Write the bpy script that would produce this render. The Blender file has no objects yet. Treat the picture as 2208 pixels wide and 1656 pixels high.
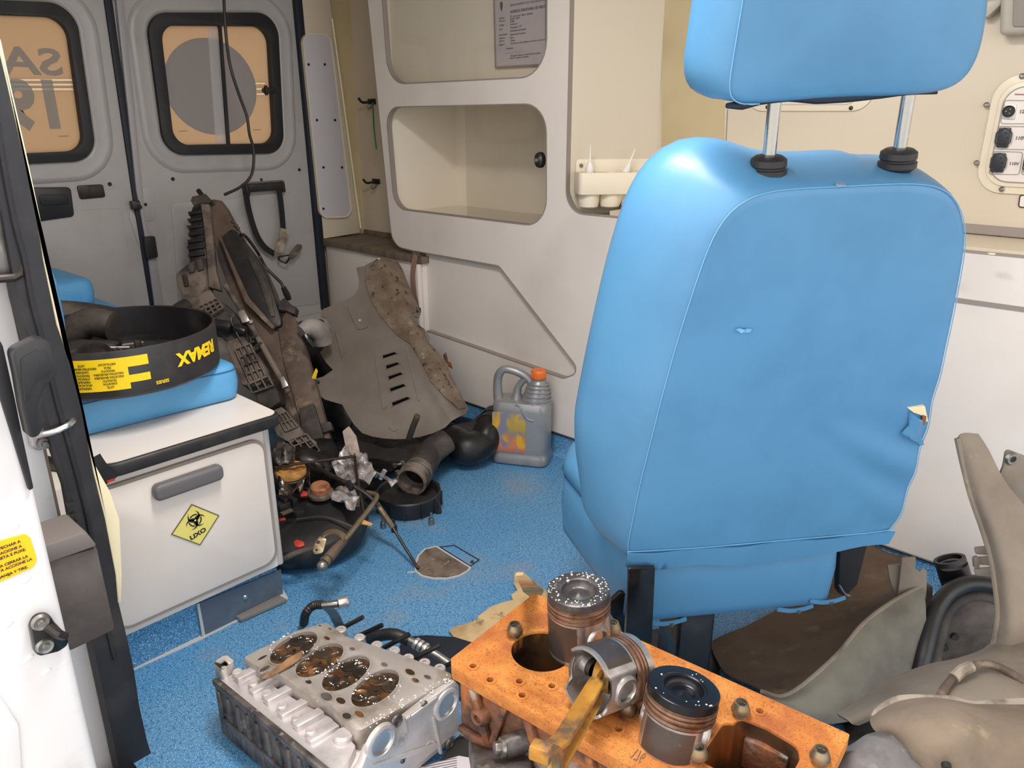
import bpy, bmesh, math, random
from mathutils import Vector, Matrix, noise
from mathutils.geometry import tessellate_polygon, delaunay_2d_cdt
random.seed(7)
S = bpy.context.scene
COL = S.collection
V = Vector

# ------------------------------------------------------------------ camera
FPX, CX, CY, TH, EYE = 1658.0, 1104.0, 828.0, math.radians(19.4), 1.10
RIGHT = V((0.678, -0.735, 0)).normalized()
FH = V((0.735, 0.678, 0)).normalized()
UPZ = V((0, 0, 1))
FWD = FH * math.cos(TH) - UPZ * math.sin(TH)
UPC = FH * math.sin(TH) + UPZ * math.cos(TH)
E0 = V((0, 0, EYE))
cam_d = bpy.data.cameras.new('camera')
cam = bpy.data.objects.new('camera', cam_d)
COL.objects.link(cam)
cam_d.sensor_width = 36.0
cam_d.lens = 36.0 * FPX / 2208.0
cam_d.clip_start = 0.02
cam.matrix_world = Matrix((
    (RIGHT.x, UPC.x, -FWD.x, E0.x),
    (RIGHT.y, UPC.y, -FWD.y, E0.y),
    (RIGHT.z, UPC.z, -FWD.z, E0.z),
    (0, 0, 0, 1)))
S.camera = cam
S.view_settings.view_transform = 'Standard'
S.view_settings.look = 'None'
S.view_settings.gamma = 1
S.view_settings.use_curve_mapping = False
S.view_settings.exposure = 0.47

# ------------------------------------------------------------------ daylight
wd = bpy.data.worlds.new('overcast_sky')
S.world = wd
wd.use_nodes = True
bg = wd.node_tree.nodes['Background']
bg.inputs['Color'].default_value = (1.0, 0.985, 0.96, 1)
bg.inputs['Strength'].default_value = 1.6
def sun(name, direction, strength, angle, color=(1, 1, 1)):
    l = bpy.data.lights.new(name, 'SUN')
    l.energy = strength
    l.angle = math.radians(angle)
    l.color = color
    o = bpy.data.objects.new(name, l)
    COL.objects.link(o)
    o.rotation_euler = V(direction).to_track_quat('-Z', 'Y').to_euler()
    return o
sun('sun_through_cloud', (0.9, -0.10, -0.48), 0.45, 60, (1.0, 0.97, 0.93))

# invented fill light under the ceiling, above the frame, to brighten floor and bench
def fill_light(x, y, w, sx, sy):
    l = bpy.data.lights.new('added_fill_light', 'AREA')
    l.shape = 'RECTANGLE'; l.size = sx; l.size_y = sy
    l.energy = w; l.color = (1.0, 0.965, 0.93)
    o = bpy.data.objects.new('added_fill_light', l)
    COL.objects.link(o)
    o.location = (x, y, 1.865)
FILL_LIGHTS = [(.70, .76, 18.0, .2, .6)]
for a in FILL_LIGHTS: fill_light(*a)

# ------------------------------------------------------------------ measuring (pixel of the photo -> point on a known plane)
def ray(px, py):
    return (FWD * FPX + RIGHT * (px - CX) - UPC * (py - CY)) / FPX
def onp(px, py, p0, n):
    d = ray(px, py)
    return E0 + d * ((V(p0) - E0).dot(V(n)) / d.dot(V(n)))
def onx(px, py, x): return onp(px, py, (x, 0, 0), (1, 0, 0))
def ony(px, py, y): return onp(px, py, (0, y, 0), (0, 1, 0))
def onz(px, py, z): return onp(px, py, (0, 0, z), (0, 0, 1))
def at(px, py, d): return E0 + ray(px, py) * d

# ------------------------------------------------------------------ materials
def lin(c):
    def f(u):
        u /= 255.0
        return u / 12.92 if u <= 0.04045 else ((u + 0.055) / 1.055) ** 2.4
    return (f(c[0]), f(c[1]), f(c[2]), 1)
MATS = {}
def mat(name, col, rough=0.5, metal=0.0, layers=(), bump=None, spec=0.5, coat=0.0, rvar=None, sheen=0):
    """layers: (colour, noise scale, from, to, detail[, kind]); bump: (scale, strength, distance)"""
    m = bpy.data.materials.new(name)
    m.use_nodes = True
    nt = m.node_tree
    N, L = nt.nodes, nt.links
    b = N['Principled BSDF']
    b.inputs['Roughness'].default_value = rough
    b.inputs['Metallic'].default_value = metal
    b.inputs['Specular IOR Level'].default_value = spec
    if coat:
        b.inputs['Coat Weight'].default_value = coat
        b.inputs['Coat Roughness'].default_value = 0.1
    tc = N.new('ShaderNodeTexCoord')
    cur = None
    base = lin(col)
    for i, ly in enumerate(layers):
        c2, sc, lo, hi, det = ly[:5]
        kind = ly[5] if len(ly) > 5 else 'noise'
        if kind == 'noise':
            t = N.new('ShaderNodeTexNoise')
            t.inputs['Scale'].default_value = sc
            t.inputs['Detail'].default_value = det
            t.inputs['Roughness'].default_value = 0.6
            src = t.outputs['Fac']
            mp = N.new('ShaderNodeMapping')
            mp.inputs['Location'].default_value = (3.1 * i, 1.7 * i, 5.3 * i)
            if len(ly) > 6:
                mp.inputs['Scale'].default_value = ly[6]
            L.new(tc.outputs['Object'], mp.inputs['Vector'])
            L.new(mp.outputs['Vector'], t.inputs['Vector'])
        else:
            t = N.new('ShaderNodeTexVoronoi')
            t.inputs['Scale'].default_value = sc
            L.new(tc.outputs['Object'], t.inputs['Vector'])
            src = t.outputs['Distance']
        r = N.new('ShaderNodeMapRange')
        r.inputs['From Min'].default_value = lo
        r.inputs['From Max'].default_value = hi
        L.new(src, r.inputs['Value'])
        mx = N.new('ShaderNodeMix')
        mx.data_type = 'RGBA'
        L.new(r.outputs['Result'], mx.inputs['Factor'])
        if cur is None:
            mx.inputs['A'].default_value = base
        else:
            L.new(cur, mx.inputs['A'])
        mx.inputs['B'].default_value = lin(c2)
        cur = mx.outputs['Result']
    if cur is None:
        b.inputs['Base Color'].default_value = base
    else:
        L.new(cur, b.inputs['Base Color'])
    if rvar:
        t = N.new('ShaderNodeTexNoise')
        t.inputs['Scale'].default_value = rvar[0]
        t.inputs['Detail'].default_value = 5
        L.new(tc.outputs['Object'], t.inputs['Vector'])
        r = N.new('ShaderNodeMapRange')
        r.inputs['From Min'].default_value = 0.35
        r.inputs['From Max'].default_value = 0.65
        r.inputs['To Min'].default_value = rvar[1]
        r.inputs['To Max'].default_value = rvar[2]
        L.new(t.outputs['Fac'], r.inputs['Value'])
        L.new(r.outputs['Result'], b.inputs['Roughness'])
    if bump:
        t = N.new('ShaderNodeTexNoise')
        t.inputs['Scale'].default_value = bump[0]
        t.inputs['Detail'].default_value = 6
        L.new(tc.outputs['Object'], t.inputs['Vector'])
        bp = N.new('ShaderNodeBump')
        bp.inputs['Strength'].default_value = bump[1]
        bp.inputs['Distance'].default_value = bump[2] if len(bump) > 2 else 0.002
        L.new(t.outputs['Fac'], bp.inputs['Height'])
        L.new(bp.outputs['Normal'], b.inputs['Normal'])
    MATS[name] = m
    return m

white_lam = mat('white_laminate', (226, 217, 210), 0.38, layers=[((214, 204, 197), 3, .45, .75, 3)])
cream_abs = mat('cream_liner', (210, 197, 177), 0.45, layers=[((202, 188, 167), 2, .4, .7, 2)])
yellow_liner = mat('aged_cream_liner', (196, 178, 142), 0.5, layers=[((180, 162, 124), 3, .45, .7, 3)])
cream_trim = mat('cream_trim', (236, 224, 188), 0.4)
cream_plastic = mat('cream_plastic', (226, 214, 192), 0.4)
edge_grey = mat('grey_edge_tape', (146, 136, 129), 0.5)
niche_white = mat('niche_laminate', (238, 228, 212), 0.42)
door_paint = mat('grey_white_paint', (176, 173, 171), 0.34, layers=[((163, 160, 158), 4, .5, .75, 4)], bump=(90, .03, .001))
body_white = mat('body_white_paint', (232, 229, 230), 0.25, layers=[((210, 202, 196), 7, .58, .75, 4)])
frame_grey = mat('pillar_paint', (160, 158, 160), 0.4)
rubber = mat('black_rubber', (30, 30, 35), 0.55, layers=[((58, 55, 55), 9, .5, .8, 5)], bump=(120, .1, .001))
seal_navy = mat('navy_seal', (22, 28, 42), 0.6)
black_plastic = mat('black_plastic', (34, 33, 35), 0.42, layers=[((62, 57, 54), 12, .52, .8, 6)], rvar=(9, .3, .6))
gloss_black = mat('oily_black', (20, 19, 21), 0.22, layers=[((52, 47, 44), 10, .5, .78, 6)], rvar=(14, .12, .5))
dusty_black = mat('dusty_black', (44, 40, 38), 0.7, layers=[((104, 91, 81), 7, .45, .72, 8)], bump=(60, .25, .002))
dusty_brown = mat('dusty_brown_metal', (104, 86, 74), 0.72, layers=[((62, 50, 44), 9, .42, .66, 8), ((150, 132, 116), 16, .58, .75, 6)], bump=(50, .2, .002))
dust_tan = mat('dusty_tan_plastic', (122, 108, 98), 0.75, layers=[((58, 50, 46), 14, .44, .64, 8)], bump=(50, .25, .002))
shield_grey = mat('undertray_grey', (114, 104, 96), 0.62, layers=[((98, 87, 78), 4, .42, .66, 6), ((134, 124, 115), 3, .6, .8, 4)], bump=(70, .12, .001))
shield_dirt = mat('undertray_dirt', (120, 105, 90), 0.85, layers=[((92, 74, 58), 13, .4, .66, 8), ((42, 33, 28), 42, .58, .66, 5), ((158, 143, 124), 26, .6, .75, 6)], bump=(60, .6, .004))
blue_vinyl = mat('sky_blue_vinyl', (80, 135, 177), 0.40, layers=[((74, 126, 167), 5, .45, .7, 4), ((98, 144, 176), 9, .68, .82, 6)], bump=(420, .06, .0006))
blue_vinyl2 = mat('bench_blue_vinyl', (90, 160, 210), 0.5, layers=[((78, 146, 196), 5, .45, .7, 5)], bump=(420, .06, .0006))
blue_thread = mat('pale_blue_thread', (104, 164, 204), 0.6)
chrome = mat('chrome_steel', (205, 205, 205), 0.18, 1.0, rvar=(30, .12, .35))
steel = mat('dull_steel', (150, 146, 142), 0.38, 0.9, layers=[((98, 90, 84), 25, .5, .72, 6)], rvar=(20, .25, .55))
dark_steel = mat('dark_steel', (70, 64, 62), 0.45, 0.8, layers=[((40, 34, 32), 25, .5, .7, 6)])
brass_steel = mat('zinc_steel', (150, 134, 108), 0.4, 0.75, layers=[((104, 86, 66), 22, .45, .7, 7)], rvar=(20, .25, .6))
alu = mat('cast_aluminium', (212, 204, 200), 0.42, 0.45, layers=[((184, 175, 169), 11, .45, .7, 7), ((116, 106, 98), 20, .62, .78, 7)], bump=(150, .2, .001), rvar=(12, .3, .55))
alu_bright = mat('bright_cast_aluminium', (214, 206, 206), 0.35, 0.5, layers=[((182, 174, 172), 14, .5, .7, 5)], bump=(150, .12, .001))
alu_dark = mat('stained_aluminium', (118, 110, 106), 0.4, 0.5, layers=[((60, 54, 52), 16, .42, .65, 7), ((176, 170, 166), 30, .6, .72, 5)], bump=(120, .3, .002))
gasket_face = mat('gasket_face', (180, 171, 165), 0.4, 0.45, layers=[((140, 124, 104), 12, .5, .7, 7), ((200, 194, 188), 60, .66, .76, 4)], bump=(160, .15, .001))
burnt = mat('burnt_chamber', (66, 46, 34), 0.3, 0.3, layers=[((120, 82, 44), 26, .46, .64, 6), ((222, 212, 204), 46, .62, .7, 6)], bump=(120, .6, .003))
valve_burnt = mat('burnt_valve', (74, 60, 48), 0.35, 0.5, layers=[((168, 116, 68), 22, .52, .7, 6), ((44, 38, 36), 15, .44, .62, 5)], bump=(90, .4, .002))
rust = mat('orange_rust', (184, 108, 44), 0.75, 0.1, layers=[((214, 142, 66), 9, .42, .62, 5), ((164, 92, 44), 12, .48, .66, 9), ((128, 70, 40), 420, .55, .68, 3), ((104, 58, 36), 34, .62, .74, 9)], bump=(110, .4, .002))
rust_dark = mat('dark_rust', (128, 82, 58), 0.7, 0.25, layers=[((178, 108, 56), 13, .48, .62, 8), ((72, 52, 46), 18, .48, .64, 8), ((168, 154, 144), 11, .56, .66, 7)], bump=(60, .7, .006))
bore_rust = mat('bore_wall', (104, 78, 58), 0.35, 0.5, layers=[((158, 92, 44), 11, .45, .66, 7), ((64, 46, 38), 18, .5, .7, 6)], bump=(80, .2, .001))
ring_rust = mat('piston_ring_rust', (152, 120, 102), 0.36, 0.6, layers=[((104, 70, 50), 30, .45, .65, 6)])
piston_alu = mat('piston_aluminium', (176, 170, 168), 0.3, 0.8, layers=[((128, 118, 112), 24, .48, .7, 7), ((232, 228, 224), 90, .68, .74, 3)], rvar=(24, .2, .5))
piston_skirt = mat('graphite_skirt', (86, 78, 75), 0.3, 0.6, layers=[((70, 62, 58), 18, .45, .7, 6), ((216, 212, 208), 120, .7, .75, 3)])
crown_grey = mat('sooty_crown', (74, 70, 70), 0.4, 0.5, layers=[((118, 112, 110), 26, .5, .7, 6), ((224, 220, 218), 70, .66, .71, 3)], bump=(100, .3, .002))
crown_black = mat('black_crown', (32, 32, 37), 0.25, 0.5, layers=[((64, 62, 66), 16, .55, .75, 6), ((168, 134, 120), 16, .72, .78, 3)])
rod_rust = mat('yellow_rusty_rod', (176, 122, 44), 0.55, 0.3, layers=[((214, 160, 72), 12, .45, .66, 6), ((104, 82, 62), 24, .5, .66, 8)], bump=(80, .3, .002))
cardboard = mat('dirty_cardboard', (196, 168, 124), 0.85, layers=[((150, 124, 88), 9, .46, .68, 8), ((88, 70, 50), 12, .66, .74, 6)], bump=(60, .15, .001))
wood_top = mat('worn_brown_top', (122, 106, 88), 0.6, layers=[((94, 80, 66), 6, .42, .65, 6, 'noise', (1, 6, 1)), ((70, 58, 48), 7, .62, .72, 4)])
silver_hdpe = mat('silver_plastic', (150, 150, 152), 0.35, 0.35, layers=[((122, 122, 126), 7, .45, .7, 4), ((70, 66, 64), 34, .7, .76, 5)])
orange_cap = mat('orange_plastic', (226, 116, 48), 0.45)
yellow_ink = mat('yellow_label', (246, 208, 20), 0.5, layers=[((150, 122, 20), 20, .62, .74, 6)])
orange_sticker = mat('orange_sticker', (255, 196, 20), 0.45)
pale_yellow = mat('pale_yellow_sticker', (224, 214, 118), 0.5)
ink = mat('black_ink', (34, 32, 28), 0.6)
brown_ink = mat('faded_ink', (104, 92, 70), 0.7)
paper = mat('grey_paper', (196, 186, 190), 0.6)
paper_ink = mat('grey_print', (92, 82, 84), 0.7)
clear_plastic_bag = mat('grubby_clear_plastic', (176, 168, 166), 0.2, 0.25, layers=[((92, 82, 78), 24, .45, .65, 7), ((236, 234, 234), 40, .62, .72, 4)], bump=(60, .9, .006))
red_plastic = mat('red_plastic', (176, 48, 40), 0.5, layers=[((90, 34, 30), 20, .5, .7, 5)])
fender_grey = mat('fender_liner_felt', (142, 130, 117), 0.88, layers=[((118, 105, 93), 5, .4, .66, 7), ((84, 76, 70), 8, .6, .74, 8), ((172, 150, 124), 14, .66, .8, 6)], bump=(70, .3, .002))
fender_green = mat('fender_liner_outer', (122, 118, 106), 0.7, layers=[((90, 87, 80), 6, .42, .68, 6), ((54, 50, 47), 15, .64, .71, 8)], bump=(70, .2, .002))
fender_brown = mat('muddy_liner', (98, 78, 60), 0.85, layers=[((72, 55, 42), 7, .42, .66, 8), ((118, 100, 82), 16, .6, .74, 7)], bump=(60, .5, .004))
fabric_black = mat('black_webbing', (26, 26, 30), 0.8, bump=(300, .2, .001))
webbing_pink = mat('faded_brown_webbing', (150, 116, 104), 0.85, bump=(300, .2, .001))
tape_beige = mat('grubby_beige_tape', (166, 152, 136), 0.6, layers=[((96, 84, 72), 22, .48, .66, 6)])
anod = mat('smoked_step_plastic', (84, 94, 108), 0.25, layers=[((90, 104, 118), 22, .5, .7, 7)])
weld = mat('grey_floor_weld', (182, 182, 182), 0.6)
plate_brown = mat('dirty_floor_plate', (122, 108, 96), 0.6, 0.2, layers=[((84, 72, 62), 22, .45, .66, 7), ((160, 148, 134), 60, .62, .72, 4)])
outlet_black = mat('outlet_black', (44, 46, 54), 0.4)
foam = mat('seat_foam', (224, 206, 170), 0.9)
ochre = mat('ochre_plastic', (190, 140, 76), 0.55, layers=[((128, 84, 44), 24, .46, .66, 6)])
rot_cap = mat('rusty_cap', (172, 116, 80), 0.6, 0.2, layers=[((120, 72, 48), 22, .46, .66, 6), ((226, 214, 206), 50, .66, .74, 4)])
ground_m = mat('yard_concrete', (186, 182, 174), 0.9)
steel_bright = mat('bright_zinc', (206, 200, 196), 0.3, 0.8)

def floor_mat():
    m = bpy.data.materials.new('speckled_blue_vinyl')
    m.use_nodes = True
    N, L = m.node_tree.nodes, m.node_tree.links
    b = N['Principled BSDF']
    tc = N.new('ShaderNodeTexCoord')
    def nz(sc, det, lo, hi):
        t = N.new('ShaderNodeTexNoise')
        t.inputs['Scale'].default_value = sc
        t.inputs['Detail'].default_value = det
        L.new(tc.outputs['Object'], t.inputs['Vector'])
        r = N.new('ShaderNodeMapRange')
        r.inputs['From Min'].default_value = lo
        r.inputs['From Max'].default_value = hi
        L.new(t.outputs['Fac'], r.inputs['Value'])
        return r.outputs['Result'], t
    def mix(fac, a, c2):
        mx = N.new('ShaderNodeMix')
        mx.data_type = 'RGBA'
        L.new(fac, mx.inputs['Factor'])
        if isinstance(a, tuple): mx.inputs['A'].default_value = a
        else: L.new(a, mx.inputs['A'])
        mx.inputs['B'].default_value = c2
        return mx.outputs['Result']
    f0, _ = nz(3.5, 5, .4, .68)
    c = mix(f0, lin((70, 134, 182)), lin((88, 142, 182)))
    f1, _ = nz(150, 2, .48, .66)
    c = mix(f1, c, lin((48, 104, 152)))
    f2, t2 = nz(430, 1.0, .60, .67)
    c = mix(f2, c, lin((178, 206, 222)))
    f3, _ = nz(4.5, 7, .58, .80)
    dm = N.new('ShaderNodeMath'); dm.operation = 'MULTIPLY'; dm.inputs[1].default_value = .55
    L.new(f3, dm.inputs[0])
    c = mix(dm.outputs[0], c, lin((150, 138, 128)))
    L.new(c, b.inputs['Base Color'])
    b.inputs['Roughness'].default_value = 0.42
    bp = N.new('ShaderNodeBump')
    bp.inputs['Strength'].default_value = 0.15
    bp.inputs['Distance'].default_value = 0.001
    L.new(t2.outputs['Fac'], bp.inputs['Height'])
    L.new(bp.outputs['Normal'], b.inputs['Normal'])
    return m
floor_blue = floor_mat()

def frosted(name, tint, mixd=0.25):
    m = bpy.data.materials.new(name)
    m.use_nodes = True
    N, L = m.node_tree.nodes, m.node_tree.links
    for n in list(N):
        if n.type != 'OUTPUT_MATERIAL': N.remove(n)
    out = [n for n in N if n.type == 'OUTPUT_MATERIAL'][0]
    t = N.new('ShaderNodeBsdfTranslucent')
    t.inputs['Color'].default_value = lin(tint)
    d = N.new('ShaderNodeBsdfDiffuse')
    d.inputs['Color'].default_value = lin(tint)
    mx = N.new('ShaderNodeMixShader')
    mx.inputs['Fac'].default_value = mixd
    L.new(t.outputs[0], mx.inputs[1])
    L.new(d.outputs[0], mx.inputs[2])
    L.new(mx.outputs[0], out.inputs['Surface'])
    return m
frost_warm = frosted('frosted_glass_warm_light', (200, 179, 156))  # warm tint stands in for the orange light coming from outside
frost_grey = frosted('frosted_grey_vinyl', (204, 209, 217))
frost_text = frosted('frosted_dark_vinyl', (212, 214, 216))
frost_line = frosted('clear_glass_line', (236, 226, 210), 0.1)
def acrylic():
    m = bpy.data.materials.new('clear_acrylic')
    m.use_nodes = True
    N, L = m.node_tree.nodes, m.node_tree.links
    for n in list(N):
        if n.type != 'OUTPUT_MATERIAL': N.remove(n)
    out = [n for n in N if n.type == 'OUTPUT_MATERIAL'][0]
    t = N.new('ShaderNodeBsdfTransparent')
    t.inputs['Color'].default_value = (.94, .94, .93, 1)
    g = N.new('ShaderNodeBsdfGlossy')
    g.inputs['Roughness'].default_value = 0.05
    mx = N.new('ShaderNodeMixShader')
    mx.inputs['Fac'].default_value = 0.035
    L.new(t.outputs[0], mx.inputs[1])
    L.new(g.outputs[0], mx.inputs[2])
    L.new(mx.outputs[0], out.inputs['Surface'])
    return m
acrylic_m = acrylic()

# ------------------------------------------------------------------ building
MX = lambda a, b, c: V((c, a, b))          # (Y, Z, X)
MY = lambda a, b, c: V((a, c, b))          # (X, Z, Y)
MZ = lambda a, b, c: V((a, b, c))
def fr(o, u, v, w):
    o, u, v, w = V(o), V(u), V(v), V(w)
    return lambda a, b, c: o + u * a + v * b + w * c
def axis_frame(p, d):
    d = V(d).normalized()
    x = d.orthogonal().normalized()
    return fr(p, x, d.cross(x), d)

def fillet(pts, n=6, r=None):
    out = []
    k = len(pts)
    for i in range(k):
        p = V(pts[i][:2]); rad = pts[i][2] if len(pts[i]) > 2 else (r or 0)
        a = V(pts[i - 1][:2]) - p; b = V(pts[(i + 1) % k][:2]) - p
        if rad <= 0 or a.length < 1e-9 or b.length < 1e-9:
            out.append((p.x, p.y)); continue
        la, lb = a.length, b.length
        a.normalize(); b.normalize()
        ang = a.angle(b)
        if ang > 3.1: out.append((p.x, p.y)); continue
        t = min(rad / math.tan(ang / 2), la * .49, lb * .49)
        rr = t * math.tan(ang / 2)
        c = p + (a + b).normalized() * (rr / math.sin(ang / 2))
        s = (p + a * t) - c; e = (p + b * t) - c
        a0 = math.atan2(s.y, s.x); a1 = math.atan2(e.y, e.x)
        d = (a1 - a0 + math.pi) % (2 * math.pi) - math.pi
        for j in range(n + 1):
            q = a0 + d * j / n
            out.append((c.x + rr * math.cos(q), c.y + rr * math.sin(q)))
    return out
def rrect(x0, y0, x1, y1, r, n=6):
    return fillet([(x0, y0, r), (x1, y0, r), (x1, y1, r), (x0, y1, r)], n)
def circ(x, y, r, n=20, ry=None):
    ry = ry or r
    return [(x + r * math.cos(2 * math.pi * i / n), y + ry * math.sin(2 * math.pi * i / n)) for i in range(n)]
def area(poly):
    return sum(poly[i - 1][0] * poly[i][1] - poly[i][0] * poly[i - 1][1] for i in range(len(poly))) / 2
def spline(pts, n=6):
    P = [V(p) for p in pts]
    if len(P) < 3: return P
    out = []
    for i in range(len(P) - 1):
        p0 = P[i - 1] if i > 0 else P[0] * 2 - P[1]
        p1, p2 = P[i], P[i + 1]
        p3 = P[i + 2] if i + 2 < len(P) else P[-1] * 2 - P[-2]
        for j in range(n):
            t = j / n
            out.append(0.5 * ((2 * p1) + (p2 - p0) * t + (2 * p0 - 5 * p1 + 4 * p2 - p3) * t * t + (3 * p1 - p0 - 3 * p2 + p3) * t ** 3))
    out.append(P[-1])
    return out

class MB:
    def __init__(s): s.v, s.f = [], []
    def add(s, v, f):
        o = len(s.v)
        s.v += [V(p) for p in v]
        s.f += [tuple(i + o for i in q) for q in f]
        return s
    def box(s, c, d, M=MZ):
        x, y, z = c; a, b, h = d[0] / 2, d[1] / 2, d[2] / 2
        v = [M(x + i * a, y + j * b, z + k * h) for i in (-1, 1) for j in (-1, 1) for k in (-1, 1)]
        return s.add(v, [(0, 1, 3, 2), (4, 6, 7, 5), (0, 4, 5, 1), (2, 3, 7, 6), (0, 2, 6, 4), (1, 5, 7, 3)])
    def rings(s, R, cap0=True, cap1=True, closed=True):
        n = len(R[0]); o = [p for r in R for p in r]; f = []
        for i in range(len(R) - 1):
            for j in range(n if closed else n - 1):
                k = (j + 1) % n
                f.append((i * n + j, i * n + k, (i + 1) * n + k, (i + 1) * n + j))
        if cap0: f.append(tuple(range(n - 1, -1, -1)))
        if cap1: f.append(tuple((len(R) - 1) * n + j for j in range(n)))
        return s.add(o, f)
    def tube(s, pts, r, n=8, smooth=0, caps=True):
        P = spline(pts, smooth) if smooth else [V(p) for p in pts]
        m = len(P)
        rr = r if isinstance(r, (list, tuple)) else [r] * m
        if len(rr) != m:
            k = len(rr) - 1
            q = []
            for i in range(m):
                t = i / (m - 1) * k; a = min(int(t), k - 1)
                q.append(rr[a] + (rr[a + 1] - rr[a]) * (t - a))
            rr = q
        R = []; up = None
        for i in range(m):
            t = (P[min(i + 1, m - 1)] - P[max(i - 1, 0)])
            if t.length < 1e-9: t = V((0, 0, 1))
            t.normalize()
            if up is None: up = t.orthogonal().normalized()
            up = (up - t * up.dot(t))
            if up.length < 1e-6: up = t.orthogonal()
            up.normalize()
            b = t.cross(up)
            R.append([P[i] + (up * math.cos(2 * math.pi * j / n) + b * math.sin(2 * math.pi * j / n)) * rr[i] for j in range(n)])
        return s.rings(R, caps, caps)
    def cyl(s, a, b, r, r2=None, n=16, caps=True):
        return s.tube([a, b], [r, r if r2 is None else r2], n, caps=caps)
    def lathe(s, prof, M=MZ, n=28, cap0=True, cap1=True):
        R = [[M(max(r, 1e-5) * math.cos(2 * math.pi * j / n), max(r, 1e-5) * math.sin(2 * math.pi * j / n), h) for j in range(n)] for r, h in prof]
        return s.rings(R, cap0, cap1)
    def prism(s, poly, c0, c1, M=MZ, holes=()):
        loops = [list(poly)] + [list(h) for h in holes]
        if area(loops[0]) < 0: loops[0].reverse()
        for h in loops[1:]:
            if area(h) > 0: h.reverse()
        flat = [p for l in loops for p in l]; n = len(flat)
        if holes:
            tri = tessellate_polygon([[V((p[0], p[1], 0)) for p in l] for l in loops])
            f = [tuple(t) for t in tri] + [tuple(i + n for i in reversed(t)) for t in tri]
        else:
            f = [tuple(range(n)), tuple(range(2 * n - 1, n - 1, -1))]
        o = 0
        for l in loops:
            m = len(l)
            for i in range(m):
                j = (i + 1) % m
                f.append((o + i, o + j, n + o + j, n + o + i))
            o += m
        return s.add([M(p[0], p[1], c0) for p in flat] + [M(p[0], p[1], c1) for p in flat], f)
    def band(s, poly, c0, c1, t, M=MZ, inward=True, closed=True):
        """strip of thickness t standing along a closed outline"""
        P = list(poly)
        if area(P) < 0: P.reverse()
        n = len(P); off = []; base = []
        for i in range(n):
            a, b, c = V(P[i - 1]), V(P[i]), V(P[(i + 1) % n])
            d1 = (b - a); d2 = (c - b)
            if d1.length < 1e-9: d1 = d2
            if d2.length < 1e-9: d2 = d1
            n1 = V((-d1.y, d1.x)).normalized(); n2 = V((-d2.y, d2.x)).normalized()
            m = (n1 + n2); m = m.normalized() if m.length > 1e-6 else n1
            k = t / max(.4, m.dot(n1))
            off.append(b + m * (k if inward else -k))
            base.append(b - m * (.0006 if inward else -.0006))
        R = []
        for i in range(n):
            p, q = base[i], off[i]
            R.append([M(p[0], p[1], c0), M(q.x, q.y, c0), M(q.x, q.y, c1), M(p[0], p[1], c1)])
        R.append(R[0])
        return s.rings(R, False, False)
    def ribbon(s, pts, wdir, width, th, smooth=0):
        P = spline(pts, smooth) if smooth else [V(p) for p in pts]
        R = []
        for i, p in enumerate(P):
            t = (P[min(i + 1, len(P) - 1)] - P[max(i - 1, 0)]).normalized()
            w = V(wdir); w = (w - t * w.dot(t)).normalized() * width / 2
            h = t.cross(w).normalized() * th / 2
            R.append([p - w - h, p + w - h, p + w + h, p - w + h])
        return s.rings(R)
    def sheet(s, poly, th, M=MZ, holes=(), cell=.03, disp=None):
        """thin plate with inner points so that it can be bent: disp(u, v) -> height"""
        loops = [list(poly)] + [list(h) for h in holes]
        def dens(l):
            o = []
            for i in range(len(l)):
                a, b = V(l[i]), V(l[(i + 1) % len(l)])
                k = max(1, int((b - a).length / cell))
                o += [tuple(a + (b - a) * j / k) for j in range(k)]
            return o
        loops = [dens(l) if i == 0 else l for i, l in enumerate(loops)]
        pts, edges = [], []
        for l in loops:
            o = len(pts)
            pts += [V(p) for p in l]
            edges += [(o + i, o + (i + 1) % len(l)) for i in range(len(l))]
        def inside(p, l):
            c = False
            for i in range(len(l)):
                a, b = l[i - 1], l[i]
                if (a[1] > p[1]) != (b[1] > p[1]) and p[0] < (b[0] - a[0]) * (p[1] - a[1]) / (b[1] - a[1]) + a[0]: c = not c
            return c
        xs = [p[0] for p in loops[0]]; ys = [p[1] for p in loops[0]]
        y = min(ys) + cell / 2; r = 0
        while y < max(ys):
            x = min(xs) + (cell / 2 if r % 2 else 0)
            while x < max(xs):
                if inside((x, y), loops[0]) and not any(inside((x, y), h) for h in loops[1:]): pts.append(V((x, y)))
                x += cell
            y += cell; r += 1
        res = delaunay_2d_cdt(pts, edges, [], 4 if holes else 1, 1e-6)
        vs, fs = res[0], [tuple(f) for f in res[2]]
        if holes:
            fs = [f for f in fs if not any(inside(tuple(sum((vs[i] for i in f), V((0, 0))) / len(f)), h) for h in loops[1:])]
        n = len(vs)
        H = [disp(p.x, p.y) if disp else 0 for p in vs]
        ec = {}
        for f in fs:
            for i in range(len(f)):
                a, b = f[i], f[(i + 1) % len(f)]
                if (b, a) in ec: ec.pop((b, a))
                else: ec[(a, b)] = 1
        F = fs + [tuple(i + n for i in reversed(f)) for f in fs] + [(b, a, a + n, b + n) for a, b in ec]
        return s.add([M(p.x, p.y, h) for p, h in zip(vs, H)] + [M(p.x, p.y, h + th) for p, h in zip(vs, H)], F)
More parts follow.
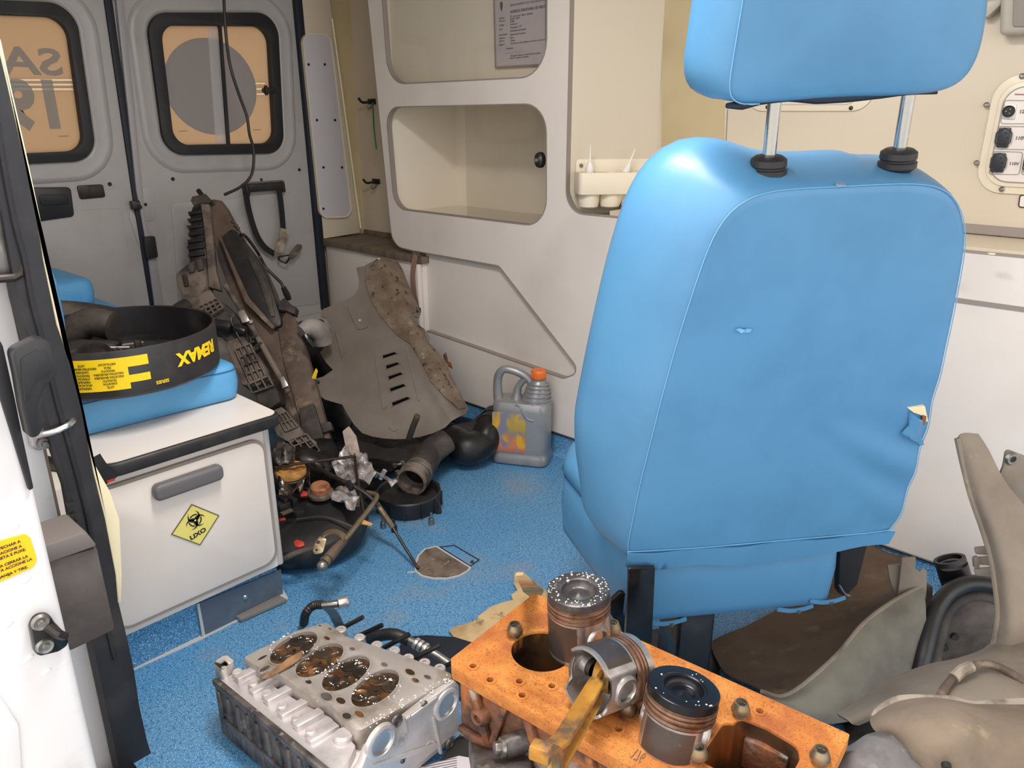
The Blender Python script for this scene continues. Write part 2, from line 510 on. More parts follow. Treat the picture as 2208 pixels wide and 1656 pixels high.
    def build(s, name, m, parent=None, smooth=True, bevel=0, segs=2, angle=35, subd=0, solid=False):
        bm = bmesh.new()
        org = V(parent['_o']) if parent is not None and '_o' in parent else V((0, 0, 0))
        vv = [bm.verts.new(p - org) for p in s.v]
        for q in s.f:
            if len(set(q)) >= 3:
                try: bm.faces.new([vv[i] for i in q])
                except ValueError: pass
        bmesh.ops.remove_doubles(bm, verts=bm.verts[:], dist=1e-5)
        bmesh.ops.recalc_face_normals(bm, faces=bm.faces[:])
        if bevel:
            es = [e for e in bm.edges if len(e.link_faces) == 2 and e.calc_face_angle(0) > math.radians(38)]
            if es: bmesh.ops.bevel(bm, geom=es, offset=bevel, segments=segs, affect='EDGES', clamp_overlap=True, profile=.5)
        me = bpy.data.meshes.new(name)
        bm.to_mesh(me); bm.free()
        if smooth:
            me.polygons.foreach_set('use_smooth', [True] * len(me.polygons))
            me.set_sharp_from_angle(angle=math.radians(angle))
        me.materials.append(m)
        o = bpy.data.objects.new(name, me)
        COL.objects.link(o)
        if parent is not None:
            o.parent = parent
            o['_o'] = parent['_o']
        else: o['_o'] = (0.0, 0.0, 0.0)
        if subd:
            md = o.modifiers.new('smooth', 'SUBSURF'); md.levels = subd; md.render_levels = subd
        return o

def thing(name, label, cat, loc, group=None):
    o = bpy.data.objects.new(name, None)
    o.empty_display_size = .05
    COL.objects.link(o)
    o.location = loc
    o['_o'] = tuple(loc)
    o['label'] = label; o['category'] = cat
    if group: o['group'] = group
    return o
def tag(o, label, cat, group=None):
    o['label'] = label; o['category'] = cat
    if group: o['group'] = group
    return o
def struct(o):
    o['kind'] = 'structure'
    return o
def stuff(o):
    o['kind'] = 'stuff'
    return o
def plabel(o, l):
    o['label'] = l
    return o
def copy_thing(root, offset, label=None):
    r = root.copy(); COL.objects.link(r)
    r.location = V(root.location) + V(offset)
    if label: r['label'] = label
    for ch in root.children:
        c = ch.copy(); COL.objects.link(c); c.parent = r
        for g in ch.children:
            d = g.copy(); COL.objects.link(d); d.parent = c
    return r

def planefr(p0, n):
    """2D frame on a plane facing the viewer's side: third axis points into the plane's back"""
    n = V(n).normalized()
    u = UPZ.cross(n)
    u = u.normalized() if u.length > 1e-4 else V((1, 0, 0))
    v = n.cross(u)
    o = V(p0)
    w = n if n.dot(o - E0) > 0 else -n
    return o, u, v, w
def pxpoly(px, p0, n):
    o, u, v, w = planefr(p0, n)
    out = []
    for q in px:
        d = onp(q[0], q[1], p0, n) - o
        out.append((d.dot(u), d.dot(v)) + tuple(q[2:3]))
    return out
def pxplate(mb, px, p0, n, th, holes=(), back=0.0, fil=True):
    """solid plate whose outline was measured on plane (p0, n)"""
    o, u, v, w = planefr(p0, n)
    P = pxpoly(px, p0, n)
    P = fillet(P, 4) if fil else [q[:2] for q in P]
    H = [fillet(pxpoly(h, p0, n), 4) for h in holes]
    mb.prism(P, back, back + th, fr(o, u, v, w), H)
    return mb
TXT = {}
def text(name, s, size, M, m, parent=None, th=.0006, align='CENTER', sx=1.0, shear=0, warp=None, bold=0):
    c = bpy.data.curves.new(name, 'FONT')
    c.body = s; c.size = size; c.align_x = align; c.align_y = 'CENTER'; c.shear = shear
    c.offset = bold * size
    c.resolution_u = 3
    t = bpy.data.objects.new(name, c)
    me = bpy.data.meshes.new_from_object(t)
    bpy.data.objects.remove(t); bpy.data.curves.remove(c)
    mb = MB()
    n = len(me.vertices)
    pv = [(v.co.x * sx, v.co.y) for v in me.vertices]
    if warp: pv = [warp(*p) for p in pv]
    fs = [tuple(p.vertices) for p in me.polygons]
    ec = {}
    for f in fs:
        for i in range(len(f)):
            a, b = f[i], f[(i + 1) % len(f)]
            if (b, a) in ec: ec.pop((b, a))
            else: ec[(a, b)] = 1
    mb.add([M(p[0], p[1], 0) for p in pv] + [M(p[0], p[1], -th) for p in pv],
           fs + [tuple(i + n for i in reversed(f)) for f in fs] + [(b, a, a + n, b + n) for a, b in ec])
    bpy.data.meshes.remove(me)
    return mb.build(name, m, parent, smooth=False)
# ================================================================== SETTING
YR, XB, XV = 2.82, 1.87, 2.10
def RY(px, py, y=YR):
    p = ony(px, py, y); return (p.x, p.z)
def RX(px, py, x=XB):
    p = onx(px, py, x); return (p.y, p.z)

# yard outside the van, so daylight bounces in
struct(MB().box((0, 0, -.56), (16, 16, .02)).build('ground', ground_m))

# floor with recessed plate, hinge flap, weld seam
floor = struct(MB().box((1.115, .9, -.02), (1.57, 4.0, .04)).build('floor', floor_blue))
c0 = onz(950, 1212, 0)
def zpoly(px, z=0.0):
    return [tuple(onz(a, b, z)[:2]) for a, b in px]
pl = [(940, 1181), (918, 1186), (904, 1200), (897, 1220), (899, 1234), (912, 1243), (935, 1248), (965, 1248), (990, 1242), (1008, 1232), (1012, 1226)]
MB().prism(zpoly(pl), .0, .0022).build('recess_plate', plate_brown, floor)
MB().band(zpoly(pl), 0, .0034, .0045, inward=False).build('recess_plate_rim', weld, floor)
flap = [(948, 1180), (980, 1176), (1034, 1208), (1014, 1222)]
MB().band(zpoly(flap), 0, .0015, .0022).build('flap_outline', seal_navy, floor)
MB().cyl(onz(1018, 1212, 0), onz(1018, 1212, .003), .005).build('flap_screw', seal_navy, floor)
MB().prism(zpoly([(284, 1436), (612, 1286), (612, 1293), (500, 1346), (430, 1382), (286, 1447)]), 0, .002).build('weld_seam', weld, floor)
MB().prism(zpoly([(878, 1234), (898, 1231), (898, 1234), (878, 1236)]), 0, .001).build('scratch', weld, floor)
# dark door sill of the sliding door
sill = struct(MB().prism([(.245, -.9), (.338, -.9), (.338, 1.24), (.245, 1.24)], -.10, -.004).build('trim_1', dark_steel, bevel=.004))
MB().box((.30, .2, .0), (.018, 2.0, .012)).build('tread_rib', steel, sill, bevel=.003)
MB().box((.27, .2, .0), (.012, 2.0, .010)).build('tread_rib', steel, sill, bevel=.003)

# shell
ceil = struct(MB().box((1.2, .9, 1.93), (2.1, 4.1, .03)).build('ceiling', cream_abs))
for x, y, w, sx, sy in FILL_LIGHTS:
    MB().box((x, y, 1.895), (sx + .04, sy + .04, .045)).build('fill_light_housing', white_lam, ceil, bevel=.01)  # made-up housing for the added fill light, out of view
struct(MB().box((1.2, 2.87, 1.70), (1.85, .06, .48)).build('wall_rear_header', door_paint))
MB().box((1.2, 2.85, .14), (1.8, .1, .29)).build('wall_rear_sill', door_paint)
struct(bpy.data.objects['wall_rear_sill'])
struct(MB().box((1.50, 2.70, .132), (.69, .20, .264)).build('trim_8', white_lam, bevel=.004))
struct(MB().prism([(.27, 1.31), (.322, 1.31), (.322, 2.9), (.27, 2.9)], 0, 1.92).build('wall_right', cream_abs))
wl = struct(MB().box((XV + .02, .2, .95), (.04, 2.6, 1.95)).box((2.27, 1.94, .95), (.04, .92, 1.95)).box((XV + .02, 2.64, .95), (.04, .48, 1.95)).build('wall_left', cream_abs))
struct(MB().box((2.0, 2.86, .9), (.36, .05, 2.0)).build('wall_rear', yellow_liner))
# cove skirting in floor vinyl
cv = [(0, 0), (0, .075), (-.006, .075), (-.008, .03), (-.018, .010), (-.034, .003), (-.034, 0)]
struct(MB().rings([[V((XB + .012 + a, y, b)) for a, b in cv] for y in (2.17, -.95)]).build('baseboard_left', floor_blue))
MB().box((XB + .005, .61, .0755), (.012, 3.12, .004)).build('cove_cap', seal_navy, bpy.data.objects['baseboard_left'])

# ---------------------------------------------------------------- rear doors
def stripe(x0, x1, b, h=3.6):
    return [RY(x0, b), RY(x1, b), RY(x1, b + h), RY(x0, b + h)]
def rear_door(n, skin_px, gask, glass, stripes):
    P = [RY(*q) for q in skin_px]
    G = fillet([RY(a, b) + (.075,) for a, b in gask], 8)
    I = fillet([RY(a, b) + (.055,) for a, b in glass], 8)
    d = struct(MB().prism(P, YR, YR + .03, MY, [G]).build('door_%d' % n, door_paint))
    cx = sum(p[0] for p in G) / len(G); cz = sum(p[1] for p in G) / len(G)
    def grow(pl, k):
        o = []
        m = len(pl)
        if area(pl) < 0: pl = pl[::-1]
        for i in range(m):
            a, b = V(pl[i - 1]), V(pl[(i + 1) % m]); t = (b - a).normalized()
            o.append((pl[i][0] + t.y * k, pl[i][1] - t.x * k))
        return o
    Gc = G if area(G) > 0 else G[::-1]
    R = []
    for k, h in ((.0, .001), (.006, -.006), (.014, -.008), (.03, -.004), (.042, -.010), (.055, -.010), (.066, .001)):
        R.append([V((p[0], YR + h, p[1])) for p in grow(Gc, k)])
    # lofted pressing around the window
    MB().rings(R, False, False).build('window_surround', door_paint, d, angle=60)
    w = struct(MB().prism(grow(I if area(I) > 0 else I[::-1], .012), YR + .012, YR + .017, MY, stripes).build('window_%d' % n, frost_warm))
    for sp_ in stripes: MB().prism(sp_, YR + .012, YR + .0165, MY).build('clear_line', frost_line, w)
    MB().prism(Gc, YR - .016, YR + .02, MY, [I]).build('gasket', rubber, w, bevel=.007, segs=3)
    return d, w
d2, w2 = rear_door(2, [(240, -60), (628, -60), (702, 740), (350, 760)], [(311, 28), (594, 28), (609, 330), (352, 334)], [(342, 55), (576, 57), (590, 309), (372, 313)], [stripe(350 + i, 361 + i, b) for i, b in ((0, 178), (1, 189), (2, 200))] + [stripe(553, 576, b) for b in (178, 190, 201)])
d1, w1 = rear_door(1, [(-400, -60), (236, -60), (346, 760), (-400, 800)], [(-240, -8), (158, 8), (206, 345), (-200, 365)], [(-215, 24), (140, 38), (180, 325), (-180, 342)], [stripe(-150, 161 + i, b, 4.5) for i, b in ((0, 170), (2, 180), (4, 190))])

# window 2: film disc, sliding mullion, knob, clear stripes
dc = RY(460, 188); e1 = RY(555, 188); e2 = RY(460, 82)
disc = circ(dc[0], dc[1], e1[0] - dc[0], 40, e2[1] - dc[1])
MB().prism(disc, YR + .009, YR + .0115, MY).build('film_disc', frost_grey, w2)
MB().prism([RY(450, 60), RY(476, 60), RY(491, 312), RY(468, 312)], YR + .004, YR + .0085, MY).build('pane_overlap', frosted('frosted_overlap', (246, 246, 248)), w2)
MB().prism([RY(471, 56), RY(477, 56), RY(496, 313), RY(489, 313)], YR - .004, YR + .010, MY).build('mullion', rubber, w2)
kp = ony(568, 195, YR)
MB().lathe([(.0, .0), (.012, .0), (.018, .006), (.018, .012), (.010, .018), (.008, .034)], fr(kp + V((0, -.028, 0)), (.55, 0, 0), (0, 0, 1), (0, 1, 0)), 20).build('catch_knob', black_plastic, w2)
MB().box((kp.x + .022, YR - .012, kp.z), (.04, .016, .02)).build('catch_arm', black_plastic, w2, bevel=.004)
for a, b in ((398, 283), (557, 280)):
    p = RY(a, b)
    text('glass_mark', 'TEMPERADO', .006, fr((p[0], YR + .0105, p[1]), (-1, 0, 0), (0, 0, 1), (0, 1, 0)), brown_ink, w2, .0004)
# window 1: mirrored lettering of the film outside
def mir(px, py, y=YR + .0105):
    p = ony(px, py, y); return fr(p, (-1, 0, 0), (0, 0, 1), (0, 1, 0))
h1 = RY(100, 110)[1] - RY(100, 166)[1]
text('lettering', 'SAMU', h1 / .70, mir(135, 138), frost_text, w1, .001, 'LEFT', 1.42, bold=.025)
h2 = RY(100, 183)[1] - RY(100, 280)[1]
text('lettering', '192', h2 / .70, mir(143, 231), frost_text, w1, .001, 'LEFT', .92, bold=.045)
p = RY(139, 294)
text('glass_mark', 'TEMPERADO', .006, fr((p[0], YR + .0105, p[1]), (-1, 0, 0), (0, 0, 1), (0, 1, 0)), brown_ink, w1, .0004)

# pressings and fittings on the doors
def press(door, px, r, h=.004, m=door_paint, name='door_panel', y=YR):
    return MB().prism(fillet([RY(a, b) + (r,) for a, b in px], 5), y - h, y + .004, MY).build(name, m, door, bevel=min(.0025, h * .6))
press(d2, [(368, 438), (662, 411), (690, 655), (388, 690)], .02)
press(d1, [(-250, 470), (262, 449), (300, 690), (-250, 720)], .02)
press(d2, [(302, 404), (330, 402), (338, 476), (306, 478)], .02, .003, name='lock_plate')
press(d2, [(280, 440), (306, 500), (322, 530), (300, 536), (278, 470)], .02, .003, name='lock_plate')
gp = [RY(a, b) for a, b in ((240, -60), (258, -60), (304, 404), (310, 470), (330, 530), (356, 690), (334, 690), (312, 530), (296, 440), (290, 410))]
MB().prism(gp, YR - .016, YR + .01, MY).build('door_edge', frame_grey, d2, bevel=.005)
sl = struct(MB().prism([RY(a, b) for a, b in ((214, -60), (232, -60), (300, 440), (338, 690), (328, 690), (287, 440))], YR - .010, YR + .012, MY).build('trim_2', seal_navy, bevel=.003))
MB().prism(fillet([RY(a, b) + (.006,) for a, b in ((302, 510), (326, 507), (333, 552), (310, 558))]), YR - .034, YR - .012, MY).build('stop_block', rubber, sl, bevel=.003)
MB().prism([RY(a, b) for a, b in ((276, 433), (293, 431), (300, 448), (280, 451))], YR - .03, YR - .01, MY).build('latch_catch', dark_steel, sl, bevel=.002)
MB().tube([ony(292, 440, YR - .03), ony(302, 439, YR - .034), ony(301, 446, YR - .03)], .002).build('latch_hook', steel, sl)
nv = struct(MB().prism([RY(a, b) for a, b in ((624, -60), (640, -60), (706, 664), (692, 668))], YR - .022, YR + .012, MY).build('trim_3', seal_navy, bevel=.004))
def hole(door, px, py, r=.007):
    p = ony(px, py, YR)
    MB().cyl(p + V((0, -.0035, 0)), p + V((0, .004, 0)), r, n=14).build('fastener_hole', ink, door)
    if r > .006: MB().lathe([(r * 1.2, -.002), (r * 2.4, -.0014), (r * 2.5, .002)], fr(p, (1, 0, 0), (0, 0, 1), (0, 1, 0)), 18).build('hole_dimple', door_paint, door)
for a, b, r in ((236, 397, .007), ): hole(d1, a, b, r)
for a, b, r in ((372, 386, .007), (563, 387, .005), (608, 36, .010), (645, 366, .006), (313, 441, .006)): hole(d2, a, b, r)
press(d1, [(66, 404), (150, 403), (158, 466), (74, 478)], .012, .012, black_plastic, 'pull_handle')
press(d1, [(80, 420), (142, 418), (147, 440), (85, 444)], .008, .016, rubber, 'pull_handle_lip')
press(d1, [(164, 400), (221, 397), (227, 425), (172, 430)], .008, .006, dark_steel, 'latch_cover')

# ---------------------------------------------------------------- rear pillar lining
pil = struct(MB().prism([RY(a, b, 2.80) for a, b in ((640, -60), (704, -60), (778, 502), (694, 516))], 2.80, 2.83, MY).build('trim_4', cream_abs, bevel=.004))
PX = fillet([RY(a, b, 2.79) + (.035,) for a, b in ((651, 74), (710, 76), (757, 466), (691, 468))], 6)
cover = thing('access_cover', 'tall narrow grey cover screwed on the cream pillar beside the rear door', 'cover', (1.9, 2.79, 1.0))
MB().prism(PX, 2.786, 2.80, MY).build('cover_panel', mat('lilac_grey_panel', (196, 192, 198), .4), cover, bevel=.003)
MB().band(PX, 2.783, 2.80, .004, MY, inward=False).build('cover_rim', cream_plastic, cover)
for a, b in ((665, 139), (700, 139), (683, 259), (722, 259), (697, 361), (737, 361), (697, 450)):
    q = ony(a, b, 2.786)
    MB().cyl(q + V((0, -.003, 0)), q + V((0, .002, 0)), .0052, n=10).build('screw', ink, cover)
def zline(a, b, c, d, y, r, m, nm, par):
    MB().tube([ony(a, b, y), ony(c, d, y)], r, 6).build(nm, m, par)
zline(716, 40, 778, 492, 2.78, .004, cream_trim, 'pillar_bead', pil)

# hooks on the yellowed side wall behind the cabinet
hooks_ = []
def hook(px, py, label):
    p = onx(px, py, XV)
    h = thing('coat_hook', label, 'hook', p, 'hooks on the cream side wall')
    MB().box((p.x - .003, p.y, p.z), (.008, .05, .022)).build('hook_plate', dark_steel, h, bevel=.003)
    MB().tube([p + V((-.004, .0, 0)), p + V((-.05, 0, -.004)), p + V((-.07, 0, .012))], .005, 8, 4).build('hook_prong', dark_steel, h)
    hooks_.append(h)
    MB().tube([p + V((-.004, -.01, -.01)), p + V((-.03, -.01, -.03)), p + V((-.035, -.01, -.015))], .003, 8, 4).build('hook_prong', steel, h)
hook(803, 219, 'dark metal hook high on the yellowed wall, nearer the top of the picture')
hook(812, 391, 'small dark metal hook low on the yellowed wall above the worn brown top')

# ---------------------------------------------------------------- wall cabinet along the far wall
cab = thing('wall_cabinet', 'large white laminate cabinet board with grey edging, rounded openings and low angled niche', 'cabinet', (XB, 1.5, .8))
yl = RX(836, 480)[0]
outer = fillet([RX(776, -160) + (0,), (1.50, RX(776, -160)[1]), (1.50, .815, .065), (-.95, .83), (-.95, .078), RX(921, 800)[:1] + (.078,),
    RX(921, 713), RX(1215, 815) + (.03,), RX(1252, 802) + (.05,), RX(1076, 574) + (.03,), RX(890, 541), RX(846, 530) + (.10,)], 7)
uphole = fillet([RX(813, -160), RX(838, 181) + (.09,), RX(1178, 164) + (.10,), RX(1180, -160)], 7)
lohole = fillet([RX(832, 232) + (.065,), RX(1178, 224) + (.085,), RX(1178, 489) + (.085,), RX(851, 449) + (.07,)], 8)
MB().prism(outer, XB, XB + .018, MX, [uphole, lohole]).build('front_panel', white_lam, cab)
eb = MB()
for q in (uphole, lohole): eb.band(q, XB - .0012, XB + .019, .0028, MX, inward=False)
eb.band(outer, XB - .0012, XB + .019, .0028, MX, inward=True)
# edging tape: one strip per cut edge
for nm, q, inw in (('edging', uphole, False), ('edging', lohole, False), ('edging', outer, True)):
    MB().band(q, XB - .0012, XB + .0195, .003, MX, inward=inw).build(nm, edge_grey, cab)
# upper boxes behind the openings
XI = 2.23
def inside_box(z0, z1, y0, y1, nm):
    b = MB()
    b.box((XI + .006, (y0 + y1) / 2, (z0 + z1) / 2), (.012, y1 - y0, z1 - z0))
    b.box(((XB + .02 + XI) / 2, y1 + .006, (z0 + z1) / 2), (XI - XB - .02, .012, z1 - z0))
    b.box(((XB + .02 + XI) / 2, y0 - .006, (z0 + z1) / 2), (XI - XB - .02, .012, z1 - z0))
    b.box(((XB + .02 + XI) / 2, (y0 + y1) / 2, z0 - .006), (XI - XB - .02, y1 - y0, .012))
    b.box(((XB + .02 + XI) / 2, (y0 + y1) / 2, z1 + .006), (XI - XB - .02, y1 - y0, .012))
    return b.build(nm, niche_white, cab)
inside_box(.742, 1.15, 1.54, 2.365, 'lower_compartment')
inside_box(1.175, 1.66, 1.54, 2.37, 'upper_compartment')
MB().box((XB + .062, 1.955, 1.42), (.008, .83, .48)).build('sliding_panel', niche_white, cab)
# sliding panes
pn = MB().box((XB + .030, 2.0, 1.42), (.004, .86, .44)).build('sliding_pane', acrylic_m, cab)
kpos = onx(1163, 345, XB + .012)
pane = MB().box((XB + .030, 1.75, .945), (.004, .43, .37)).build('sliding_pane', acrylic_m, cab)
lk = MB().lathe([(.0, -.012), (.012, -.012), (.022, -.006), (.024, 0), (.024, .01)], fr(kpos, (0, .75, 0), (0, 0, 1), (1, 0, 0)), 24).build('lock_knob', black_plastic, cab)
MB().lathe([(.0, -.017), (.006, -.017), (.009, -.011)], fr(kpos, (0, .8, 0), (0, 0, 1), (1, 0, 0)), 14).build('keyhole_cap', chrome, lk)
# side panel at the end of the cabinet, back edge taped
s0, s1 = V((XB + .012, 1.502)), V((2.115, 1.322))
sd = (s1 - s0).normalized(); sn = V((-sd.y, sd.x))
SP = lambda a, b, c: V((s0.x + sd.x * a + sn.x * c, s0.y + sd.y * a + sn.y * c, b))
slen = (s1 - s0).length
MB().prism([(0, .80), (slen - .012, .815), (slen - .012, 1.75), (-.012, 1.75)], 0, .016, SP).build('end_panel', mat('end_panel_cream', (200, 187, 167), .42), cab)
MB().prism([(slen - .012, .813), (slen, .813), (slen, 1.75), (slen - .012, 1.75)], -.002, .017, SP).build('end_panel_edging', edge_grey, cab)
MB().prism([(slen * .25, .80), (slen, .806), (slen, .816), (slen * .25, .808)], -.003, .0, SP).build('end_panel_edging', edge_grey, cab)
# counter ledge between board and wall
MB().box(((XB + XV) / 2 + .008, .2, .822), (XV - XB - .02, 2.3, .014)).build('counter_ledge', cream_abs, cab)
MB().box((XV - .006, .2, .842), (.012, 2.3, .02)).build('ledge_edging', edge_grey, cab)
# niche lining
MB().box((XB + .026, 1.80, .44), (.010, .76, .40)).build('niche_back', white_lam, cab)
# groove across the lower board near the seat
MB().box((XB - .0008, .03, .715), (.003, 1.86, .010)).build('joint_strip', edge_grey, cab)
for px, py in ((2020, 541), (2138, 548)):
    q = onz(px, py, .829)
    MB().cyl(q, q + V((0, 0, .002)), .007, n=12).build('screw_cap', cream_trim, cab)

# document behind the upper pane
dp = [RX(a, b, XB + .05) for a, b in ((1063, -120), (1178, -140), (1180, 140), (1069, 146))]
doc = thing('licence_document', 'grey printed licence sheet in a clear sleeve inside the upper cabinet opening', 'paper', (XB + .05, 1.65, 1.4))
MB().prism(dp, XB + .049, XB + .0505, MX).build('sheet', paper, doc)
MB().band(dp, XB + .046, XB + .0505, .004, MX, inward=True).build('sleeve_edge', mat('sleeve_edge', (150, 138, 140), .3), doc)
def doctext(px, py, s, hgt, sx=1.0, bold=0, m=paper_ink):
    q = onx(px, py, XB + .0485)
    text('print_line', s, hgt, fr(q, (0, -1, .03), (0, 0.03, 1), (1, 0, 0)), m, doc, .0003, 'LEFT', sx, bold=bold)
doctext(1100, 12, 'DEPARTAMENTO DE VIGILANCIA SANITARIA', .0085)
doctext(1100, 26, 'LICENCA SANITARIA DE VEICULO Nº', .0105, bold=.02)
for i, (py, s) in enumerate(((36, 'Nº processo / data / validade'), (41, 'Razao social'), (47, 'CNPJ'), (53, 'Endereco'), (60, 'Municipio / UF'), (67, 'Atividade autorizada'), (75, 'Responsavel tecnico'), (82, 'Placa'), (88, 'Chassi'))):
    doctext(1100, py, s, .008)
doctext(1101, 94, 'Esta licenca tem validade em todo o territorio nacional', .0075)
for py, s in ((40, 'Emitido'), (46, 'Numero'), (55, 'Codigo'), (64, 'Serie'), (76, 'Autoridade'), (83, 'Sanitaria'), (89, 'Vigente'), (97, 'Registro')):
    doctext(1076, py, s, .0075)
for py, s, x in ((105, 'Assinatura', 1092), (114, '______________________', 1087), (121, 'Obrigatorio afixar em local visivel ao publico', 1100), (126, 'conforme legislacao sanitaria', 1098)):
    doctext(x, py, s, .007)
q = onx(1081, 15, XB + .0485)
MB().prism(fillet([(q.y + .006, q.z + .014, .004), (q.y - .006, q.z + .014, .004), (q.y - .005, q.z - .002, .002), (q.y, q.z - .014, .001), (q.y + .005, q.z - .002, .002)]), XB + .0482, XB + .049, MX).build('crest', brown_ink, doc)

# bottle holder with four cups on the end panel
bh = thing('bottle_holder', 'cream moulded rack with four cups on the cabinet end panel', 'rack', SP(.15, .90, -.04))
ZT, DEP = .935, .085
cxs = [.052, .118, .184, .250]
Bk = MB().prism(rrect(.02, ZT - .02, slen + .0, ZT + .035, .01), -.006, 0, SP)
Bk.build('mount_plate', cream_plastic, bh, bevel=.002)
x0, x1 = .012, slen + .02
hs = [circ(c, -DEP * .52, .027, 18) for c in cxs]
top2 = lambda a, b, c: SP(a, c, b)
MB().prism(rrect(x0, -DEP, x1, -.006, .016), ZT - .062, ZT, top2, hs).build('cup_tray', cream_plastic, bh, bevel=.004)
for i, c in enumerate(cxs):
    MB().lathe([(.0, ZT - .105), (.020, ZT - .105), (.029, ZT - .100), (.032, ZT - .085), (.033, ZT - .05), (.029, ZT - .05), (.027, ZT - .09), (.0, ZT - .095)],
               lambda a, b, h, c=c: SP(c + a, h, -DEP * .52 + b), 24, False, False).build('cup', cream_plastic, bh)
for c in (.035, slen - .045):
    q = SP(c, ZT + .017, -.006)
    MB().cyl(q, SP(c, ZT + .017, -.011), .0055, n=12).build('screw', steel, bh)
def dropper(c, tilt, label):
    b = thing('dropper_bottle', label, 'bottle', SP(c, ZT - .09, -DEP * .52), 'bottles in the cream rack')
    base = SP(c, ZT - .092, -DEP * .52); ax = (UPZ + V((sd.x, sd.y, 0)) * tilt).normalized()
    M = axis_frame(base, ax)
    wm = MATS.get('white_hdpe') or mat('white_hdpe', (226, 222, 216), .4)
    MB().lathe([(0, 0), (.019, 0), (.020, .004), (.020, .072), (.018, .082), (.012, .09)], M, 20).build('bottle_body', wm, b)
    MB().lathe([(.013, .09), (.013, .104), (.011, .106), (.008, .118)], M, 20).build('bottle_cap', wm, b)
    MB().lathe([(.005, .118), (.0032, .130), (.0014, .168), (0, .169)], M, 10).build('nozzle', wm, b)
dropper(cxs[0], .0, 'white nozzle bottle upright in the first cup of the cream rack')
dropper(cxs[1] + .012, .38, 'white nozzle bottle tipped over in the second cup of the rack')

# ---------------------------------------------------------------- low rear cabinet with worn brown top
lc = thing('low_cabinet', 'low white cabinet with worn brown top beside the rear door', 'cabinet', (1.95, 2.5, 0))
MB().box((1.975, 2.49, .285), (.21, .62, .57)).build('cabinet_body', white_lam, lc, bevel=.003)
MB().box((1.868, 2.49, .29), (.006, .55, .5)).build('cabinet_front', white_lam, lc, bevel=.002)
MB().prism([(1.855, 2.165), (2.09, 2.165), (2.09, 2.815), (1.855, 2.815)], .573, .598).build('worktop', wood_top, lc, bevel=.002)
MB().box((1.857, 2.19, .29), (.02, .02, .56)).build('corner_trim', white_lam, lc, bevel=.002)
MB().box((2.084, 2.5, .606), (.012, .62, .018)).build('back_ledge', wood_top, lc)
st = thing('hanging_strap', 'faded brown webbing strap hanging under the cabinet corner', 'strap', onx(893, 552, 1.84))
MB().ribbon([onx(896, 548, 1.845), onx(890, 590, 1.842), onx(893, 630, 1.84), onx(898, 655, 1.842), onx(901, 674, 1.845)], (0, 1, 0), .026, .002, 5).build('webbing', webbing_pink, st)
MB().box(onx(896, 548, 1.848), (.008, .04, .012)).build('strap_anchor', steel, st, bevel=.002)
MB().box(onx(901, 668, 1.842), (.007, .03, .02)).build('strap_end', dark_steel, st, bevel=.002)
gc = [onx(803, 221, XV - .055), onx(804, 232, XV - .06), onx(806, 270, 2.0), onx(809, 300, 2.0), onx(812, 322, 2.0)]
plabel(MB().tube(gc, .003, 8, 4).build('cord', mat('green_cable', (40, 120, 60), .5), hooks_[0]), 'short green cord')

# ---------------------------------------------------------------- side wall fittings seen beside the seat
WX = lambda px, py: RX(px, py, XV)
seamz = []
for a, b, c, d in ((1568, 236, 1562, 352), (1441, 0, 1437, 345)):
    MB().prism([WX(a, b), WX(a + 2.2, b), WX(c + 2.2, d), WX(c, d)], XV - .0008, XV, MX).build('panel_seam', edge_grey, wl)
MB().prism([WX(1432, -80), WX(1566, -80), WX(1561, 380), WX(1426, 430)], XV - .004, XV, MX).build('liner_strip', yellow_liner, wl)
ic = thing('inspection_cover', 'cream framed cover with rounded corners behind the headrest posts', 'cover', onx(1750, 150, XV))
F1 = fillet([WX(1612, 40) + (.05,), WX(1900, 40) + (.05,), WX(1884, 240) + (.05,), WX(1612, 240) + (.05,)], 7)
MB().prism(F1, XV - .006, XV, MX).build('cover_frame', cream_plastic, ic, bevel=.003)
F2 = fillet([WX(1640, 55) + (.035,), WX(1872, 55) + (.035,), WX(1856, 226) + (.035,), WX(1640, 226) + (.035,)], 7)
MB().prism(F2, XV - .010, XV - .004, MX).build('cover_panel', white_lam, ic, bevel=.003)
for a, b in ((1655, 231), (1835, 233)):
    q = onx(a, b, XV - .006)
    MB().lathe([(.0055, 0), (.005, -.002), (0, -.003)], fr(q, (0, 1, 0), (0, 0, 1), (1, 0, 0)), 12).build('screw', dark_steel, ic)

sp = thing('socket_panel', 'white socket panel in a cream rounded frame on the side wall', 'panel', onx(2170, 300, XV))
A, B_ = WX(2108, 400), WX(2150, 170)
yL = (A[0] + B_[0]) / 2 + .004
zb, zt = WX(2160, 417)[1], WX(2180, 160)[1]
MB().prism(rrect(yL - .44, zb, yL, zt, .055, 8), XV - .006, XV, MX).build('panel_frame', cream_plastic, sp, bevel=.003)
MB().prism(rrect(yL - .425, zb + .016, yL - .016, zt - .016, .045, 8), XV - .011, XV - .005, MX).build('frame_bead', cream_plastic, sp, bevel=.003)
MB().band(rrect(yL - .412, zb + .026, yL - .026, zt - .026, .04, 8), XV - .013, XV - .008, .002, MX).build('panel_gap', edge_grey, sp)
pl_ = MB().prism(rrect(yL - .41, zb + .028, yL - .028, zt - .028, .038, 8), XV - .0135, XV - .008, MX).build('face_plate', white_lam, sp)
for a, b in ((2127, 226), (2106, 351), (2160, 408), (2204, 164)):
    q = onx(a, b, XV - .008)
    MB().lathe([(.006, 0), (.0055, -.003), (.003, -.005), (0, -.005)], fr(q, (0, 1, 0), (0, 0, 1), (1, 0, 0)), 14).build('screw', steel, sp)
XF = XV - .0135
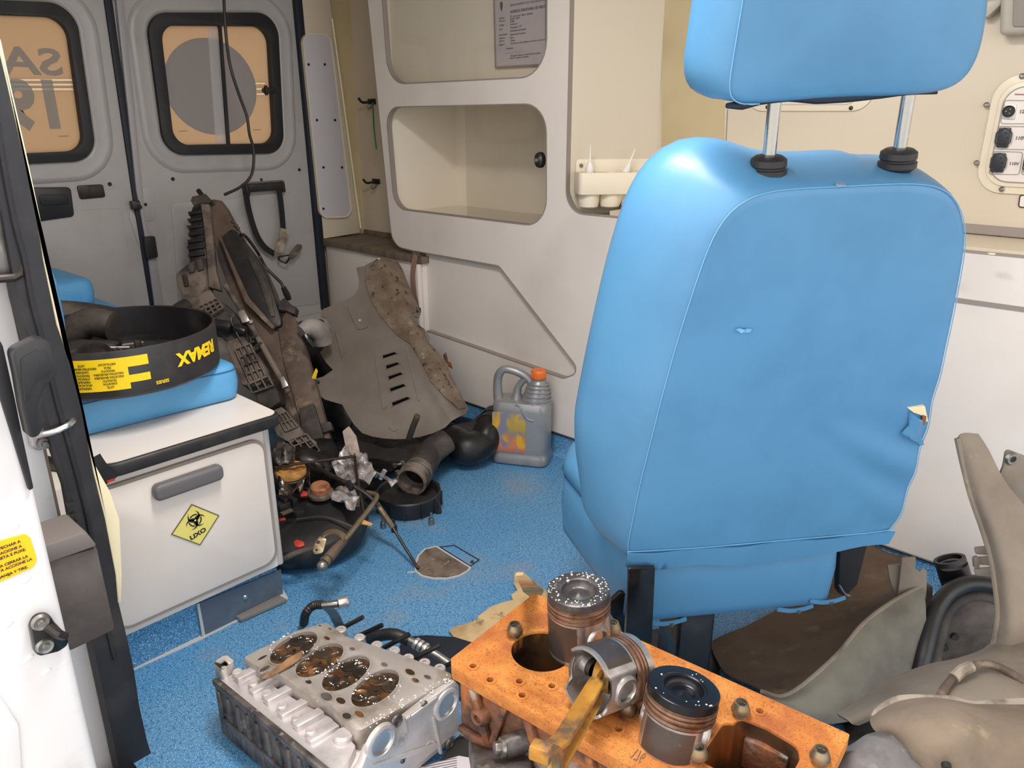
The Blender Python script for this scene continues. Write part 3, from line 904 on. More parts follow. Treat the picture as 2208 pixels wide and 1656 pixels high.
def box_out(px0, py0, px1, py1, r):
    a = onx(px0, py0, XF); b = onx(px1, py1, XF)
    MB().band(rrect(b.y, b.z, a.y, a.z, r, 5), XF - .0006, XF + .001, .0012, MX).build('socket_border', edge_grey, pl_)
q0 = onx(2160, 218, XF)
def brd(pxs, r):
    P = fillet([tuple(onx(a, b, XF)[1:]) + (r,) for a, b in pxs], 5)
    MB().band(P, XF - .0006, XF + .001, .0012, MX).build('socket_border', edge_grey, sp)
brd([(2166, 216), (2290, 218), (2282, 268), (2157, 267)], .006)
brd([(2153, 272), (2290, 274), (2280, 324), (2144, 322)], .006)
brd([(2142, 326), (2206, 328), (2198, 377), (2132, 376)], .006)
brd([(2211, 328), (2280, 330), (2272, 379), (2202, 377)], .006)
def outlet(pxs, name='outlet'):
    P = fillet([tuple(onx(a, b, XF)[1:]) + (.004,) for a, b in pxs], 4)
    o = MB().prism(P, XF - .006, XF, MX).build(name, outlet_black, sp, bevel=.0015)
    cy = sum(p[0] for p in P) / len(P); cz = sum(p[1] for p in P) / len(P)
    hx = fillet([(cy + .018 * math.cos(k * math.pi / 3 + .5), cz + .022 * math.sin(k * math.pi / 3 + .5), .004) for k in range(6)], 3)
    MB().band(hx, XF - .0072, XF - .005, .0015, MX).build('socket_lip', rubber, o)
    for dy, dz in ((-.004, .010), (-.008, .0), (-.002, -.010)):
        MB().cyl((XF - .0066, cy + dy, cz + dz), (XF - .005, cy + dy, cz + dz), .0026, n=10).build('pin_hole', ink, o)
    return o
outlet([(2155, 275), (2182, 275), (2174, 319), (2148, 318)])
outlet([(2144, 329), (2171, 330), (2164, 372), (2136, 371)])
outlet([(2216, 331), (2243, 332), (2236, 374), (2207, 373)])
xp = fillet([tuple(onx(a, b, XF)[1:]) + (.003,) for a, b in ((2166, 224), (2193, 226), (2188, 258), (2160, 256))], 3)
MB().prism(xp, XF - .003, XF, MX).build('connector_plate', alu, sp, bevel=.0008)
q = onx(2176, 240, XF)
cn = MB().lathe([(.0, -.004), (.010, -.004), (.011, -.007), (.0125, -.007), (.0125, 0)], fr(q, (0, 1, 0), (0, 0, 1), (1, 0, 0)), 20).build('round_connector', ink, sp)
for k in range(3):
    a = 2.1 * k
    MB().cyl(q + V((-.0055, .005 * math.cos(a), .005 * math.sin(a))), q + V((-.004, .005 * math.cos(a), .005 * math.sin(a))), .0014, n=8).build('connector_pin', steel, cn)
def wtxt(px, py, s, h, m=paper_ink, par=sp):
    q = onx(px, py, XF - .0004)
    text('lettering', s, h, fr(q, (0, -1, 0), (0, 0, 1), (1, 0, 0)), m, par, .0004, 'LEFT', 1.0, bold=.03)
wtxt(2198, 241, '12V', .010)
wtxt(2189, 298, '110V', .010)
wtxt(2176, 353, '110V', .009)
q = [tuple(onx(a, b, XF)[1:]) for a, b in ((2188, 202), (2290, 204), (2290, 207), (2188, 205))]
MB().prism(q, XF - .0005, XF, MX).build('print_bar', webbing_pink, sp)
sq = fillet([WX(2199, 420) + (.006,), WX(2280, 422) + (.006,), WX(2276, 450) + (.006,), WX(2196, 447) + (.006,)], 4)
tg = thing('small_label_plate', 'small white outlined plate below the socket panel', 'plate', onx(2230, 436, XV))
MB().prism(sq, XV - .002, XV, MX).build('plate_face', white_lam, tg)
MB().band(sq, XV - .003, XV, .0018, MX).build('plate_border', ink, tg)
sc = onx(2153, 519, XV)
MB().lathe([(.012, 0), (.011, -.002), (.006, -.0022), (.0055, -.004), (0, -.005)], fr(sc, (0, 1, 0), (0, 0, 1), (1, 0, 0)), 16).build('wall_screw', steel, wl)
gh = thing('wall_bracket', 'grey wall bracket with rounded cup high beside the headrest', 'bracket', onx(2180, 30, XV))
wb = mat('warm_grey_plastic', (176, 168, 156), .4)
MB().prism(fillet([tuple(onx(a, b, XV - .02)[1:]) + (.012,) for a, b in ((2166, -120), (2260, -120), (2255, 72), (2160, 78))], 5), XV - .05, XV, MX).build('bracket_body', wb, gh, bevel=.012, segs=3)
MB().prism(fillet([tuple(onx(a, b, XV - .03)[1:]) + (.006,) for a, b in ((2120, 2), (2164, -4), (2158, 12), (2130, 38), (2116, 36))], 5), XV - .035, XV, MX).build('bracket_arm', wb, gh, bevel=.005)
MB().prism(fillet([tuple(onx(a, b, XV - .05)[1:]) + (.006,) for a, b in ((2188, -100), (2260, -100), (2255, 58), (2184, 58))], 5), XV - .056, XV - .048, MX).build('bracket_face', edge_grey, gh, bevel=.003)
# ================================================================== NEAR SIDE: jamb, sliding door, bench
YJ = 1.24
jw = struct(MB().box((.272, 1.29, .85), (.074, .03, 2.1)).build('trim_5', body_white))
cr_l = [(-30, 20), (-8, 90), (16, 190), (48, 330), (78, 470), (92, 560), (121, 700), (151, 785), (176, 885), (201, 1020), (226, 1120), (249, 1240), (254, 1300)]
cr_r = [(262, 1300), (264, 1240), (259, 1120), (238, 1060), (207, 1005), (192, 945), (166, 845), (146, 750), (130, 690), (101, 560), (88, 470), (58, 330), (26, 190), (4, 90), (-18, 20)]
ct = MB(); pxplate(ct, cr_l + cr_r, (0, YJ, 0), (0, 1, 0), .05)
struct(ct.build('trim_6', cream_trim, bevel=.003))
bl_l = [(-120, -40), (-60, 120), (-18, 330), (8, 480), (22, 560), (38, 650), (62, 740), (92, 865), (118, 965), (150, 1060), (166, 1150), (182, 1300), (208, 1420), (246, 1600), (262, 1680)]
bl_r = [(345, 1680), (318, 1600), (300, 1520), (290, 1450), (275, 1380), (256, 1300)] + cr_l[::-1]
bs = MB(); pxplate(bs, bl_l + bl_r, (0, YJ - .012, 0), (0, 1, 0), .04)
sealj = struct(bs.build('trim_7', rubber, bevel=.008, segs=3))
mid = [((a[0] + b[0]) / 2 + 2, (a[1] + b[1]) / 2) for a, b in zip(bl_l[1:13], [(-2, 110), (22, 330), (52, 480), (80, 560), (96, 650), (120, 740), (150, 865), (180, 965), (198, 1060), (222, 1150), (252, 1300), (284, 1420)])]
MB().tube([ony(a, b, YJ - .014) for a, b in mid], .004, 8, 3).build('seal_bead', rubber, sealj)
for py in (1085, 1110, 1128, 1148):
    k = 152 + (py - 1085) * .2
    MB().box(ony(k, py, YJ - .016), (.010, .008, .006)).build('seal_clip', dark_steel, sealj)
# striker on the white jamb
sk = ony(82, 920, 1.272)
MB().prism(rrect(sk.x - .017, sk.z - .036, sk.x + .017, sk.z + .04, .014), 1.262, 1.275, MY).build('striker_plate', steel_bright, jw, bevel=.003)
MB().tube([sk + V((-.012, -.012, .004)), sk + V((-.010, -.05, .004)), sk + V((.03, -.052, .010)), sk + V((.046, -.02, .012))], .005, 10, 4).build('striker_loop', chrome, jw)
MB().lathe([(.0, -.008), (.004, -.008), (.005, -.004), (.009, -.004), (.010, .0)], fr(sk + V((0, -.012, -.024)), (1, 0, 0), (0, 0, 1), (0, 1, 0)), 16).build('striker_bolt', steel, jw)
MB().lathe([(.0, -.008), (.004, -.008), (.005, -.004), (.009, -.004), (.010, .0)], fr(sk + V((0, -.012, .028)), (1, 0, 0), (0, 0, 1), (0, 1, 0)), 16).build('striker_bolt', steel, jw)
hg = ony(12, 560, 1.27)
MB().prism(rrect(hg.x - .03, hg.z - .02, hg.x + .008, hg.z + .07, .008), 1.24, 1.275, MY).build('latch_housing', steel, jw, bevel=.004)
MB().tube([hg + V((-.03, -.04, -.018)), hg + V((.004, -.04, -.016)), hg + V((.008, -.03, .02))], .006, 10, 3).build('latch_loop', dark_steel, jw)

# sliding door, slid back outside the opening
YD = 1.0
dr = struct(MB().box((.165, 1.55, .78), (.12, 1.1, 1.9)).build('door_3', body_white, bevel=.012, segs=3))
def dpl(px, back, th, nm, m, bev=.003, r=None):
    b = MB(); pxplate(b, px, (0, YD, 0), (0, 1, 0), th, back=back)
    return b.build(nm, m, dr, bevel=bev)
hd = [(4, 745, .01), (62, 716, .015), (86, 724, .012), (104, 790, .012), (70, 826, .02), (64, 850, .01), (76, 895, .01), (62, 925, .015), (42, 928, .01), (28, 870, .01), (16, 800, .01)]
h_ = dpl(hd, -.035, .022, 'inside_handle', black_plastic, .006)
MB().prism(fillet(pxpoly([(22, 760, .006), (62, 738, .008), (78, 745, .008), (90, 785, .008), (50, 812, .01), (38, 850, .006), (30, 850, .006)], (0, YD, 0), (0, 1, 0)), 4), -.037, -.030, fr(*[planefr((0, YD, 0), (0, 1, 0))[i] for i in (0, 1, 2, 3)])).build('handle_recess', rubber, h_, bevel=.002)
dpl([(-20, 700), (4, 745), (30, 860), (44, 930), (70, 1050), (60, 1056), (-20, 800)], -.006, .012, 'door_seal', rubber, .002)
stk = [(-60, 1182), (54, 1150, .012), (64, 1158, .01), (79, 1206, .012), (72, 1222, .01), (-60, 1280)]
dpl(stk, -.002, .003, 'warning_sticker', orange_sticker, 0)
ltxt = [('PARA FECHAR A', 44, 1167), ('PORTA ACIONE A', 47, 1177), ('MANETA E PUXE.', 56, 1184), ('PARA CERRAR LA', 60, 1199), ('PUERTA ACCIONE LA', 69, 1205), ('MANIJA Y TIRE.', 60, 1222)]
for s_, a, b in ltxt:
    q = ony(a, b, YD - .0024)
    text('lettering', s_, .0050, fr(q, (1, 0, .03), (-.03, 0, 1), (0, 1, 0)), ink, dr, .0003, 'RIGHT', 1.0, bold=.02)
lt = [(58, 1345, .012), (70, 1322, .012), (100, 1316, .012), (112, 1335, .01), (138, 1362, .012), (142, 1380, .01), (118, 1396, .01), (76, 1406, .015), (68, 1398, .01)]
lp = dpl(lt, -.016, .018, 'lower_latch', gloss_black, .005)
for a, b in ((88, 1343), (98, 1393)):
    q = ony(a, b, YD - .017)
    MB().lathe([(.0, -.005), (.004, -.005), (.005, -.002), (.009, -.003), (.011, .002)], fr(q, (1, 0, 0), (0, 0, 1), (0, 1, 0)), 16).build('latch_bolt', steel, lp)
MB().tube([ony(104, 1352, YD - .02), ony(122, 1366, YD - .028), ony(138, 1372, YD - .016)], .006, 8, 3).build('latch_tongue', dark_steel, lp)
dpl([(-60, 1450), (0, 1500, .02), (40, 1560, .03), (50, 1700), (-60, 1700)], -.004, .008, 'recess_pressing', body_white, .003)
for a, b in ((30, 1136), (55, 1249), (17, 1345), (62, 1419), (100, 1448)):
    q = ony(a, b, YD)
    MB().lathe([(.007, .001), (.005, -.0015), (0, -.002)], fr(q, (1, 0, .3), (-.1, 0, .6), (0, 1, 0)), 12).build('weld_dimple', body_white, dr)
# roller bracket with plastic cover between the door and the jamb
b = MB(); pxplate(b, [(95, 1215), (210, 1180), (249, 1358), (150, 1406)], (0, 1.10, 0), (0, 1, 0), .07)
rb = b.build('roller_cover', mat('scuffed_grey_black', (74, 67, 64), .6, layers=[((98, 90, 86), 10, .45, .7, 6)], bump=(60, .1, .001)), dr, bevel=.004)
b = MB(); pxplate(b, [(88, 1178), (112, 1172), (186, 1146), (211, 1178), (104, 1216)], (0, 1.095, 0), (0, 1, 0), .08)
b.build('roller_cover_top', mat('scuffed_grey_top', (112, 104, 100), .55), dr, bevel=.004)

# ---------------------------------------------------------------- bench box with bin flap
XBN = .792
bench = thing('bench_box', 'white laminate bench box with black edged lid and yellow waste sticker', 'bench', (.58, 1.46, 0))
MB().prism([(.33, 1.475), (.775, 1.475), (.775, 2.74), (.33, 2.74)], .098, .452).build('bench_body', white_lam, bench)
MB().prism(fillet([(.775, 1.462, .012), (.793, 1.462, .014), (.793, 2.74), (.775, 2.74)], 4), .098, .452).build('corner_profile', mat('grey_corner_profile', (186, 182, 180), .45), bench)
MB().prism([(.33, 1.462), (.775, 1.462), (.775, 1.475), (.33, 1.475)], .098, .452).build('front_frame', white_lam, bench)
lidp = fillet([(.44, 1.432, .05), (.812, 1.432, .025), (.812, 2.75, .01), (.36, 2.75), (.36, 1.60)], 7)
MB().prism(lidp, .452, .480).build('lid_edging', black_plastic, bench, bevel=.006, segs=3)
lid2 = fillet([(.444, 1.440, .044), (.805, 1.440, .02), (.805, 2.745, .01), (.366, 2.745), (.366, 1.604)], 7)
MB().prism(lid2, .4795, .4815).build('lid_top', white_lam, bench)
flp = rrect(.412, .120, .768, .425, .03, 6)
fl = MB().prism(flp, 1.452, 1.464, MY).build('bin_flap', white_lam, bench, bevel=.003)
MB().band(flp, 1.4535, 1.465, .006, MY, inward=False).build('flap_edging', edge_grey, bench)
ha, hb = ony(345, 1055, 1.452), ony(456, 1017, 1.452)
MB().prism(rrect(ha.x - .018, (ha.z + hb.z) / 2 - .0175, hb.x + .018, (ha.z + hb.z) / 2 + .0175, .012), 1.430, 1.453, MY).build('flap_handle', mat('grey_handle', (98, 96, 98), .5, bump=(200, .1, .001)), fl, bevel=.008, segs=4)
D = [(413, 1087), (472, 1111), (431, 1175), (369, 1152)]
SK = [RY(a, b_, 1.4515) for a, b_ in D]
stc = MB().prism(SK, 1.4508, 1.4522, MY).build('waste_sticker', pale_yellow, fl)
MB().band(SK, 1.4500, 1.4515, .0016, MY).build('sticker_border', brown_ink, fl)
sc_ = V((sum(p[0] for p in SK) / 4, sum(p[1] for p in SK) / 4))
su = (V(SK[2]) - V(SK[3])).normalized() ; 
ux = V((.966, -.26)); 
bc = V(RY(421, 1122, 1.45)); R_ = .0108
FRS = lambda a, b_, c: V((bc.x + a * .97 - b_ * .1, 1.4500 + c, bc.y + a * .06 + b_ * .98))
def arc(cx, cy, r0, r1, a0, a1, n=14):
    o = []
    for i in range(n + 1):
        t = i / n; a = a0 + (a1 - a0) * t
        o.append((cx + r0 * math.cos(a), cy + r0 * math.sin(a)))
    for i in range(n, -1, -1):
        t = i / n; a = a0 + (a1 - a0) * t
        w = r1 + (r0 - r1) * abs(2 * t - 1) ** 1.5
        o.append((cx * 1.0 + w * math.cos(a), cy + w * math.sin(a)))
    return o
bz = MB()
U_ = .00088
for k in range(3):
    t = math.radians(96 + 120 * k)
    c1 = V((11 * math.cos(t), 11 * math.sin(t))); c2 = V((15.2 * math.cos(t), 15.2 * math.sin(t)))
    R1, R2, dd = 15.0, 11.6, 4.2
    xx = (dd * dd + R1 * R1 - R2 * R2) / (2 * dd)          # crossing of the two circles along the arm
    a1 = math.acos(max(-1, min(1, xx / R1))); a2 = math.acos(max(-1, min(1, (xx - dd) / R2)))
    n = 22
    po = [c1 + V((math.cos(t + a), math.sin(t + a))) * R1 for a in [a1 + (2 * math.pi - 2 * a1) * i / n for i in range(n + 1)]]
    pi_ = [c2 + V((math.cos(t + a), math.sin(t + a))) * R2 for a in [2 * math.pi - a2 - (2 * math.pi - 2 * a2) * i / n for i in range(1, n)]]
    bz.prism([(p.x * U_, p.y * U_) for p in po + pi_], 0, .0005, FRS)
    t2 = t
    bz.prism([(16.5 * U_ * math.cos(t2 + d), 16.5 * U_ * math.sin(t2 + d)) for d in [math.radians(-36 + 72 * i / 12) for i in range(13)]] +
             [(13.4 * U_ * math.cos(t2 + d), 13.4 * U_ * math.sin(t2 + d)) for d in [math.radians(36 - 72 * i / 12) for i in range(13)]], 0, .0006, FRS)
MB().prism(circ(0, 0, 2.6 * U_, 14), -.0003, .0004, FRS).build('symbol_centre', pale_yellow, fl)
bz.build('biohazard_symbol', ink, fl)
q = ony(427, 1151, 1.4503)
text('lettering', 'LIXO', .0140, fr(q, (.975, 0, .22), (-.22, 0, .975), (0, 1, 0)), ink, fl, .0006, 'CENTER', 1.15, bold=.03)
# kick with vinyl up-stand and smoked step guard
MB().box((.57, 1.79, .05), (.42, .62, .10)).build('kick_plinth', floor_blue, bench)
b = MB(); pxplate(b, [(428, 1302), (606, 1228), (611, 1290), (440, 1372)], (0, 1.474, 0), (0, 1, 0), .004)
b.build('step_guard', anod, bench)
b = MB(); pxplate(b, [(425, 1304), (430, 1301), (443, 1371), (437, 1375)], (0, 1.472, 0), (0, 1, 0), .004)
b.build('guard_bead', weld, bench)
MB().prism(zpoly([(506, 1336), (600, 1290), (620, 1300), (520, 1344)]), .001, .012).build('guard_foot', mat('clear_guard_foot', (120, 116, 112), .2), bench, bevel=.003)
MB().prism(zpoly([(600, 1284), (612, 1277), (622, 1296), (604, 1304)]), .001, .010).build('guard_clip', weld, bench, bevel=.002)
q = ony(529, 1288, 1.474)
MB().lathe([(.006, 0), (.004, -.003), (0, -.004)], fr(q, (1, 0, 0), (0, 0, 1), (0, 1, 0)), 12).build('guard_screw', chrome, bench)
# black seat-belt end hanging over the flap edge at the jamb
be = thing('belt_tail', 'black belt end with red stitching hanging at the lid corner by the jamb', 'belt', ony(222, 1000, 1.43))
MB().ribbon([ony(203, 985, 1.425), ony(216, 1005, 1.42), ony(230, 1022, 1.42), ony(240, 1036, 1.42)], (1, 0, .35), .022, .003, 3).build('belt_webbing', fabric_black, be)
MB().box(ony(239, 1036, 1.418), (.014, .003, .004)).build('red_stitching', red_plastic, be)

# ---------------------------------------------------------------- bench cushions
def cushion(name, label, poly, z0, z1, grp, m, seam=True, rad=.02, puff=.008):
    c = thing(name, label, 'cushion', (sum(p[0] for p in poly) / len(poly), sum(p[1] for p in poly) / len(poly), z0), grp)
    P = fillet([tuple(p[:2]) + ((p[2] if len(p) > 2 else .03),) for p in poly], 6)
    if area(P) < 0: P.reverse()
    cx = sum(p[0] for p in P) / len(P); cy = sum(p[1] for p in P) / len(P)
    def ins(k):
        o = []
        n = len(P)
        for i in range(n):
            t = (V(P[(i + 1) % n]) - V(P[i - 1])); t.normalize()
            o.append((P[i][0] - t.y * k, P[i][1] + t.x * k))
        return o
    R = []
    h = z1 - z0
    for k, z in ((.014, z0), (.004, z0 + .006), (0, z0 + .02), (-.003, z0 + h * .5), (0, z1 - .016), (.004, z1 - .006), (.012, z1), ):
        R.append([V((a, b, z)) for a, b in ins(k)])
    Q = R[-1]
    for s in (.8, .55, .3, .06):
        R.append([V((cx + (p.x - cx) * s, cy + (p.y - cy) * s, z1 + puff * (1 - s * s))) for p in Q])
    MB().rings(R).build('cushion_cover', m, c, angle=70)
    if seam:
        MB().tube([V((a, b, z1 - .012)) for a, b in ins(-.001)] + [V((P[0][0], P[0][1], z1 - .012))], .0011, 5).build('seam', mat('seam_dark', (44, 92, 138), .7) if 'seam_dark' not in MATS else MATS['seam_dark'], c)
    return c
cushion('bench_cushion', 'blue vinyl cushion on the bench lid with the black hoop resting on it', [(.43, 1.600), (.803, 1.575, .035), (.79, 1.94, .05), (.43, 1.96)], .482, .566, 'blue bench cushions', blue_vinyl2)
cushion('bench_cushion', 'long blue vinyl bench cushion behind the black hoop', [(.43, 1.975), (.80, 1.96, .05), (.865, 2.2, .06), (.86, 2.66, .12), (.43, 2.68)], .482, .556, 'blue bench cushions', blue_vinyl2, puff=.01)
cushion('bench_pillow', 'thick blue vinyl pillow at the far end of the bench', [(.43, 2.36), (.80, 2.38, .04), (.79, 2.68, .06), (.43, 2.70)], .568, .648, 'blue bench cushions', blue_vinyl2, puff=.016, seam=False)
# back pad on the near wall
bp = thing('back_pad', 'blue vinyl back pad fixed to the near wall just behind the cream trim', 'cushion', (.42, 1.52, .85))
R = []
pp = fillet([(1.44, .70, .05), (1.78, .70, .05), (1.78, .872, .05), (1.44, .872, .05)], 6)
for k, x in ((0, .322), (0, .405), (.008, .424), (.03, .432)):
    o = []
    for a, b_ in pp:
        o.append(V((x, 1.61 + (a - 1.61) * (1 - k / .17), .786 + (b_ - .786) * (1 - k / .086))))
    R.append(o)
MB().rings(R).build('pad_cover', blue_vinyl, bp, angle=60)

# ---------------------------------------------------------------- black plastic hoop (drum) with yellow label
hc = V((.598, 1.705, .570)); HR = .198; HH = .098
hoop = thing('black_drum', 'low black plastic drum with a torn yellow label resting on the blue cushion', 'container', hc)
HM = fr(hc, (1, 0, 0), (0, 1, 0), (0, 0, 1))
MB().lathe([(0, 0), (HR - .006, 0), (HR, .006), (HR, HH - .004), (HR - .002, HH), (HR - .006, HH - .002), (HR - .007, .010), (0, .009)], HM, 64, False, False).build('drum_wall', black_plastic, hoop)
cdir = math.atan2(-hc.y, -hc.x)          # towards the viewer
def on_hoop(a, z, r=HR + .0006):
    return V((hc.x + r * math.cos(a), hc.y + r * math.sin(a), hc.z + z))
def wrap(a0, a1, z0, z1, m, nm, dr_=.0012):
    n = 16; R = []
    for i in range(n + 1):
        a = a0 + (a1 - a0) * i / n
        R.append([on_hoop(a, z0, HR - .001), on_hoop(a, z0, HR + dr_), on_hoop(a, z1, HR + dr_), on_hoop(a, z1, HR - .001)])
    return MB().rings(R).build(nm, m, hoop)
d2r = math.radians
wrap(cdir - d2r(40), cdir + d2r(2), .020, .084, yellow_ink, 'yellow_label')
wrap(cdir + d2r(2), cdir + d2r(13), .064, .084, yellow_ink, 'yellow_label')
wrap(cdir + d2r(2), cdir + d2r(13), .032, .047, yellow_ink, 'yellow_label')
def hwarp(a0, z0, flip=True):
    def f(x, y): return (x, y)
    return lambda x, y, z: on_hoop(a0 + (-x if flip else x) / HR, z0 + (-y if flip else y), HR + .0016 - z * -1 * 0 + (0.0004 if z == 0 else 0))
text('lettering', 'REMAX', .036, hwarp(cdir + d2r(47), .058), yellow_ink, hoop, .0006, 'CENTER', 1.0, bold=.05)
text('lettering', 'SERIES', .0095, hwarp(cdir + d2r(19), .022), yellow_ink, hoop, .0006, 'CENTER', 1.0, bold=.02)
random.seed(3)
words_ = ['ATENCAO', 'APLICACAO', 'QUANTIDADE', 'LOTE', 'VALIDADE', 'CODIGO', 'PECA', 'PRODUTO', 'INDUSTRIA BRASILEIRA', 'VERIFIQUE', 'INSTALACAO', 'GARANTIA']
for k in range(3):
    for j in range(8):
        text('label_print', random.choice(words_), .0062, hwarp(cdir - d2r(34 - 13 * k), .028 + j * .0066), ink, hoop, .0005, 'CENTER', .8, bold=.0)
# loose hardware inside the drum
def lump(name, label, cat, c, r, m, grp=None, seed=0, squash=(1, 1, .7), rough=.35):
    bm = bmesh.new()
    bmesh.ops.create_icosphere(bm, subdivisions=3, radius=1)
    for v in bm.verts:
        n = noise.noise(v.co * 1.7 + V((seed, seed * 2.1, 0))) * rough + noise.noise(v.co * 4 + V((seed, 0, 3))) * rough * .4
        v.co = V((v.co.x * squash[0], v.co.y * squash[1], v.co.z * squash[2])) * (1 + n) * r + V(c)
    mb = MB()
    bm.verts.ensure_lookup_table()
    mb.v = [v.co.copy() for v in bm.verts]; mb.f = [tuple(x.index for x in f.verts) for f in bm.faces]
    bm.free()
    o = mb.build(name, m, None, angle=80)
    if cat: tag(o, label, cat, grp)
    return o
hz = hc.z + .010
def rod(name, label, a, b, r, m, grp=None, cat='rod'):
    return tag(MB().cyl(a, b, r, n=10).build(name, m), label, cat, grp)
def hexbolt(name, label, p, d, L, r, m, grp=None, cat='bolt'):
    t = thing(name, label, cat, p, grp)
    M = axis_frame(p, d)
    hx = [(r * 1.9 * math.cos(k * math.pi / 3), r * 1.9 * math.sin(k * math.pi / 3)) for k in range(6)]
    MB().prism(hx, L, L + r * 1.3, M).build('bolt_head', m, t, bevel=r * .15)
    MB().lathe([(r, 0), (r, L)], M, 12).build('bolt_shank', m, t)
    MB().lathe([(r * 1.2, L - r * .5), (r * 2.1, L - r * .5), (r * 2.1, L)], M, 16).build('bolt_flange', m, t)
    return t
g_ = 'loose hardware in the black drum'
tag(MB().tube([V((.535, 1.825, hz + .055)), V((.575, 1.80, hz + .085)), V((.61, 1.76, hz + .078))], .032, 14, 4).build('rubber_boot', dusty_black), 'dusty black rubber boot slumped inside the drum at the back', 'boot')
lump('oily_rag', 'oily black rag heaped in the drum by the jamb', 'rag', (.535, 1.735, hz + .034), .068, dusty_black, None, 4, (1.0, .9, .42), .3)
lump('black_pump_part', 'lumpy black part wedged at the front of the drum', 'machine part', (.505, 1.62, hz + .045), .05, gloss_black, None, 9, (1.2, .8, .7), .3)
hexbolt('hex_bolt', 'dull bolt standing head up among the drum hardware', V((.545, 1.605, hz)), (0.1, 0, 1), .055, .008, dark_steel, g_)
for i, (a, b_, dx, dy, l) in enumerate(((.535, 1.66, .6, -.5, .06), (.555, 1.68, .8, -.3, .05), (.515, 1.585, .9, -.4, .045), (.58, 1.64, .7, .2, .05))):
    p = V((a, b_, hz + .052 + .004 * i))
    rod('steel_pin', ['thin steel pin topmost in the drum', 'thin steel pin beside the topmost one in the drum', 'thin steel pin against the front wall of the drum', 'thin steel pin furthest along the drum middle'][i], p, p + V((dx, dy, -.1)).normalized() * l, .0024, steel_bright, g_, 'pin')
for i, (a, b_) in enumerate(((.545, 1.70), (.56, 1.655), (.575, 1.66))):
    M = axis_frame((a, b_, hz + .045), (.4, -.6, .6))
    tag(MB().lathe([(.006, 0), (.010, 0), (.010, .006), (.006, .006)], M, 14, False, False).build('spring_washer', steel), ['dull washer lying highest in the drum', 'dull washer below the highest one in the drum', 'dull washer next to the flat tab in the drum'][i], 'washer', g_)
tag(MB().box((.602, 1.615, hz + .05), (.014, .008, .05), fr((0, 0, 0), (1, 0, 0), (0, 1, 0), (0, 0, 1))).build('metal_tab', dark_steel, bevel=.002), 'flat upright metal tab near the drum front wall', 'tab')
tag(MB().lathe([(.014, 0), (.018, 0), (.018, .018), (.014, .018)], axis_frame((.655, 1.60, hz + .03), (-.45, -.2, .8)), 24, False, False).build('bearing_ring', steel), 'steel bearing ring leaning on the drum front wall', 'ring')
lump('drum_scrap', 'dark metal scrap filling the bottom of the drum', 'scrap', (.60, 1.70, hz + .03), .12, gloss_black, None, 14, (1, 1, .16), .2)
# things on the bench behind the drum
tag(MB().tube([V((.44, 2.02, .622)), V((.58, 2.0, .632)), V((.70, 1.965, .612)), V((.735, 1.955, .60))], [.05, .05, .034, .026], 14, 5).build('hose_bundle', dusty_black), 'dusty black hose lying on the long bench cushion behind the drum', 'hose')
lump('black_bag', 'black cloth bag crumpled on the long bench cushion behind the drum', 'bag', (.52, 1.93, .60), .11, fabric_black, None, 21, (1.1, .55, .45), .3)
# ================================================================== ATTENDANT SEAT (seen from behind)
SO = V((1.149, .473, .38))
su_ = V((.382, -.306, 0)).normalized()
sv_ = V((-.0806, -.1014, .62)).normalized()
sw_ = sv_.cross(su_).normalized()
if sw_.y < 0: sw_ = -sw_
SM = fr(SO, su_, sv_, sw_)
def SL(px, py, w=0.0):
    d = onp(px, py, SO + sw_ * w, sw_) - SO
    return (d.dot(su_), d.dot(sv_))
seat = thing('attendant_seat', 'sky blue vinyl attendant seat with headrest, torn seam and black frame, seen from behind', 'seat', (SO.x, SO.y, 0))
panel = [SL(a, b) for a, b in [(1345, 1214), (1372, 1080), (1400, 960), (1428, 850), (1455, 755), (1482, 662), (1508, 585), (1532, 520), (1556, 470), (1590, 430), (1640, 412), (1750, 405), (1860, 400), (1960, 394), (2030, 398), (2062, 418), (2078, 458), (2084, 520), (2072, 600), (2058, 670), (2040, 750), (2020, 840), (1998, 930), (1975, 1010), (1950, 1090), (1918, 1160), (1880, 1172), (1760, 1182), (1640, 1192), (1500, 1203)]]
P = [tuple(p) for p in panel]
if area(P) < 0: P.reverse()
def resample(pl, n):
    q = [V(p) for p in pl] + [V(pl[0])]
    L_ = [0]
    for i in range(1, len(q)): L_.append(L_[-1] + (q[i] - q[i - 1]).length)
    out = []; j = 0
    for i in range(n):
        t = L_[-1] * i / n
        while L_[j + 1] < t: j += 1
        k = (t - L_[j]) / (L_[j + 1] - L_[j])
        out.append(q[j] + (q[j + 1] - q[j]) * k)
    return out
P = resample(P, 150)
def norm2(pl):
    o = []
    for i in range(len(pl)):
        t = pl[(i + 2) % len(pl)] - pl[i - 2]
        o.append(V((t.y, -t.x)).normalized())
    return o
for _ in range(8):
    P = [(P[i - 1] + P[i] * 2 + P[(i + 1) % len(P)]) / 4 for i in range(len(P))]
Nn = norm2(P)
VT = max(p.y for p in P); UL = min(p.x for p in P)
def sstep(a, b, x):
    t = max(0, min(1, (x - a) / (b - a))); return t * t * (3 - 2 * t)
def ringat(w, base, flare):
    R = []
    for p, n in zip(P, Nn):
        lf = max(0, -n.x); rt = max(0, n.x); tp = max(0, n.y); bt = max(0, -n.y)
        vv = max(0, min(1, p.y / VT))
        prof = .55 + .45 * sstep(0, .35, vv)
        kl = flare * .088 * prof * lf ** .7 if lf > 0 else 0
        kr = flare * .012 * rt
        kt = flare * .006 * tp
        k = base + kl + kr + kt - flare * .004 * bt
        R.append((p.x + n.x * k, p.y + n.y * k, w))
    return R
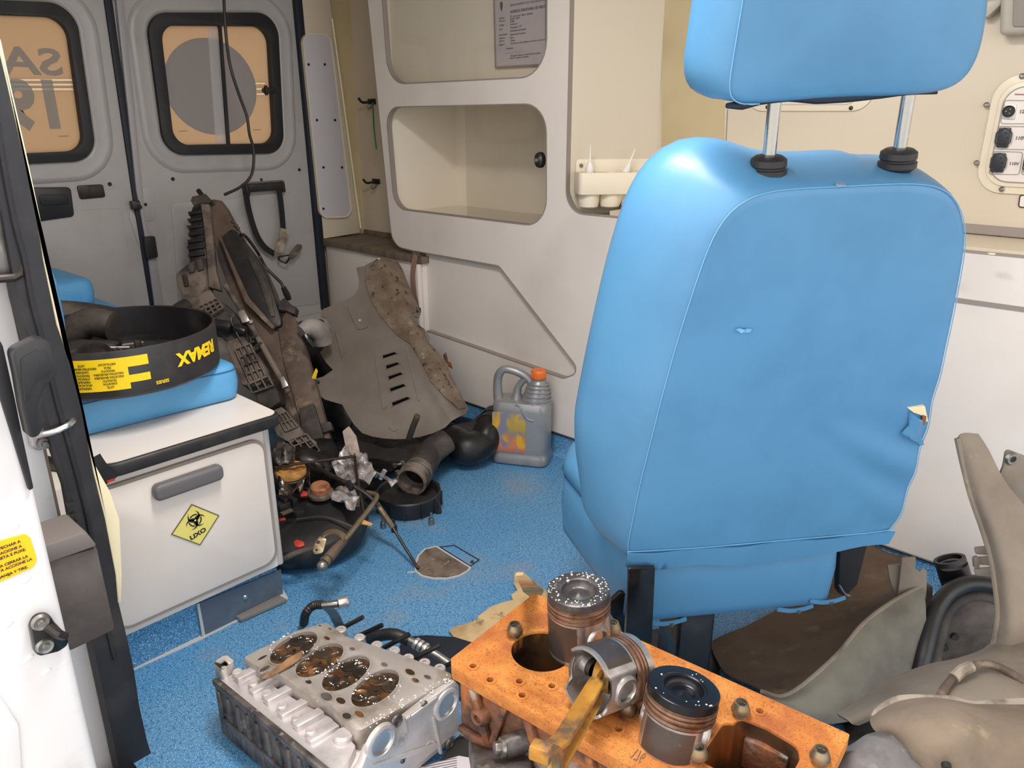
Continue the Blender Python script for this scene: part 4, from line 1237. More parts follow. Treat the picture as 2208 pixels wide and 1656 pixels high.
def wrinkle(u, v, w):
    # puckers towards the torn seam low on the far side, gentle sag elsewhere
    du, dv = u - .20, v - .16
    g = math.exp(-(du * du / .012 + dv * dv / .03))
    return .0035 * g * math.sin(70 * (v + .55 * u)) + .0025 * noise.noise(V((u * 9, v * 9, 2.0)))
mb = MB()
cen = V((sum(p.x for p in P) / len(P), sum(p.y for p in P) / len(P)))
secs = []
# back face from the centre out to the seam
for s_ in (.04, .2, .4, .6, .78, .9, .965):
    secs.append([(cen.x + (p.x - cen.x) * s_, cen.y + (p.y - cen.y) * s_, -.004 * (1 - s_ ** 4)) for p in P])
secs += [ringat(.0, -.003, 0), ringat(.003, .0, 0.02), ringat(.012, .003, .1), ringat(.035, .004, .32), ringat(.065, .004, .6), ringat(.095, .003, .84), ringat(.125, .0, .97), ringat(.15, -.008, 1.0), ringat(.165, -.022, .95), ringat(.172, -.045, .85)]
R = []
for i, r in enumerate(secs):
    R.append([SM(u, v, w - (wrinkle(u, v, w) if i < 9 else wrinkle(u, v, 0) * .4)) for u, v, w in r])
mb.rings(R)
back = mb.build('backrest', blue_vinyl, seat, angle=75)
# stitched seams round the back panel and along the hem
sm = [SM(p.x, p.y, -.0004 - wrinkle(p.x, p.y, 0)) for p in P]
MB().tube(sm + [sm[0]], .0008, 6).build('seam', blue_thread, seat)
hemv = [SL(a, b) for a, b in ((1352, 1186), (1500, 1178), (1640, 1166), (1760, 1155), (1880, 1144), (1930, 1138))]
MB().tube([SM(a, b, -.0045 - wrinkle(a, b, 0)) for a, b in hemv], .0008, 6, 3).build('hem_seam', blue_thread, seat)
# flap of vinyl hanging at the hem
hp = [SL(a, b) for a, b in ((1352, 1190), (1500, 1182), (1640, 1170), (1760, 1159), (1880, 1148), (1926, 1142), (1912, 1168), (1800, 1184), (1690, 1204), (1640, 1210), (1520, 1214), (1400, 1222), (1347, 1218))]
MB().sheet(hp, .003, fr(SO, su_, sv_, sw_), cell=.02, disp=lambda a, b: -.006 + .003 * math.sin(a * 40)).build('hem_flap', blue_vinyl, seat, angle=80)
# tears
tr = [SL(a, b) for a, b in ((1952, 876), (1990, 872), (1997, 905), (1990, 906), (1985, 893), (1965, 886))]
MB().prism(tr, -.006, .004, SM).build('torn_foam', foam, seat, bevel=.001)
tr = [SL(a, b) for a, b in ((1984, 890), (1992, 893), (1990, 912), (1983, 906))]
MB().prism(tr, -.0065, .002, SM).build('torn_lining', rust_dark, seat)
tr = [SL(a, b) for a, b in ((1956, 884), (1982, 900), (1990, 918), (1983, 938), (1986, 953), (1976, 958), (1968, 946), (1940, 932), (1954, 912))]
MB().sheet(tr, .0022, SM, cell=.006, disp=lambda a, b: -.009 - .004 * math.sin(a * 160)).build('torn_flap', blue_vinyl, seat, angle=80)
tr = [SL(a, b) for a, b in ((1582, 706), (1590, 703), (1600, 705), (1615, 704), (1612, 710), (1602, 712), (1592, 712))]
MB().sheet(tr, .002, SM, cell=.005, disp=lambda a, b: -.0085 - .002 * math.sin(a * 400)).build('small_tear', blue_thread, seat)
# recliner button on the side
kb = onp(1473, 495, SM(0, 0, .075), sw_)
kd = (-su_ * .90 + sw_ * -.28 + sv_ * .1).normalized()
KM = axis_frame(kb, kd)
MB().lathe([(.0, .010), (.008, .010), (.012, .008), (.0185, .006), (.0195, .002), (.0195, -.02)], KM, 24).build('side_knob', black_plastic, seat)
# mend tape on the top edge
mt = [onp(1797, 378, SM(0, 0, .06), sw_) + sv_ * .004, onp(1804, 388, SM(0, 0, .03), sw_) + sv_ * .004, onp(1810, 402, SM(0, 0, .002), sw_) + sv_ * .002 - sw_ * .003]
MB().ribbon(mt, su_, .013, .002, 3).build('mend_patch', mat('grey_mend', (120, 146, 168), .6), seat)

# cushion
def seat_pt(u, v, w):
    # cushion is level: u across, w forward on the floor plane, v up
    f = V((.306, .382, 0)).normalized()
    return V((SO.x, SO.y, 0)) + su_ * u + f * w + UPZ * v
cfw = V((.306, .382, 0)).normalized()
cz0, cz1 = onp(1440, 1338, seat_pt(0, 0, .022), cfw).z, .425
cu0, cu1 = -.262, .235
base = fillet([(-.222, .022, .03), (.168, .022, .04), (.25, .30, .08), (.20, .47, .08), (cu0 + .03, .47, .09), (cu0 - .01, .36, .08)], 8)
base = [V(p) for p in base]
if area(base) < 0: base.reverse()
def insb(k):
    nn = norm2(base) if False else None
    o = []
    n = len(base)
    for i in range(n):
        t = (base[(i + 1) % n] - base[i - 1])
        t = t.normalized() if t.length > 1e-9 else V((1, 0))
        o.append((base[i].x - t.y * k, base[i].y + t.x * k))
    return o
R = []
for k, z in ((.006, cz0), (.001, cz0 + .004), (0, cz0 + .02), (-.004, cz0 + .07), (.0, cz1 - .055), (.004, cz1 - .05), (-.004, cz1 - .04), (.002, cz1 - .018), (.014, cz1 - .004), (.03, cz1)):
    R.append([seat_pt(a, z, b) for a, b in insb(k)])
q = insb(.03)
for s_ in (.8, .5, .2, .03):
    R.append([seat_pt(a * s_, cz1 + .008 * (1 - s_), .22 + (b - .22) * s_) for a, b in q])
MB().rings(R).build('seat_cushion', blue_vinyl, seat, angle=75)
sm = [seat_pt(a, cz1 - .052, b) for a, b in insb(.0)]
MB().tube(sm + [sm[0]], .0012, 5).build('cushion_seam', mat('seam_blue', (52, 110, 160), .7), seat)
# cover edges curling out below with staples
for a, b in ((1440, 1350), (1715, 1322), (1785, 1304)):
    p = onp(a, b - 12, seat_pt(0, 0, .020), cfw)
    MB().ribbon([p - su_ * .035, p - su_ * .01 + UPZ * -.006, p + su_ * .015 + UPZ * -.005, p + su_ * .035], (0, 0, 1), .008, .002, 4).build('cover_edge', blue_vinyl, seat)
    MB().box(p + UPZ * -.009 + su_ * .01, (.012, .004, .006)).build('staple', steel, seat)
# pedestal and side brackets
pc = seat_pt(-.07, 0, .18)
MB().cyl(pc, pc + UPZ * .02, .10, n=32).build('pedestal_plate', black_plastic, seat, bevel=.003)
p1 = onz(1508, 1400, .0)
MB().prism(rrect(-.036, -.05, .036, .05, .008), .0, cz0, fr(seat_pt(-.085, 0, .09), su_, V((.306, .382, 0)).normalized(), UPZ)).build('pedestal', gloss_black, seat, bevel=.003)
def bar(pa, pb, w, t, nm, m):
    MB().ribbon([pa, pb], su_, w, t).build(nm, m, seat)
b1 = onp(1368, 1225, SM(0, 0, .01), sw_); b2 = onp(1362, 1345, SM(0, 0, .01), sw_)
MB().prism([SL(1342, 1190, .012), SL(1398, 1190, .012), SL(1392, 1350, .012), SL(1336, 1352, .012)], -.028, -.018, SM).build('side_bracket', gloss_black, seat, bevel=.002)
MB().prism([SL(1330, 1262, .04), SL(1345, 1262, .04), SL(1340, 1352, .04), SL(1300, 1290, .04)], .02, .03, SM).build('bracket_tongue', dark_steel, seat, bevel=.002)
MB().prism([SL(1812, 1180, .03), SL(1872, 1174, .03), SL(1850, 1262, .03), SL(1822, 1290, .03), (SL(1808, 1280, .03))], .03, .05, SM).build('side_belt_stalk', fabric_black, seat, bevel=.004)
MB().tube([onp(1810, 1262, SM(0, 0, .02), sw_), onp(1822, 1280, SM(0, 0, .02), sw_), onp(1832, 1285, SM(0, 0, .02), sw_)], .002, 6, 3).build('bent_wire', steel, seat)

# headrest on two posts
HW0 = .005
hr = [SL(a, b, HW0) for a, b in ((1562, 226), (1580, 120), (1600, 0), (1625, -170), (1700, -210), (2080, -240), (2140, -190), (2140, -60), (2128, 40), (2118, 110), (2095, 172), (2050, 198), (1960, 206), (1800, 212), (1700, 218), (1600, 228))]
P = resample([tuple(p) for p in (hr if area(hr) > 0 else hr[::-1])], 140)
for _ in range(16):
    P = [(P[i - 1] + P[i] * 2 + P[(i + 1) % len(P)]) / 4 for i in range(len(P))]
Nn = norm2(P)
cen = V((sum(p.x for p in P) / len(P), sum(p.y for p in P) / len(P)))
def hring(w, base, fl):
    R = []
    for p, n in zip(P, Nn):
        lf = max(0, -n.x); bt = max(0, -n.y)
        k = base + fl * .036 * lf ** .6 - fl * .022 * bt
        R.append((p.x + n.x * k, p.y + n.y * k, w))
    return R
secs = [[(cen.x + (p.x - cen.x) * s_, cen.y + (p.y - cen.y) * s_, HW0 - .010 * (1 - s_ ** 3)) for p in P] for s_ in (.05, .3, .55, .78, .93)]
secs += [hring(HW0, -.003, 0), hring(HW0 + .004, .001, .05), hring(HW0 + .02, .003, .3), hring(HW0 + .045, .003, .7), hring(HW0 + .07, -.002, 1), hring(HW0 + .088, -.012, 1), hring(HW0 + .095, -.035, 1)]
MB().rings([[SM(u, v, w + .002 * noise.noise(V((u * 14, v * 14, 5)))) for u, v, w in r] for r in secs]).build('headrest', blue_vinyl, seat, angle=75)
lft = sorted([p for p in P if p.x < cen.x - .1], key=lambda p: p.y)
MB().tube([SM(p.x, p.y, HW0 - .001) for p in lft], .0008, 6).build('seam', blue_thread, seat)
# open slit under the headrest
MB().tube([onp(a, b, SM(0, 0, HW0 + .012), sw_) for a, b in ((1566, 228), (1600, 226), (1640, 219), (1700, 212), (1760, 212), (1830, 208), (1900, 202), (1960, 198), (2020, 200))], [.003, .006, .004, .004, .007, .007, .006, .004, .002], 8, 3).build('open_slit', seal_navy, seat)
for (ax, ay), (bx, by), (fx, fy) in (((1655, 372), (1672, 205), (1655, 371)), ((1934, 356), (1962, 190), (1934, 357))):
    pa = onp(ax, ay, SM(0, 0, .05), sw_); pb = onp(bx, by, SM(0, 0, .045), sw_)
    d = (pb - pa).normalized()
    MB().cyl(pa - d * .02, pb + d * .03, .0088, n=18).build('headrest_post', chrome, seat)
    M = axis_frame(pa + d * .004, (d + UPZ * 1.0).normalized())
    MB().lathe([(.010, .019), (.018, .018), (.0235, .014), (.024, .006), (.0225, .004), (.0225, .0025), (.025, .001), (.025, -.006), (.018, -.012)], M, 28).build('post_collar', black_plastic, seat)
    q = onp(fx - 30, fy + 2, SM(0, 0, .05), sw_)
    MB().tube([q, q + V((-.002, -.002, .004)), q + su_ * .02 + UPZ * .002], .0016, 6, 3).build('collar_clip', black_plastic, seat)

# ================================================================== OIL JUG
ju = RIGHT.copy(); jn = V((-.735, -.678, 0)).normalized()
a = math.radians(14); ju = V((RIGHT.x * math.cos(a) - FH.x * math.sin(a), RIGHT.y * math.cos(a) - FH.y * math.sin(a), 0)); jf = UPZ.cross(ju)
jb = onz(1126, 990, 0); jb = V((jb.x - .0, jb.y, 0.0))
jug = thing('oil_jug', 'silver plastic oil jug with orange cap and blurred yellow label by the white board', 'jug', jb)
JW, JD, JH = .096, .058, .33
def J(a, b, h): return jb + ju * a + jf * b + UPZ * h
def jring(h, w, d, r=.03, cx=0):
    return [J(p[0] + cx, p[1], h) for p in rrect(-w, -d, w, d, min(r, d * .95), 5)]
R = [jring(0, JW - .008, JD - .008), jring(.004, JW - .001, JD - .001), jring(.010, JW, JD), jring(.032, JW, JD), jring(.038, JW - .004, JD - .004), jring(.046, JW - .003, JD - .003), jring(.15, JW - .003, JD - .003), jring(.19, JW - .003, JD - .003), jring(.205, JW - .004, JD - .005), jring(.216, JW - .008, JD - .010)]
MB().rings(R).build('jug_body', silver_hdpe, jug, angle=60)
# shoulder with ribbed neck on one side
R = []
for h, w, d, cx in ((.205, .050, .05, .044), (.225, .046, .048, .046), (.245, .042, .044, .049), (.262, .038, .038, .051), (.275, .032, .032, .052), (.284, .026, .026, .053), (.292, .021, .021, .053)):
    R.append([J(cx + w * math.cos(t * 2 * math.pi / 28), d * math.sin(t * 2 * math.pi / 28), h) for t in range(28)])
MB().rings(R).build('jug_neck', silver_hdpe, jug, angle=70)
for h, rr in ((.226, .0475), (.240, .0455), (.254, .042), (.267, .0385), (.278, .033)):
    MB().tube([J(.047 + .0015 * ((h - .226) * 100) + rr * math.cos(math.radians(t)), -rr * math.sin(math.radians(t)), h) for t in range(-15, 130, 8)], .0026, 6).build('neck_rib', silver_hdpe, jug)
MB().lathe([(.018, .288), (.024, .289), (.024, .292), (.018, .293)], fr(J(.053, 0, 0), ju, jf, UPZ), 24).build('neck_ring', silver_hdpe, jug)
cp = MB().lathe([(.0225, .294), (.0235, .296), (.0235, .318), (.021, .322), (0, .322)], fr(J(.053, 0, 0), ju, jf, UPZ), 32).build('screw_cap', orange_cap, jug)
for k in range(24):
    t = 2 * math.pi * k / 24
    p = J(.053 + .0238 * math.cos(t), .0238 * math.sin(t), .306)
    MB().cyl(p - UPZ * .009, p + UPZ * .009, .0012, n=5).build('grip_ridge', orange_cap, cp)
# handle: loop from shoulder to rear edge
hpts = [J(-.080, 0, .195), J(-.084, 0, .25), J(-.080, 0, .292), J(-.062, 0, .314), J(-.03, 0, .312), J(.002, 0, .300), J(.022, 0, .285), J(.03, 0, .27)]
MB().tube(hpts, [.017, .015, .014, .013, .013, .013, .013, .014], 14, 5).build('jug_handle', silver_hdpe, jug)
MB().tube([J(.012, 0, .292), J(-.012, 0, .262), J(-.018, 0, .235), J(-.02, 0, .205)], [.012, .011, .014, .022], 14, 5).build('handle_inner_web', silver_hdpe, jug)
MB().tube([J(-.012, -.050, .262 - .05), J(.004, -.054, .21), J(.016, -.056, .19), J(.03, -.057, .172), J(.05, -.057, .166)], .003, 8, 5).build('moulded_edge', silver_hdpe, jug)
def blur_label():
    m = bpy.data.materials.new('blurred_label'); m.use_nodes = True
    N, L = m.node_tree.nodes, m.node_tree.links
    b = N['Principled BSDF']; b.inputs['Roughness'].default_value = .4
    tc = N.new('ShaderNodeTexCoord')
    def nz(sc, off, lo, hi):
        mp = N.new('ShaderNodeMapping'); mp.inputs['Location'].default_value = off
        t = N.new('ShaderNodeTexNoise'); t.inputs['Scale'].default_value = sc; t.inputs['Detail'].default_value = 0
        L.new(tc.outputs['Generated'], mp.inputs['Vector']); L.new(mp.outputs['Vector'], t.inputs['Vector'])
        r = N.new('ShaderNodeMapRange'); r.inputs['From Min'].default_value = lo; r.inputs['From Max'].default_value = hi
        L.new(t.outputs['Fac'], r.inputs['Value']); return r.outputs['Result']
    sx = N.new('ShaderNodeSeparateXYZ'); L.new(tc.outputs['Generated'], sx.inputs['Vector'])
    rp = N.new('ShaderNodeValToRGB')
    L.new(sx.outputs['Z'], rp.inputs['Fac'])
    e = rp.color_ramp.elements
    e[0].position = 0; e[0].color = lin((150, 104, 90)); e[1].position = 1; e[1].color = lin((140, 138, 128))
    for p, c in ((.16, (204, 124, 92)), (.34, (200, 128, 76)), (.48, (150, 130, 112)), (.62, (176, 150, 70)), (.84, (186, 156, 76))):
        q = e.new(p); q.color = lin(c)
    cur = rp.outputs['Color']
    for sc, off, lo, hi, c in ((2.6, (0, 0, 0), .52, .68, (218, 164, 40)), (3.4, (4, 1, 2), .56, .7, (128, 128, 146))):
        mx = N.new('ShaderNodeMix'); mx.data_type = 'RGBA'
        L.new(nz(sc, off, lo, hi), mx.inputs['Factor']); L.new(cur, mx.inputs['A']); mx.inputs['B'].default_value = lin(c)
        cur = mx.outputs['Result']
    L.new(cur, b.inputs['Base Color'])
    return m
LB = MB()
LB.prism(rrect(-JW + .008, .045, .024, .186, .006), 0, .0012, lambda a, b, c: J(a, -JD + .0028 - c, b))
LB.build('front_label', blur_label(), jug)
# ================================================================== ENGINE BLOCK
BA = V((.083, -.997, 0)).normalized()      # along the block, towards the viewer
BB = V((.997, .083, 0)).normalized()       # across
BZ = .33
BO = V((.757, .458, 0))
BL, BW = .252, .112
BM = lambda a, b, c: BO + BA * a + BB * b + UPZ * c
def bl(px, py, z=BZ):
    d = onz(px, py, z) - BO
    return (d.dot(BA), d.dot(BB))
block = thing('engine_block', 'orange rusty four cylinder engine block lying on dirty cardboard', 'engine block', BO)
deck = [bl(985, 1432), bl(1010, 1405), bl(1165, 1296), bl(1320, 1288), bl(1480, 1385), bl(1650, 1486), bl(1838, 1592)]
deck += [(BL, deck[-1][1] - .005), (BL, -BW)]
a0 = min(p[0] for p in deck)
deck = [(p[0], p[1]) for p in deck]
# clean rectangle with clipped corners instead of the raw measured points
lft = bl(985, 1432)
deck = fillet([(-.262, -BW + .012, .004), (-.250, -BW, .004), (BL, -BW, .01), (BL, BW, .02), (BL - .006, BW, .01), (-.262, BW, .01)], 4)
bores = [-.165, -.055, .055]
BR = .0465
holes = [circ(a, -.002, BR, 36) for a in bores]
def hull(ps):
    ps = sorted(set(ps)); o = []
    for seq in (ps, ps[::-1]):
        h = []
        for p in seq:
            while len(h) > 1 and (h[-1][0] - h[-2][0]) * (p[1] - h[-2][1]) - (h[-1][1] - h[-2][1]) * (p[0] - h[-2][0]) <= 0: h.pop()
            h.append(p)
        o += h[:-1]
    return o
holes[0] = hull(holes[0] + [bl(1196, 1368), bl(1186, 1366)])
# last bore opens into a squared pocket with corner lobes
lob = fillet([(.112, -.050, .012), (.112, .030, .010), (.124, .036, .008), (.126, .052, .010), (.160, .056, .02), (.205, .050, .02), (.214, .03, .012), (.214, -.05, .02)], 6)
holes.append(lob)
notch = fillet([(-.222, .016, .006), (-.214, .060, .006), (-.205, .058, .006), (-.1985, .030, .01), (-.196, .0, .006)], 4)
small = []
for px, py, r in ((1092, 1426, .013),):
    a, b = bl(px, py); small.append(circ(a, b, r, 20))
coolant = [(1020, 1437), (1057, 1467), (1074, 1478), (1126, 1500), (1350, 1320), (1408, 1356), (1470, 1392), (1540, 1432), (1568, 1444), (1615, 1470), (1638, 1534), (1690, 1515), (1722, 1530), (1770, 1560), (1740, 1598), (1334, 1573), (1250, 1596), (1322, 1645), (1190, 1480), (1120, 1470)]
for a, b in coolant:
    q = bl(a, b)
    if abs(q[1]) < BW - .008 and abs(q[0]) < BL - .008 and all((q[0] - c) ** 2 + (q[1] + .002) ** 2 > (BR + .008) ** 2 for c in bores):
        small.append(circ(q[0], q[1], .0052, 14))
def clash(h):
    cx = sum(p[0] for p in h) / len(h); cy = sum(p[1] for p in h) / len(h)
    return .10 < cx < .226 and -.062 < cy < .068
def near(h, big):
    cx = sum(p[0] for p in h) / len(h); cy = sum(p[1] for p in h) / len(h); c = False
    if min((cx - p[0]) ** 2 + (cy - p[1]) ** 2 for p in big) < .019 ** 2: return True
    for i in range(len(big)):
        a, b = big[i - 1], big[i]
        if (a[1] > cy) != (b[1] > cy) and cx < (b[0] - a[0]) * (cy - a[1]) / (b[1] - a[1]) + a[0]: c = not c
        for k in range(9):
            if (cx - a[0] - (b[0] - a[0]) * k / 8) ** 2 + (cy - a[1] - (b[1] - a[1]) * k / 8) ** 2 < .012 ** 2: return True
    return c
small = [h for h in small if not clash(h) and not near(h, holes[0])]
ok_ = []
for h in small:
    c = (sum(p[0] for p in h) / len(h), sum(p[1] for p in h) / len(h)); r = max(p[0] for p in h) - c[0]
    if all((c[0] - q[0]) ** 2 + (c[1] - q[1]) ** 2 > (r + q[2] + .0085) ** 2 for q in ok_): ok_.append((c[0], c[1], r, h))
small = [q[3] for q in ok_]
dk = MB().prism(deck, BZ - .022, BZ, BM, holes + small)
dk.build('deck', rust, block, bevel=.0012)
for h in small:
    cx = sum(p[0] for p in h) / len(h); cy = sum(p[1] for p in h) / len(h)
    r = max(p[0] for p in h) - cx
    MB().prism(circ(cx, cy, r * 1.8, 18), BZ - .0005, BZ + .0012, BM, [h]).build('hole_boss', rust, block)
# bore walls
for a in bores:
    MB().lathe([(BR, BZ - .004), (BR, .10), (BR + .004, .10), (BR + .004, BZ - .004)], fr(BM(a, -.002, 0), BA, BB, UPZ), 36, False, False).build('bore_wall', bore_rust, block)
    MB().lathe([(0, .10), (BR, .10)], fr(BM(a, -.002, 0), BA, BB, UPZ), 24, False, False).build('bore_floor', gloss_black, block)
MB().band(lob, .12, BZ - .004, .006, BM, inward=False).build('pocket_wall', bore_rust, block)
MB().prism(lob, .11, .12, BM).build('pocket_floor', rust_dark, block)
MB().lathe([(.04, .20), (.046, .20), (.046, .262), (.04, .262)], fr(BM(.166, -.002, 0), BA, BB, UPZ), 36, False, False).build('liner_stub', rust, block)
MB().box((.166, .052, .28), (.06, .012, .05), BM).build('pocket_rib', rust_dark, block, bevel=.003)
# outer casting: side skirts with ribs and pockets
body = rrect(-.25, -BW + .012, BL - .004, BW - .012, .012, 4)
MB().band(body, .205, BZ - .022, .018, BM).build('side_casting', rust_dark, block)
MB().prism(body, .20, .212, BM, [circ(a, 0, .05, 24) for a in bores]).build('bottom_casting', rust_dark, block)
MB().prism(rrect(-.20, -.05, .22, .075, .02), .012, .20, BM).build('lower_crankcase', alu_dark, block, bevel=.006)
for i in range(9):
    x = -.235 + i * .056
    MB().prism(fillet([(x, .205), (x + .040, .205), (x + .034 + .006 * (i % 2), .190 - .012 * (i % 3)), (x + .008, .193 - .008 * (i % 2))], 2, .006), 0, .02, lambda a, b, c: BM(a, -BW + .014 + c, b)).build('broken_edge', rust_dark, block, bevel=.004)
random.seed(11)
# end face (towards the cylinder head): rough plate with diagonal ribs
EF = lambda a, b, c: BM(-.250 - c, a, b)
for pts in ([(-.10, .30), (-.085, .30), (-.02, .212), (-.035, .21)], [(.02, .305), (.034, .305), (-.02, .212), (-.034, .212)], [(.06, .305), (.072, .305), (.10, .21), (.088, .21)]):
    MB().prism(pts, 0, .016, EF).build('casting_rib', rust_dark, block, bevel=.003)
SF = lambda a, b, c: BM(a, -BW + .012 - c, b)
for i in range(5):
    x = -.22 + i * .10
    MB().prism([(x, .305), (x + .014, .305), (x + .044, .212), (x + .03, .212)], 0, .011, SF).build('casting_rib', rust_dark, block, bevel=.003)
    MB().prism([(x + .06, .305), (x + .072, .305), (x + .044, .212), (x + .032, .212)], 0, .010, SF).build('casting_rib', rust_dark, block, bevel=.003)
MB().prism(rrect(-.245, .205, .24, .222, .006), 0, .010, SF).build('casting_rail', rust_dark, block, bevel=.004)
for x, z, r in ((-.20, .262, .014), (-.08, .255, .016), (.04, .262, .014), (.14, .258, .016)):
    MB().lathe([(r * .45, .004), (r * .45, .014), (r * .7, .016), (r, .012), (r * 1.2, 0)], fr(SF(x, z, 0), BA, UPZ, -BB), 20, False, False).build('casting_boss', rust_dark, block)
# head bolts left in the deck
def deckbolt(px, py, h=.016):
    a, b = bl(px, py, BZ + h * .6)
    M = fr(BM(a, b, BZ), BA, BB, UPZ)
    o = MB().lathe([(.0085, 0), (.0085, .008), (.0125, .008), (.0130, .010), (.0110, h), (.0088, h + .006), (.0070, h + .006), (.0066, h + .002), (0, h + .002)], M, 24, False, True).build('head_bolt', brass_steel, block)
    st_ = [((.0058 if k % 2 else .0036) * math.cos(k * math.pi / 6), (.0058 if k % 2 else .0036) * math.sin(k * math.pi / 6)) for k in range(12)]
    MB().prism(st_, h + .0021, h + .0028, M).build('bolt_socket', ink, o)
for a, b in ((1110, 1360), (1321, 1356), (1355, 1528), (1597, 1530), (1505, 1626), (1768, 1632)):
    deckbolt(a, b)
# chalked number scratched in the deck
q = bl(1395, 1648)
text('scratched_mark', '176', .030, lambda x, y, z: BM(q[0] - .015 + y * 0 + x * .45, q[1] + .006 - y * .9 + x * .0, BZ + .0006 - z), rust_dark if False else ring_rust, block, .0003, 'CENTER', .8)

# ---------------------------------------------------------------- pistons
def piston(name, label, p, ax, pinang, crown, skirt, R=.0475, H=.088, extra=None):
    t = thing(name, label, 'piston', p, 'pistons on the engine block')
    ax = V(ax).normalized()
    x = ax.orthogonal().normalized(); y = ax.cross(x)
    px_ = x * math.cos(pinang) + y * math.sin(pinang); py_ = ax.cross(px_)
    M = fr(p, px_, py_, ax)
    h = H
    # crown with bowl and centre cone
    MB().lathe([(R - .0012, h - .012), (R - .0012, h - .0012), (R - .003, h), (.030, h), (.0288, h - .0018), (.0262, h - .0022), (.0254, h - .009), (.021, h - .013), (.013, h - .0125), (.005, h - .0085), (0, h - .0065)], M, 56, False, False).build('crown', crown, t, angle=50)
    # ring land
    prof = []
    z = h - .012
    prof.append((R - .0012, z))
    MB().lathe([(R - .0012, h - .0125), (R - .003, h - .0125), (R - .003, h - .0345), (R - .0012, h - .0345)], M, 56, False, False).build('ring_land', ring_rust, t)
    for i, (zz, w) in enumerate(((h - .0155, .003), (h - .0215, .0028), (h - .029, .0042))):
        MB().lathe([(R - .004, zz), (R - .0002, zz), (R - .0002, zz - w), (R - .004, zz - w)], M, 56, False, False).build('piston_ring', ring_rust, t)
    # skirt: two faces, with flats at the pin
    rs = []
    n = 72
    def rad(th):
        c = abs(math.cos(th))
        f = sstep(.80, .93, c)
        return (R - .0006) * (1 - .115 * f)
    hz_ = [(h - .0345, 0), (h - .040, 0), (.022, 0), (.008, .0), (.0, .0005)]
    outer_, inner_ = [], []
    for zz, k in hz_:
        outer_.append([M((rad(2 * math.pi * j / n) - k) * math.cos(2 * math.pi * j / n), (rad(2 * math.pi * j / n) - k) * math.sin(2 * math.pi * j / n), zz + (.012 * sstep(.75, .95, abs(math.cos(2 * math.pi * j / n))) if zz < .004 else 0)) for j in range(n)])
    for zz in (.0, .010, .03, h - .03):
        inner_.append([M((rad(2 * math.pi * j / n) - .0045) * math.cos(2 * math.pi * j / n), (rad(2 * math.pi * j / n) - .0045) * math.sin(2 * math.pi * j / n), zz + (.012 * sstep(.75, .95, abs(math.cos(2 * math.pi * j / n))) if zz < .004 else 0)) for j in range(n)])
    MB().rings(outer_ + inner_, False, True).build('skirt', piston_alu, t, angle=40)
    # graphite patches on the two thrust faces
    for sgn in (1, -1):
        R2 = []
        for zz in (h - .038, .006):
            R2.append([M((R - .0002) * math.cos(a), (R - .0002) * math.sin(a), zz) for a in [sgn * math.pi / 2 + math.radians(-42 + 84 * j / 14) for j in range(15)]])
        mbp = MB(); mbp.rings(R2, False, False, closed=False)
        mbp.build('skirt_coating', skirt, t)
    # pin bosses both sides
    for sgn in (1, -1):
        PM = fr(M(sgn * R * .80, 0, .036), py_, ax, px_ * sgn)
        MB().lathe([(.0135, -.012), (.0135, .0040), (.015, .0062), (.019, .0062), (.0215, .003), (.0225, -.002)], PM, 32, False, False).build('pin_boss', piston_alu, t)
        MB().lathe([(.0128, -.02), (.0128, .0018), (.0088, .0018), (.0085, -.010), (0, -.010)], PM, 28, False, False).build('piston_pin', dark_steel, t)
    return t, M, px_, py_, ax

def pin_towards(p, ax, d):
    ax = V(ax).normalized(); x = ax.orthogonal().normalized(); y = ax.cross(x)
    d = V(d); return math.atan2(d.dot(y), d.dot(x))
# one: upright between the first two bores, pin hole facing the viewer's side
p = onz(1250, 1396, BZ + .001)
ax = (UPZ + RIGHT * -.045 + FH * .02)
t1, M1, _a, _b, _c = piston('piston', 'grey upright piston with white specks on its crown, standing furthest back on the block', p, ax, pin_towards(p, ax, RIGHT * .62 - FH * .75), crown_grey, piston_skirt, H=.104)
# three: black crowned, sunk in the third bore and leaning
ax = (UPZ * 1.0 + RIGHT * .16 + FH * .12)
p = at(1472, 1478, 1.0); p = onz(1446, 1606, BZ - .012)
t3, M3, _a, _b, _c = piston('piston', 'black crowned piston with a pointed bowl, leaning in the third bore', p, ax, pin_towards(p, ax, RIGHT * .80 - FH * .4), crown_black, piston_skirt)
# two: lying, open skirt towards the viewer, rod attached
ax = (RIGHT * .75 + FH * .56 - UPZ * .18)
p = at(1262, 1472, 1.02)
t2, M2, px2, py2, ax2 = piston('piston', 'tipped piston with open skirt and a yellowed connecting rod, in the middle of the block', p, ax, pin_towards(p, ax, RIGHT * .55 - FH * .85 + UPZ * .06), piston_alu, piston_skirt)
def specks(t, M, n, r0, r1, h, seed):
    random.seed(seed); mb = MB()
    for k in range(n):
        a = random.uniform(0, 6.283); rr = random.uniform(r0, r1); r = random.uniform(.0006, .0017)
        p = M(rr * math.cos(a), rr * math.sin(a), h)
        v = [p + V((r, 0, 0)), p + V((-r, 0, 0)), p + V((0, r, 0)), p + V((0, -r, 0)), p + V((0, 0, r * .7)), p + V((0, 0, -r * .7))]
        mb.add(v, [(0, 2, 4), (2, 1, 4), (1, 3, 4), (3, 0, 4), (2, 0, 5), (1, 2, 5), (3, 1, 5), (0, 3, 5)])
    stuff(mb.build('white_corrosion', mat('white_crumb', (232, 228, 224), .6) if 'white_crumb' not in MATS else MATS['white_crumb'], t, smooth=False))
specks(t1, M1, 110, .031, .0465, .1042, 3)
specks(t3, M3, 14, .031, .0465, .0882, 4)
